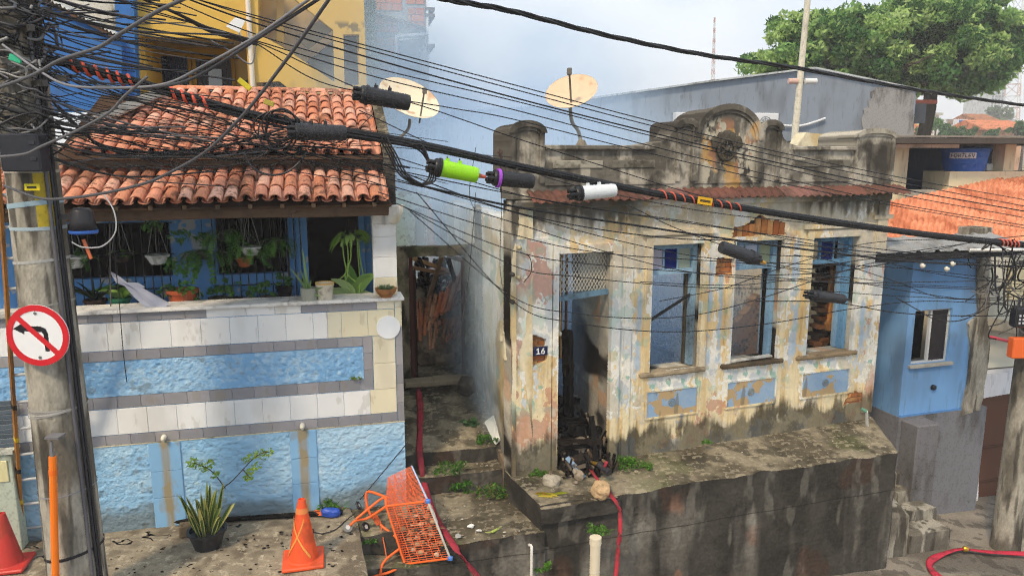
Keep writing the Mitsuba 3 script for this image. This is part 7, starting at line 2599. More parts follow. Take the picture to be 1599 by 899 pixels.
# fire hoses
def hose(key, pts, w, col, label, coupler=None):
    k = thing(key, label, 'hose')
    P = spline(pts, 10)
    n = len(P)
    t = np.gradient(P, axis=0)
    t /= np.linalg.norm(t, axis=1, keepdims=True)
    s = np.cross(t, [0, 0, 1.0])
    s /= np.linalg.norm(s, axis=1, keepdims=True) + 1e-9
    nn = np.cross(s, t)
    V = []
    pr = [(-1, 0.0), (-0.7, 0.30), (0, 0.38), (0.7, 0.30), (1, 0.0), (0.7, -0.2), (0, -0.25), (-0.7, -0.2)]
    for i in range(n):
        tw_ = 0.35 * math.sin(i * 0.17)
        wi = w * (1 + 0.12 * math.sin(i * 0.31))
        for a, b in pr:
            x, y = a * math.cos(tw_) - b * math.sin(tw_), a * math.sin(tw_) + b * math.cos(tw_)
            V.append(P[i] + s[i] * x * wi + nn[i] * y * wi)
    q = [(i * 8 + j, i * 8 + (j + 1) % 8, (i + 1) * 8 + (j + 1) % 8, (i + 1) * 8 + j) for i in range(n - 1) for j in range(8)]
    m = M(WORLD, col)
    m.add(np.array(V), np.array(q))
    m.put(k + '__sleeve', 'hose_cloth', smooth=True)
    if coupler is not None:
        m = M(WORLD, 'c9a13c')
        a, b = coupler
        m.tube([a, a + (b - a) * 0.4, b], [w * 0.8, w * 0.95, w * 0.7], sides=12)
        m.put(k + '__coupling', 'metal')
    return k


scene['hose_cloth'] = {'type': 'blendbsdf', 'weight': proc(lambda p, n, uv: 0.6 * smoothstep(0.5, 0.7, fbm(p.x * 11, p.y * 11, p.z * 11, 4))), 'a': two(prin(VC, 0.7)), 'b': two(prin('6d3a3a', 0.9))}
g = lambda x, y, z: onz(x, y, z)
hose('fire_hose', [g(640, 540, 1.1), g(647, 575, 0.98), g(655, 620, 0.86), g(656, 660, 0.68), g(655, 700, 0.52), g(658, 728, 0.36), g(663, 758, 0.10), g(672, 790, 0.0), g(690, 822, -0.01), g(712, 856, -0.02), g(730, 880, -0.30), g(755, 912, -0.60), g(790, 960, -1.0)], 0.052, 'a03a46', 'long red fire hose running down the alley steps past the cart')
h2 = hose('fire_hose', [g(921, 722, 0.52), g(926, 738, 0.42), g(941, 757, 0.37), g(953, 772, 0.35), g(963, 785, 0.35), g(968, 800, 0.22), g(968, 828, 0.0), g(965, 860, -0.30), g(961, 900, -0.62), g(950, 960, -1.1)], 0.034, 'a83a44', 'red fire hose hanging down over the terrace wall from the doorway', (g(921, 722, 0.52), g(935, 724, 0.56)))
hose('fire_hose', [g(1640, 868, -1.80), g(1599, 864, -1.80), g(1540, 861, -1.77), g(1500, 857, -1.76), g(1468, 866, -1.75), g(1452, 877, -1.75), g(1455, 890, -1.75), g(1472, 905, -1.75), g(1500, 930, -1.75)], 0.055, 'b8384a', 'red fire hose curling on the street at the lower right', (g(1504, 856, -1.72), g(1512, 857, -1.72)))
m = M(WORLD, '2a2a30')
a, b = g(935, 724, 0.56), g(951, 738, 0.5)
m.tube([a, (a + b) / 2, b], [0.05, 0.045, 0.055], sides=12)
m.tube([(a + b) / 2, (a + b) / 2 + [0.03, -0.05, 0.12]], 0.022, 'b03a4a', sides=8)
m.put('hose_nozzle', 'satin', 'dark hose nozzle lying in the doorway rubble', 'nozzle')
# odds and ends
m = M(WORLD, 'd8cdb4')
a, b = aty(930, 838, 8.95), aty(927, 915, 8.95)
m.tube([a, a - [0, 0, 0.10], a - [0, 0, 0.101], [b[0], b[1], -1.6]], [0.078, 0.078, 0.068, 0.066], sides=18)
m.put('drain_pipe', 'satin', 'thick cream plastic pipe standing against the terrace wall', 'pipe')
m = M(WORLD, 'd9d6d0')
m.tube(spline([aty(826, 850, 9.3), aty(830, 853, 9.22), aty(830, 870, 9.2), aty(829, 930, 9.2)]), 0.02, sides=8)
m.put('thin_pipe', 'satin', 'thin white pipe running down beside the landing corner', 'pipe', smooth=True)
a = aty(1353, 642, 12.0)
m = M(WORLD, 'd2d4d0')
m.tube([aty(1354, 668, 12.2), a], 0.025, sides=8)
m.tube([a, a + [-0.08, 0.02, 0.04]], 0.03, '5f8f7a', sides=8)
m.put('stub_pipe', 'satin', 'short white pipe stub at the right corner of the burned house', 'pipe')
brd = np.array([g(758, 660, 0.62), g(773, 649, 0.75), g(791, 678, 0.60), g(774, 694, 0.50)])
m = M(WORLD, 'e2e2dc')
nrm = np.cross(brd[1] - brd[0], brd[3] - brd[0])
nrm /= np.linalg.norm(nrm)
m.add(np.vstack([brd, brd - nrm * 0.03]), np.array([[0, 1, 2, 3], [7, 6, 5, 4], [0, 4, 5, 1], [1, 5, 6, 2], [2, 6, 7, 3], [3, 7, 4, 0]]))
m.put('white_board', 'satin', 'white broken board lying on the alley path by the burned house wall', 'board')
b_ = lump([(0, 0), (0.24, 0), (0.24, 0.42), (0, 0.42)], 0.62, 0.0, 0.05, 0.02, 5, 0.02, 4, fr=Fr(*onz(795, 735, 0.2)[:2], 14))
put_mesh('concrete_block', b_, 'pole_concrete', label='worn concrete block standing at the left foot of the burned house', cat='block')
for x, y, z, s, lb, c in ((880, 0, 0, 0, '', ''), (735, 822, -0.04, 0.06, 'largest white scrap on the landing', 'e6e6e2'), (748, 829, -0.04, 0.05, 'second white scrap on the landing, right of the largest', 'dcdcd8'), (715, 838, -0.04, 0.06, 'grey crumpled scrap next to the red hose on the landing', 'a5a5a2')):
    if s:
        stone('scrap', onz(x, y, z), s, int(x), c, lb, 'scrap', 0.4, bsdf='satin')
m = M(WORLD, '9aa85a')
p = onz(768, 830, -0.03)
m.tube(spline([p + [-0.09, -0.03, 0.01], p, p + [0.08, 0.05, 0.02], p + [0.12, 0.05, 0.05]]), [0.008] * 8 + [0.02] * 8 + [0.008] * 9, sides=6)
m.put('leaf_litter', 'matte', 'dried yellow-green leaf lying on the landing', 'leaf', smooth=True)
m = M(WORLD, '1c1b1a')
pts = [onz(x, y, 0.05) for x, y in ((140, 818), (230, 814), (320, 812), (420, 806), (500, 801), (535, 799))]
m.tube(spline(pts), 0.035, sides=8)
m.put('black_pipe', 'grimy', 'black charred pipe lying along the foot of the blue wall', 'pipe', smooth=True)
bl = onz(513, 806, 0.0)
b_ = rock(0.12, 5, 0.6, 3)
b_.vertices = b_.vertices * [1.2, 0.8, 1] + bl + [0.03, 0, 0.06]
m = M(WORLD, '2c50b0')
m.tm(b_, world=True)
m.put('blue_bag', 'satin', 'crumpled blue bag at the foot of the blue wall, right of the cone', 'bag', smooth=True)
m = M(WORLD, 'e0682a')
m.obox(bl + [-0.2, 0.02, 0.05], bl + [-0.08, 0.0, 0.06], 0.09, 0.05)
m.put('orange_scrap', 'satin', 'small orange plastic piece beside the blue bag', 'scrap')
p = onz(298, 838, 0.0)
m = M(Fr(p[0], p[1], 20), '8d7b62')
m.box(-0.14, 0.12, 0.0, 0.14, 0.0, 0.17, bev=0.015)
m.put('kerb_brick', 'grimy', 'brown brick behind the black pot of the snake plant', 'brick')
m = M(WORLD, '24242a')
m.tube(spline([aty(712, 698, 10.05), aty(660, 765, 9.85), aty(605, 842 - 55, 9.7), aty(560, 789, 9.6)]) if False else [aty(637, 690, 9.98), aty(562, 780, 9.6)], 0.007, sides=5)
m.put('tie_wire', 'satin', 'dark wire stretched from the wall corner to the cart wheel', 'wire')
m = M(WORLD, '2a2a2c')
m.tube(spline([onz(x, y, 0.02) for x, y in ((445, 800), (490, 830), (520, 828), (540, 812), (555, 800))]), 0.007, sides=5)
m.put('loose_wire', 'satin', 'loose black wire curling on the pavement right of the cone', 'wire', smooth=True)
deb = M(WORLD)
for k in range(620):
    x, y = R.uniform(150, 560), R.uniform(812, 895)
    if R.random() < 0.6:
        x, y = R.gauss(330, 120), R.gauss(820, 12)
    p = onz(x, y, 0.0)
    if p[1] > 9.5 + 0.25 * (p[0] + 2.1) or p[0] > -2.1:
        continue
    b_ = shard(R.uniform(0.006, 0.034), k, 0.35)
    b_.apply_translation(p + [0, 0, 0.006])
    deb.tm(b_, R.choice(['1c1b1a', '26231f', '3a352e', '1f1d1b', 'a59a88', '6d6254']))
deb.put('charred_litter', 'matte', 'charred crumbs and grit scattered along the blue wall', 'litter', kind='stuff')
deb = M(WORLD)
for k in range(240):
    x, y = R.uniform(655, 830), R.uniform(610, 845)
    z = 0.75 - (y - 610) * 0.003 if y < 700 else (0.25 if 722 < y < 738 else -0.05)
    if 700 < y < 722 or 738 < y < 770:
        continue
    b_ = shard(R.uniform(0.005, 0.022), k + 900, 0.5)
    b_.apply_translation(onz(x, y, z) + [0, 0, 0.015])
    deb.tm(b_, R.choice(['b9b2a2', 'a89a86', '8b6a50', 'c8c4b8', '6d6254', '9a8a74']))
deb.put('alley_litter', 'matte', 'pale chips and crumbs scattered over the alley path and landing', 'litter', kind='stuff')

# ================================================================ plants
scene['pot_clay'] = {'type': 'blendbsdf', 'weight': proc(lambda p, n, uv: 0.5 * smoothstep(0.5, 0.7, fbm(p.x * 13, p.y * 13, p.z * 13, 4))), 'a': two(prin(VC, 0.7)), 'b': two(prin('6b5a4a', 0.9))}
POTP = lambda r, h, lip=1.08: [(0.001, 0.0), (r * 0.68, 0.0), (r * 0.96, h * 0.82), (r * lip, h * 0.84), (r * lip, h), (r * 0.92, h), (r * 0.88, h * 0.86), (0.001, h * 0.84)]


def pot(key, base, r, h, col, bsdf='pot_clay', prof=None):
    m = M(WORLD, col)
    m.lathe(prof or POTP(r, h), base, sides=22)
    m.put(key + '__pot', bsdf)
    m = M(WORLD, '3a2f26')
    m.lathe([(0, h * 0.87), (r * 0.88, h * 0.86)], base, sides=14)
    m.put(key + '__soil', 'matte')


def frond(m, p0, d, ln, wd, col, droop, n=9, pairs=True):
    """One fern frond: an arching rib with rows of small leaflets."""
    d = np.asarray(d, float)
    pts = []
    p, v = np.asarray(p0, float), d / np.linalg.norm(d)
    for i in range(n):
        pts.append(p.copy())
        v = v + np.array([0, 0, -droop / n])
        v /= np.linalg.norm(v)
        p = p + v * ln / n
    V, F, k = [], [], 0
    for i in range(1, n):
        t = pts[i] - pts[i - 1]
        t /= np.linalg.norm(t)
        s = np.cross(t, [0, 0, 1.0])
        if np.linalg.norm(s) < 0.2:
            s = np.cross(t, [0.3, 1.0, 0])
        s /= np.linalg.norm(s)
        w_ = wd * math.sin(math.pi * (0.15 + 0.85 * (1 - i / n))) + 0.006
        for sg_ in (-1, 1):
            a = pts[i]
            b = a + s * sg_ * w_ + t * w_ * 0.35
            V += [a - t * ln / n * 0.42, b - t * 0.003, b + t * 0.003, a + t * ln / n * 0.34]
            F.append((k, k + 1, k + 2, k + 3))
            k += 4
    m.add(np.array(V), np.array(F), col, world=True, jit=0.25)


def blade(m, p0, d, ln, wd, col, droop=0.2, n=7, fold=0.15, tip=0.0):
    """A strap leaf."""
    p, v = np.asarray(p0, float), np.asarray(d, float) / np.linalg.norm(d)
    s = np.cross(v, [0.2, 1.0, 0.1])
    s /= np.linalg.norm(s)
    V = []
    for i in range(n + 1):
        t = i / n
        w_ = wd * (math.sin(math.pi * min(0.12 + 0.88 * t, 0.999)) ** 0.6 if tip == 0 else (1 - t) ** 0.6 + 0.02)
        nn = np.cross(s, v)
        V += [p - s * w_ / 2, p + nn * w_ * fold, p + s * w_ / 2]
        v = v + np.array([0, 0, -droop / n])
        v /= np.linalg.norm(v)
        p = p + v * ln / n
    F = []
    for i in range(n):
        F += [(i * 3, i * 3 + 1, i * 3 + 4, i * 3 + 3), (i * 3 + 1, i * 3 + 2, i * 3 + 5, i * 3 + 4)]
    m.add(np.array(V), np.array(F), col, world=True, jit=0.2)


FG = ['4f7f35', '5d8f3e', '3f6d2c', '6a9a45']


def fern(key, top, n, ln, rs, droop=1.6, name='fronds'):
    m = M(WORLD)
    for i in range(n):
        a = rs.uniform(0, 6.283)
        frond(m, top + np.array([math.cos(a), math.sin(a), 0]) * 0.04, (math.cos(a), math.sin(a), rs.uniform(0.2, 1.1)), ln * rs.uniform(0.6, 1.2), 0.045, rs.choice(FG), droop * rs.uniform(0.8, 1.6), 11)
    m.put(key + '__' + name, 'leaf')


def leafy(key, c, r, n, size, cols, name='foliage', sq=1.0):
    m = M(WORLD)
    rs = np.random.RandomState(abs(hash(key)) % 1000 if False else len(scene) % 997)
    cs = [(c[0] + rs.uniform(-1, 1) * r, c[1] + rs.uniform(-0.7, 0.7) * r, c[2] + rs.uniform(-1, 1) * r * sq, r * 0.45) for k in range(8)]
    leaf_cloud(m, cs, n // 8, size, cols, rs)
    m.put(key + '__' + name, 'leaf')


vp = lambda x, y, d: L.p3(x, y, d)
rs = random.Random(4)
hang = [('white hanging pot with a fern, half hidden by the left pole', 117, 418, 0.75, 0.15, 0.16, 'd8dad8', 16, 0.32),
        ('black hanging pot with small succulents in the first veranda window', 190, 408, 0.85, 0.13, 0.13, '26262a', 10, 0.2),
        ('white hanging bowl, empty-looking, in the middle of the veranda', 247, 412, 0.8, 0.15, 0.13, 'dcdedc', 5, 0.12),
        ('white hanging bowl with a drooping fern, right of the blue pier', 392, 398, 0.7, 0.14, 0.12, 'd9dbd8', 22, 0.36),
        ('terracotta hanging pot with a fern behind the white bowl', 382, 416, 0.95, 0.12, 0.14, 'b0603c', 16, 0.45)]
for lb, x, y, d, r, h, c, n, ln in hang:
    k = thing('hanging_plant', lb, 'hanging plant')
    b = vp(x, y, d)
    pot(k, b, r, h, c, 'pot_clay', [(0.001, 0), (r * 0.6, 0.0), (r * 0.95, h * 0.75), (r * 1.06, h * 0.8), (r * 1.06, h), (r * 0.95, h), (0.001, h * 0.85)])
    m = M(WORLD, '8b8b88')
    for t in range(3):
        a = t * 2.09
        m.tube([b + [r * math.cos(a), r * math.sin(a), h], b + [0, 0, h + 0.55], b + [0, 0, h + 0.95]], 0.004, sides=4)
    m.put(k + '__hanger', 'satin')
    fern(k, b + [0, 0, h], n, ln, rs)
for lb, x, y, d, n, ln in (('large green fern drooping at the top of the second veranda window', 350, 368, 0.75, 34, 0.42), ('dark green fern trailing down before the blue pier', 318, 398, 0.85, 40, 0.55), ('fern hanging in the corner right of the second window', 430, 380, 0.9, 26, 0.4)):
    k = thing('hanging_fern', lb, 'fern')
    b = vp(x, y, d)
    m = M(WORLD, '2a2a28')
    m.lathe(POTP(0.10, 0.12), b - [0, 0, 0.06], sides=14)
    m.tube([b + [0, 0, 0.05], b + [0, 0, 0.7]], 0.004, sides=4)
    m.put(k + '__basket', 'satin')
    fern(k, b + [0, 0, 0.04], n, ln, rs, 2.2)
FLZ = 2.86                                              # shelf behind the coping on which the pots stand
m = M(L, '6d7c88')
m.box(-3.6, 1.76, 0.43, 0.95, 2.84, 2.88)
m.put(lh + '__plant_shelf', 'grimy')
pots = [('big terracotta pot with a tall leafy plant before the blue pier', 285, 0.45, 0.20, 0.30, 'a9573a', 'leafy', 0.42, 0.22),
        ('green pot with broad light leaves near the white cloth', 187, 0.45, 0.13, 0.22, '2c6b50', 'broad', 0.25, 0.0),
        ('dark pot with a dark spiky plant at the left of the veranda', 148, 0.5, 0.14, 0.2, '3a2c28', 'spiky', 0.5, 0.0),
        ('small dark pot with green leaves between the big terracotta pot and the planter', 340, 0.5, 0.12, 0.16, '3a3c38', 'leafy', 0.16, 0.05),
        ('black pot with a round leafy plant, left of the small terracotta planter', 364, 0.5, 0.12, 0.14, '1f2224', 'leafy', 0.15, 0.05),
        ('small terracotta planter with low leaves', 395, 0.42, 0.13, 0.12, 'a85c40', 'leafy', 0.12, 0.03),
        ('dark planter with thin leaves right of the terracotta planter', 420, 0.5, 0.12, 0.14, '2b2a2c', 'leafy', 0.13, 0.05),
        ('dark pot raised on a shelf by the grille', 445, 0.75, 0.12, 0.15, '232326', 'leafy', 0.13, 0.05)]
for lb, x, d, r, h, c, kind_, sz, up in pots:
    k = thing('potted_plant', lb, 'potted plant')
    d += 0.12
    b = L.pt(L.px(x, 460, d)[0], d, 2.882 + (0.08 if x == 445 else 0.0))
    if x == 445:
        m = M(WORLD, '2a2a2c')
        m.box(b[0] - 0.14, b[0] + 0.14, b[1] - 0.1, b[1] + 0.1, b[2] - 0.082, b[2])
        m.put(k + '__stand', 'satin')
    pot(k, b, r, h, c)
    if kind_ == 'leafy':
        leafy(k, b + [0, 0, h + sz * 0.9], sz * 0.75, 320 if sz > 0.3 else 130, 0.05 if sz > 0.3 else 0.035, ['4f7f38', '5f8f42', '3c6830'], sq=1.7 if sz > 0.3 else 0.8)
    elif kind_ == 'broad':
        for i in range(9):
            a = i * 0.7
            m = M(WORLD)
            blade(m, b + [0, 0, h], (math.cos(a) * 0.7, math.sin(a) * 0.7, 1.0), 0.34, 0.15, R.choice(['7aa34a', '6a9a48', '8fb35c']), 1.2)
            m.put(k + '__leaf', 'leaf')
    else:
        for i in range(16):
            a = i * 0.83
            m = M(WORLD)
            blade(m, b + [0, 0, h], (math.cos(a), math.sin(a) * 0.8, 0.75), 0.5, 0.05, R.choice(['2c3a2a', '384a30', '242c26']), 0.5, tip=1)
            m.put(k + '__leaf', 'leaf')
# pothos hanging in the doorway
k = thing('pothos', 'light green pothos trailing from a dark hanging pot before the doorway', 'hanging plant')
b = vp(548, 382, 0.6)
m = M(WORLD, '2f3030')
m.lathe(POTP(0.14, 0.14), b, sides=18)
for t in range(3):
    a = t * 2.09
    m.tube([b + [0.13 * math.cos(a), 0.13 * math.sin(a), 0.14], b + [0, 0, 0.75]], 0.004, sides=4)
m.put(k + '__pot', 'satin')
for i in range(34):
    a = R.uniform(0, 6.28)
    m = M(WORLD)
    blade(m, b + np.array([math.cos(a) * 0.1, math.sin(a) * 0.08, 0.14 + R.uniform(-0.05, 0.05)]), (math.cos(a), math.sin(a), R.uniform(-0.2, 0.9)), R.uniform(0.2, 0.34), R.uniform(0.05, 0.09), R.choice(['7fa544', '94b858', '5f8d3a', 'a3c266']), 2.0)
    m.put(k + '__leaf', 'leaf')
for i in range(6):
    m = M(WORLD, R.choice(['9ab85c', '86a850']))
    x = R.uniform(-0.14, 0.2)
    p = b + [x, -0.12, 0.1]
    ln = R.uniform(0.35, 0.85)
    m.tube(spline([p, p + [0.02, -0.05, -ln * 0.4], p + [R.uniform(-0.06, 0.06), -0.04, -ln * 0.8], p + [R.uniform(-0.1, 0.1), -0.05, -ln]]), 0.009, sides=5)
    m.put(k + '__vine', 'matte', smooth=True)
k = thing('dumb_cane', 'big-leaved light green plant behind the coping by the corner column', 'plant')
b = L.pt(L.px(553, 460, 0.5)[0], 0.5, 2.55)
m = M(WORLD, '5f7f40')
m.tube([b - [0, 0, 0.5], b + [0, 0, 0.45]], 0.025, sides=7)
m.put(k + '__stem', 'matte')
for (dx, dz, ln, w_) in ((-0.9, 0.75, 0.52, 0.16), (-0.55, 0.15, 0.45, 0.17), (-0.05, 0.9, 0.5, 0.19), (0.4, 0.95, 0.48, 0.2), (0.65, 0.45, 0.4, 0.2), (-0.15, -0.1, 0.42, 0.18), (0.3, 0.1, 0.4, 0.22), (-0.4, 1.0, 0.46, 0.16), (0.6, 1.2, 0.55, 0.18)):
    m = M(WORLD)
    blade(m, b + [0, -0.03, 0.34 + 0.12 * dz], (dx, R.uniform(-0.35, 0.0), dz), ln, w_, R.choice(['9cbb74', '86ab5e', 'b3cb8c', '74a04e']), 1.1, 8, 0.1)
    m.put(k + '__leaf', 'leaf')
# pots on the coping
cz_ = 3.043
k = thing('aloe_jar', 'cut clear bottle with a tall aloe on the veranda coping', 'potted plant')
b = L.pt(L.px(483, 468, 0.08)[0], 0.08, cz_)
m = M(WORLD, '7d7468')
m.lathe([(0.001, 0), (0.10, 0), (0.105, 0.09), (0.001, 0.10)], b, sides=18)
m.put(k + '__soil', 'matte')
m = M(WORLD, 'b9bcae')
m.lathe([(0.107, 0.0), (0.112, 0.17), (0.109, 0.17), (0.104, 0.0)], b, sides=18)
m.put(k + '__jar', 'leaf')
for (dx, dz, ln) in ((-0.05, 1.0, 0.62), (-0.5, 0.85, 0.42), (-0.25, 1.0, 0.33), (0.5, 0.2, 0.22), (0.35, -0.1, 0.2), (0.1, 0.3, 0.2)):
    m = M(WORLD)
    blade(m, b + [0, -0.03, 0.12], (dx, -0.1, dz), ln, 0.05, R.choice(['8fae72', '7da05f', 'a3bd84']), 0.15, 7, 0.4, tip=1)
    m.put(k + '__leaf', 'leaf')
k = thing('bucket', 'dirty cream plastic bucket on the veranda coping, right of the aloe', 'bucket')
b = L.pt(L.px(508, 466, 0.08)[0], 0.08, cz_)
m = M(WORLD, 'cdc6b4')
m.lathe([(0.001, 0), (0.10, 0.0), (0.118, 0.19), (0.125, 0.19), (0.127, 0.225), (0.116, 0.225), (0.1, 0.03), (0.001, 0.02)], b, sides=24)
m.put(k + '__body', 'pot_clay')
m = M(WORLD, 'c9a45c')
m.lathe([(0.117, 0.215), (0.129, 0.215), (0.129, 0.236), (0.117, 0.236), (0.117, 0.215)], b, sides=24)
m.put(k + '__rim', 'satin')
k = thing('cactus_bowl', 'shallow brown clay bowl with a small spiky cactus at the coping corner', 'potted plant')
b = L.pt(L.px(603, 465, 0.02)[0], 0.02, cz_)
m = M(WORLD, 'a8764a')
m.lathe([(0.001, 0), (0.07, 0.0), (0.13, 0.065), (0.155, 0.13), (0.147, 0.132), (0.115, 0.07), (0.001, 0.06)], b, sides=26)
m.put(k + '__bowl', 'pot_clay')
for i in range(5):
    m = M(WORLD)
    c = b + [R.uniform(-0.07, 0.07), R.uniform(-0.04, 0.04), 0.11]
    for t in range(26):
        a = np.array([R.uniform(-1, 1), R.uniform(-1, 1), R.uniform(0, 1.2)])
        blade(m, c, a, 0.085, 0.014, R.choice(['7a8f6a', '93a682', '66805a']), 0.1, 3, 0.3, tip=1)
    m.put(k + '__cactus', 'leaf')
# cloth on the thin stake
k = thing('sheer_cloth', 'sheer white cloth tied up and draped over the veranda wall', 'cloth')
nodes = [(173, 425, 0.25, 3), (185, 437, 0.22, 16), (197, 444, 0.2, 10), (215, 456, 0.18, 26), (235, 470, 0.12, 34), (258, 480, 0.02, 26)]
v = []
for i, (x, y, d, w_) in enumerate(nodes):
    for j in range(7):
        t = j / 6 - 0.5
        v.append(L.p3(x + t * w_ * 0.5, y - t * w_ * 0.55, d + 0.05 * math.sin(j * 2.1 + i)))
f = [(i * 7 + j, i * 7 + j + 1, (i + 1) * 7 + j + 1, (i + 1) * 7 + j) for i in range(len(nodes) - 1) for j in range(6)]
m = M(WORLD, 'c9cede')
m.add(np.array(v), np.array(f))
v = [L.p3(*q) for q in ((195, 441, 0.2), (215, 441, 0.24), (227, 448, 0.25), (212, 453, 0.22))]
m.add(np.array(v), np.array([[0, 1, 2, 3]]))
m.put(k + '__fabric', 'leaf', smooth=True)
m = M(L, '55524c')
m.tube([L.p3(171, 330, 0.25), L.p3(173, 480, 0.25)], 0.008, sides=6)
m.put(k + '__stake', 'satin')
# snake plant on the pavement
k = thing('snake_plant', 'snake plant with yellow-edged leaves in a black pot on the pavement', 'potted plant')
b = onz(325, 853, 0.0)
m = M(WORLD, '202226')
m.lathe([(0.001, 0), (0.16, 0.0), (0.225, 0.21), (0.245, 0.22), (0.245, 0.25), (0.215, 0.25), (0.2, 0.2), (0.001, 0.2)], b, sides=26)
m.put(k + '__pot', 'satin')
for i in range(30):
    a, rr2 = R.uniform(0, 6.28), R.uniform(0, 0.15)
    ln = R.uniform(0.3, 0.62) + (0.15 if math.cos(a) > 0.3 and i % 4 == 0 else 0)
    p = b + [rr2 * math.cos(a), rr2 * math.sin(a), 0.2]
    d_ = (math.cos(a) * R.uniform(0.05, 0.6), math.sin(a) * 0.3, 1)
    m = M(WORLD)
    blade(m, p, d_, ln, 0.062, R.choice(['c2c06a', 'd0c878', 'b4b860']), R.uniform(-0.1, 0.35), 7, 0.18)
    blade(m, p + np.array([0, -0.004, 0]), d_, ln * 0.97, 0.036, R.choice(['4a6238', '5b7442', '3f5632']), 0.1, 7, 0.18)
    m.put(k + '__leaf', 'leaf')
k = thing('moringa_sprig', 'thin sapling with small yellow-green leaflets before the blue wall', 'sapling')
m = M(WORLD, '4a4238')
st0 = onz(338, 832, 0.1)
br = [[st0, aty(345, 770, 9.3), aty(365, 748, 9.25), aty(400, 712, 9.2), aty(424, 704, 9.2)], [aty(352, 762, 9.3), aty(330, 735, 9.25), aty(303, 722, 9.2)], [aty(380, 733, 9.25), aty(390, 745, 9.2)]]
for q in br:
    m.tube(spline(q), 0.007, sides=5)
m.put(k + '__stem', 'matte', smooth=True)
m = M(WORLD)
cs = []
for (x, y) in ((303, 720), (312, 728), (322, 732), (335, 742), (385, 716), (395, 711), (408, 707), (420, 705), (390, 735), (388, 744), (400, 728), (412, 712), (328, 724), (298, 724)):
    cs.append((*aty(x, y, 9.22), 0.075))
leaf_cloud(m, cs, 26, 0.028, ['8fae3c', 'a3bd52', '7a9c38'])
m.put(k + '__leaflets', 'leaf', kind='stuff')


def weed(label, px, py, z, r, n, cols, size=0.03, grassy=0):
    k = thing('weed', label, 'weed')
    p = onz(px, py, z)
    m = M(WORLD)
    rs_ = np.random.RandomState(int(px))
    if n:
        cs = [(p[0] + rs_.uniform(-1, 1) * r, p[1] + rs_.uniform(-0.5, 0.5) * r, p[2] + rs_.uniform(0.0, 0.7) * r, r * 0.35) for q in range(10)]
        leaf_cloud(m, cs, n // 10, size, cols, rs_)
    for i in range(grassy):
        a = rs_.uniform(0, 6.28)
        q = p + np.array([rs_.uniform(-1, 1) * r, rs_.uniform(-0.5, 0.5) * r, 0])
        blade(m, q, (math.cos(a) * 0.7, math.sin(a) * 0.7, 1.0), r * rs_.uniform(0.5, 1.1), 0.012, cols[i % len(cols)], 1.2, 5, 0.2, tip=1)
    m.put(k + '__leaves', 'leaf')


WG = ['4f7a34', '5f8f3c', '3f642c']
weed('green weed clump at the foot of the side wall in the alley', 775, 632, 0.6, 0.22, 260, WG, 0.04, 20)
weed('weed growing up the alley side wall above the white board', 785, 610, 0.75, 0.2, 180, WG, 0.045, 10)
weed('round-leaved weed in the middle of the alley path', 734, 664, 0.6, 0.1, 40, ['4a6b48', '5a7a52'], 0.07)
weed('weeds and dry grass at the back of the landing, right side', 770, 772, -0.02, 0.26, 160, WG + ['8a8a50'], 0.035, 60)
weed('green weeds at the back of the landing, middle', 715, 762, -0.02, 0.2, 200, WG, 0.035, 30)
weed('weeds sprouting along the middle riser of the alley steps', 700, 737, 0.26, 0.24, 220, WG, 0.03, 40)
weed('weed patch on the alley path under the white board', 760, 690, 0.5, 0.16, 160, WG, 0.03, 24)
weed('leafy weed at the corner of the tiled wall in the alley', 640, 612, 0.75, 0.16, 60, ['6a9a40', '5a8a38'], 0.05, 24)
weed('low green weed patch on the terrace right of the doorway', 990, 728, 0.36, 0.22, 320, ['4f7a30', '5f8a3a'], 0.025, 40)
weed('weed growing upright beside the right door jamb', 978, 722, 0.38, 0.12, 120, ['5f8a38', '6f9a44'], 0.04, 6)
weed('single small weed against the foot of the painted wall', 1104, 692, 0.5, 0.07, 50, ['5f8a3a', '6a9644'], 0.035)
weed('fern-like weed growing from the terrace wall above the cream pipe', 935, 832, 0.02, 0.14, 160, ['567f34', '648e3e'], 0.03, 20)
weed('weeds at the base of the terrace by the thin pipe', 845, 888, -0.6, 0.12, 110, ['5f8f38', '6f9c42'], 0.035, 14)
weed('tiny weed on the steps beside the cart', 577, 848, -0.15, 0.08, 50, WG, 0.03, 8)
weed('weed tuft between the cone and the cart at the wall foot', 520, 793, 0.05, 0.16, 140, WG, 0.035, 20)
weed('weed at the base of the grey wall by the white building', 1502, 780, -1.75, 0.22, 140, ['4a6a38', '5a7a3c'], 0.035, 40)
weed('little plant by the left door pilaster on the terrace', 840, 742, 0.34, 0.10, 90, ['628c3a', '567f34'], 0.035, 6)
weed('moss tuft on the lower blue panel of the tiled wall', 556, 592, 1.9, 0.07, 60, ['7a8f3c', '8a9c44'], 0.02, 8)
p = H.pt(0.25, -0.72, 0.34)
m = M(WORLD, 'c9a83a')
for i in range(7):
    blade(m, p + np.array([R.uniform(-0.25, 0.15), R.uniform(-0.05, 0.05), 0.0]), (1.0, R.uniform(-0.3, 0.3), 0.12), 0.22, 0.04, R.choice(['a8b03a', 'c9b84a', 'c98a3a', '8fa83a']), 0.3)
m.put('fallen_leaves', 'leaf', 'yellow-green fallen leaves on the terrace edge at its left end', 'leaves')

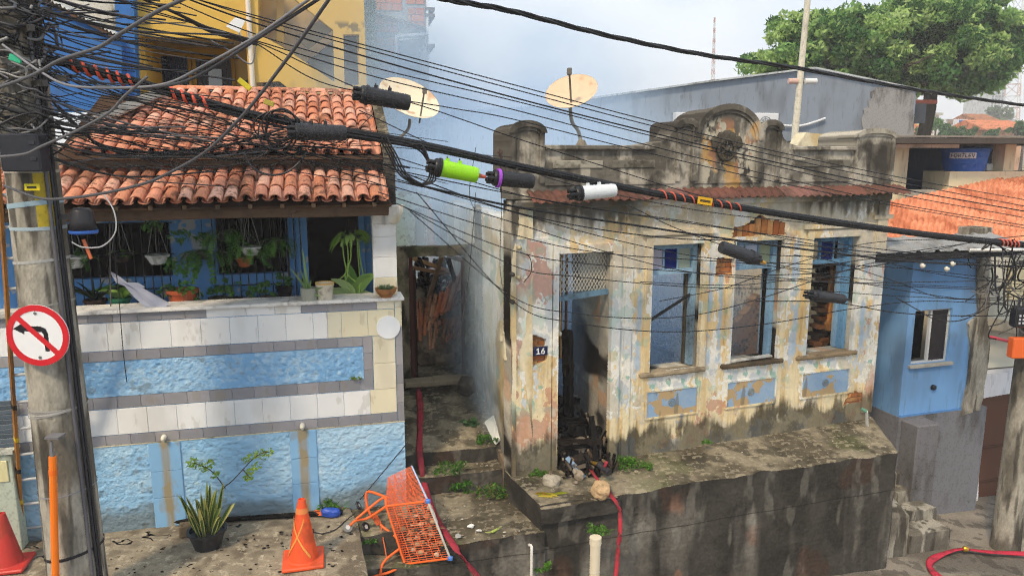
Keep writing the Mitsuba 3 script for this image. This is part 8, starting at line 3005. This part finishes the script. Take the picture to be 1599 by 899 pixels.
# ================================================================ smoke drifting from the ruin
SF_ = Fr(*H.pt(0, 0.42, 0)[:2], 19.5)
u0, u1, d0, d1, z0, z1 = -7.0, 9.5, 0.0, 16.0, 0.0, 11.0
nx_, ny_, nz_ = 66, 64, 44
gx, gy, gz = np.meshgrid(np.linspace(u0, u1, nx_), np.linspace(d0, d1, ny_), np.linspace(z0, z1, nz_), indexing='ij')
P = np.stack([gx, gy, gz], -1)
nz1 = meshkit.fbm(P * np.array([0.35, 0.35, 0.45]) + 3, 4, 3)
nz2 = meshkit.fbm(P * np.array([0.9, 0.9, 0.9]) + 13, 4, 8)
wisp = np.clip((nz1 * 0.6 + nz2 * 0.4 - 0.40) * 4.0, 0, 1.6)
inside = ((gx > 0.0) & (gx < 6.3) & (gy > 0.3) & (gy < 9.0)).astype(float)
room = inside * np.clip(1.3 - gz / 4.5, 0, 1) * (0.03 + 0.17 * np.clip((5.6 - gx) / 2.5, 0, 1)) * (0.6 + 0.5 * wisp)
behind = np.clip((gy - 6.5) / 4.0, 0, 1) * np.clip((9.6 - gz) / 4.0, 0, 1) * np.clip((gz - 1.0) / 2.5, 0, 1) * np.clip((9.5 - gx) / 4.5, 0, 1)
plume = np.exp(-((gx + 1.4 + 0.05 * (gz - 4)) ** 2 / 9.0 + (gy - 9.5) ** 2 / 12.0)) * np.clip((gy - 4.5) / 3, 0, 1) * np.clip((9.3 - gz) / 4.0, 0, 1) * np.clip((gz - 2.4) / 2.0, 0, 1)
left = np.clip((gx + 3.6 + np.clip(gy - 11, 0, 5) * 0.5) / 2.2, 0, 1)
S = room + left * (behind * (0.035 + 0.10 * wisp) + plume * (0.04 + 0.11 * wisp))
edge = np.minimum.reduce([np.clip((gx - u0) / 2, 0, 1), np.clip((u1 - gx) / 1.5, 0, 1), np.clip((gy - d0) / 0.6, 0, 1), np.clip((d1 - gy) / 2, 0, 1), np.clip((gz - z0) / 0.5, 0, 1), np.clip((z1 - gz) / 2, 0, 1)])
S = (S * edge * SMOKE).astype(np.float32)
vol = np.ascontiguousarray(np.transpose(S, (2, 1, 0)))[..., None]
Mx = np.eye(4)
Mx[:3, 0], Mx[:3, 1], Mx[:3, 2] = SF_.U * (u1 - u0), SF_.V * (d1 - d0), [0, 0, z1 - z0]
Mx[:3, 3] = SF_.pt(u0, d0, z0)
scene['smoke_air'] = {'type': 'heterogeneous', 'albedo': {'type': 'rgb', 'value': [0.70, 0.84, 0.98]}, 'scale': 1.0,
                      'sigma_t': {'type': 'gridvolume', 'grid': mi.VolumeGrid(vol), 'to_world': T4(Mx.tolist()), 'filter_type': 'trilinear', 'wrap_mode': 'clamp'}}
K_ = np.eye(4)
K_[:3, 0], K_[:3, 1], K_[:3, 2] = Mx[:3, 0] / 2, Mx[:3, 1] / 2, Mx[:3, 2] / 2
K_[:3, 3] = SF_.pt((u0 + u1) / 2, (d0 + d1) / 2, (z0 + z1) / 2)
scene['smoke'] = {'type': 'cube', 'to_world': T4(K_.tolist()), 'bsdf': {'type': 'null'}, 'interior': ref('smoke_air'), 'exterior': ref('haze_air')}
labels['smoke'] = {'label': 'pale bluish smoke drifting up from the burned house and hiding the wall behind', 'category': 'smoke', 'kind': 'stuff'}

# thin haze over the whole place
scene['haze_air'] = {'type': 'homogeneous', 'albedo': {'type': 'rgb', 'value': [0.95, 0.96, 0.98]}, 'sigma_t': 0.0016}
scene['haze'] = {'type': 'cube', 'to_world': T4().translate([0, 350, 26.5]) @ T4().scale([520, 470, 33.5]), 'bsdf': {'type': 'null'}, 'interior': ref('haze_air')}
labels['haze'] = {'label': 'thin bright haze that pales the tree and the far hillside', 'category': 'haze', 'kind': 'stuff'}
scene['camera']['medium'] = ref('haze_air')
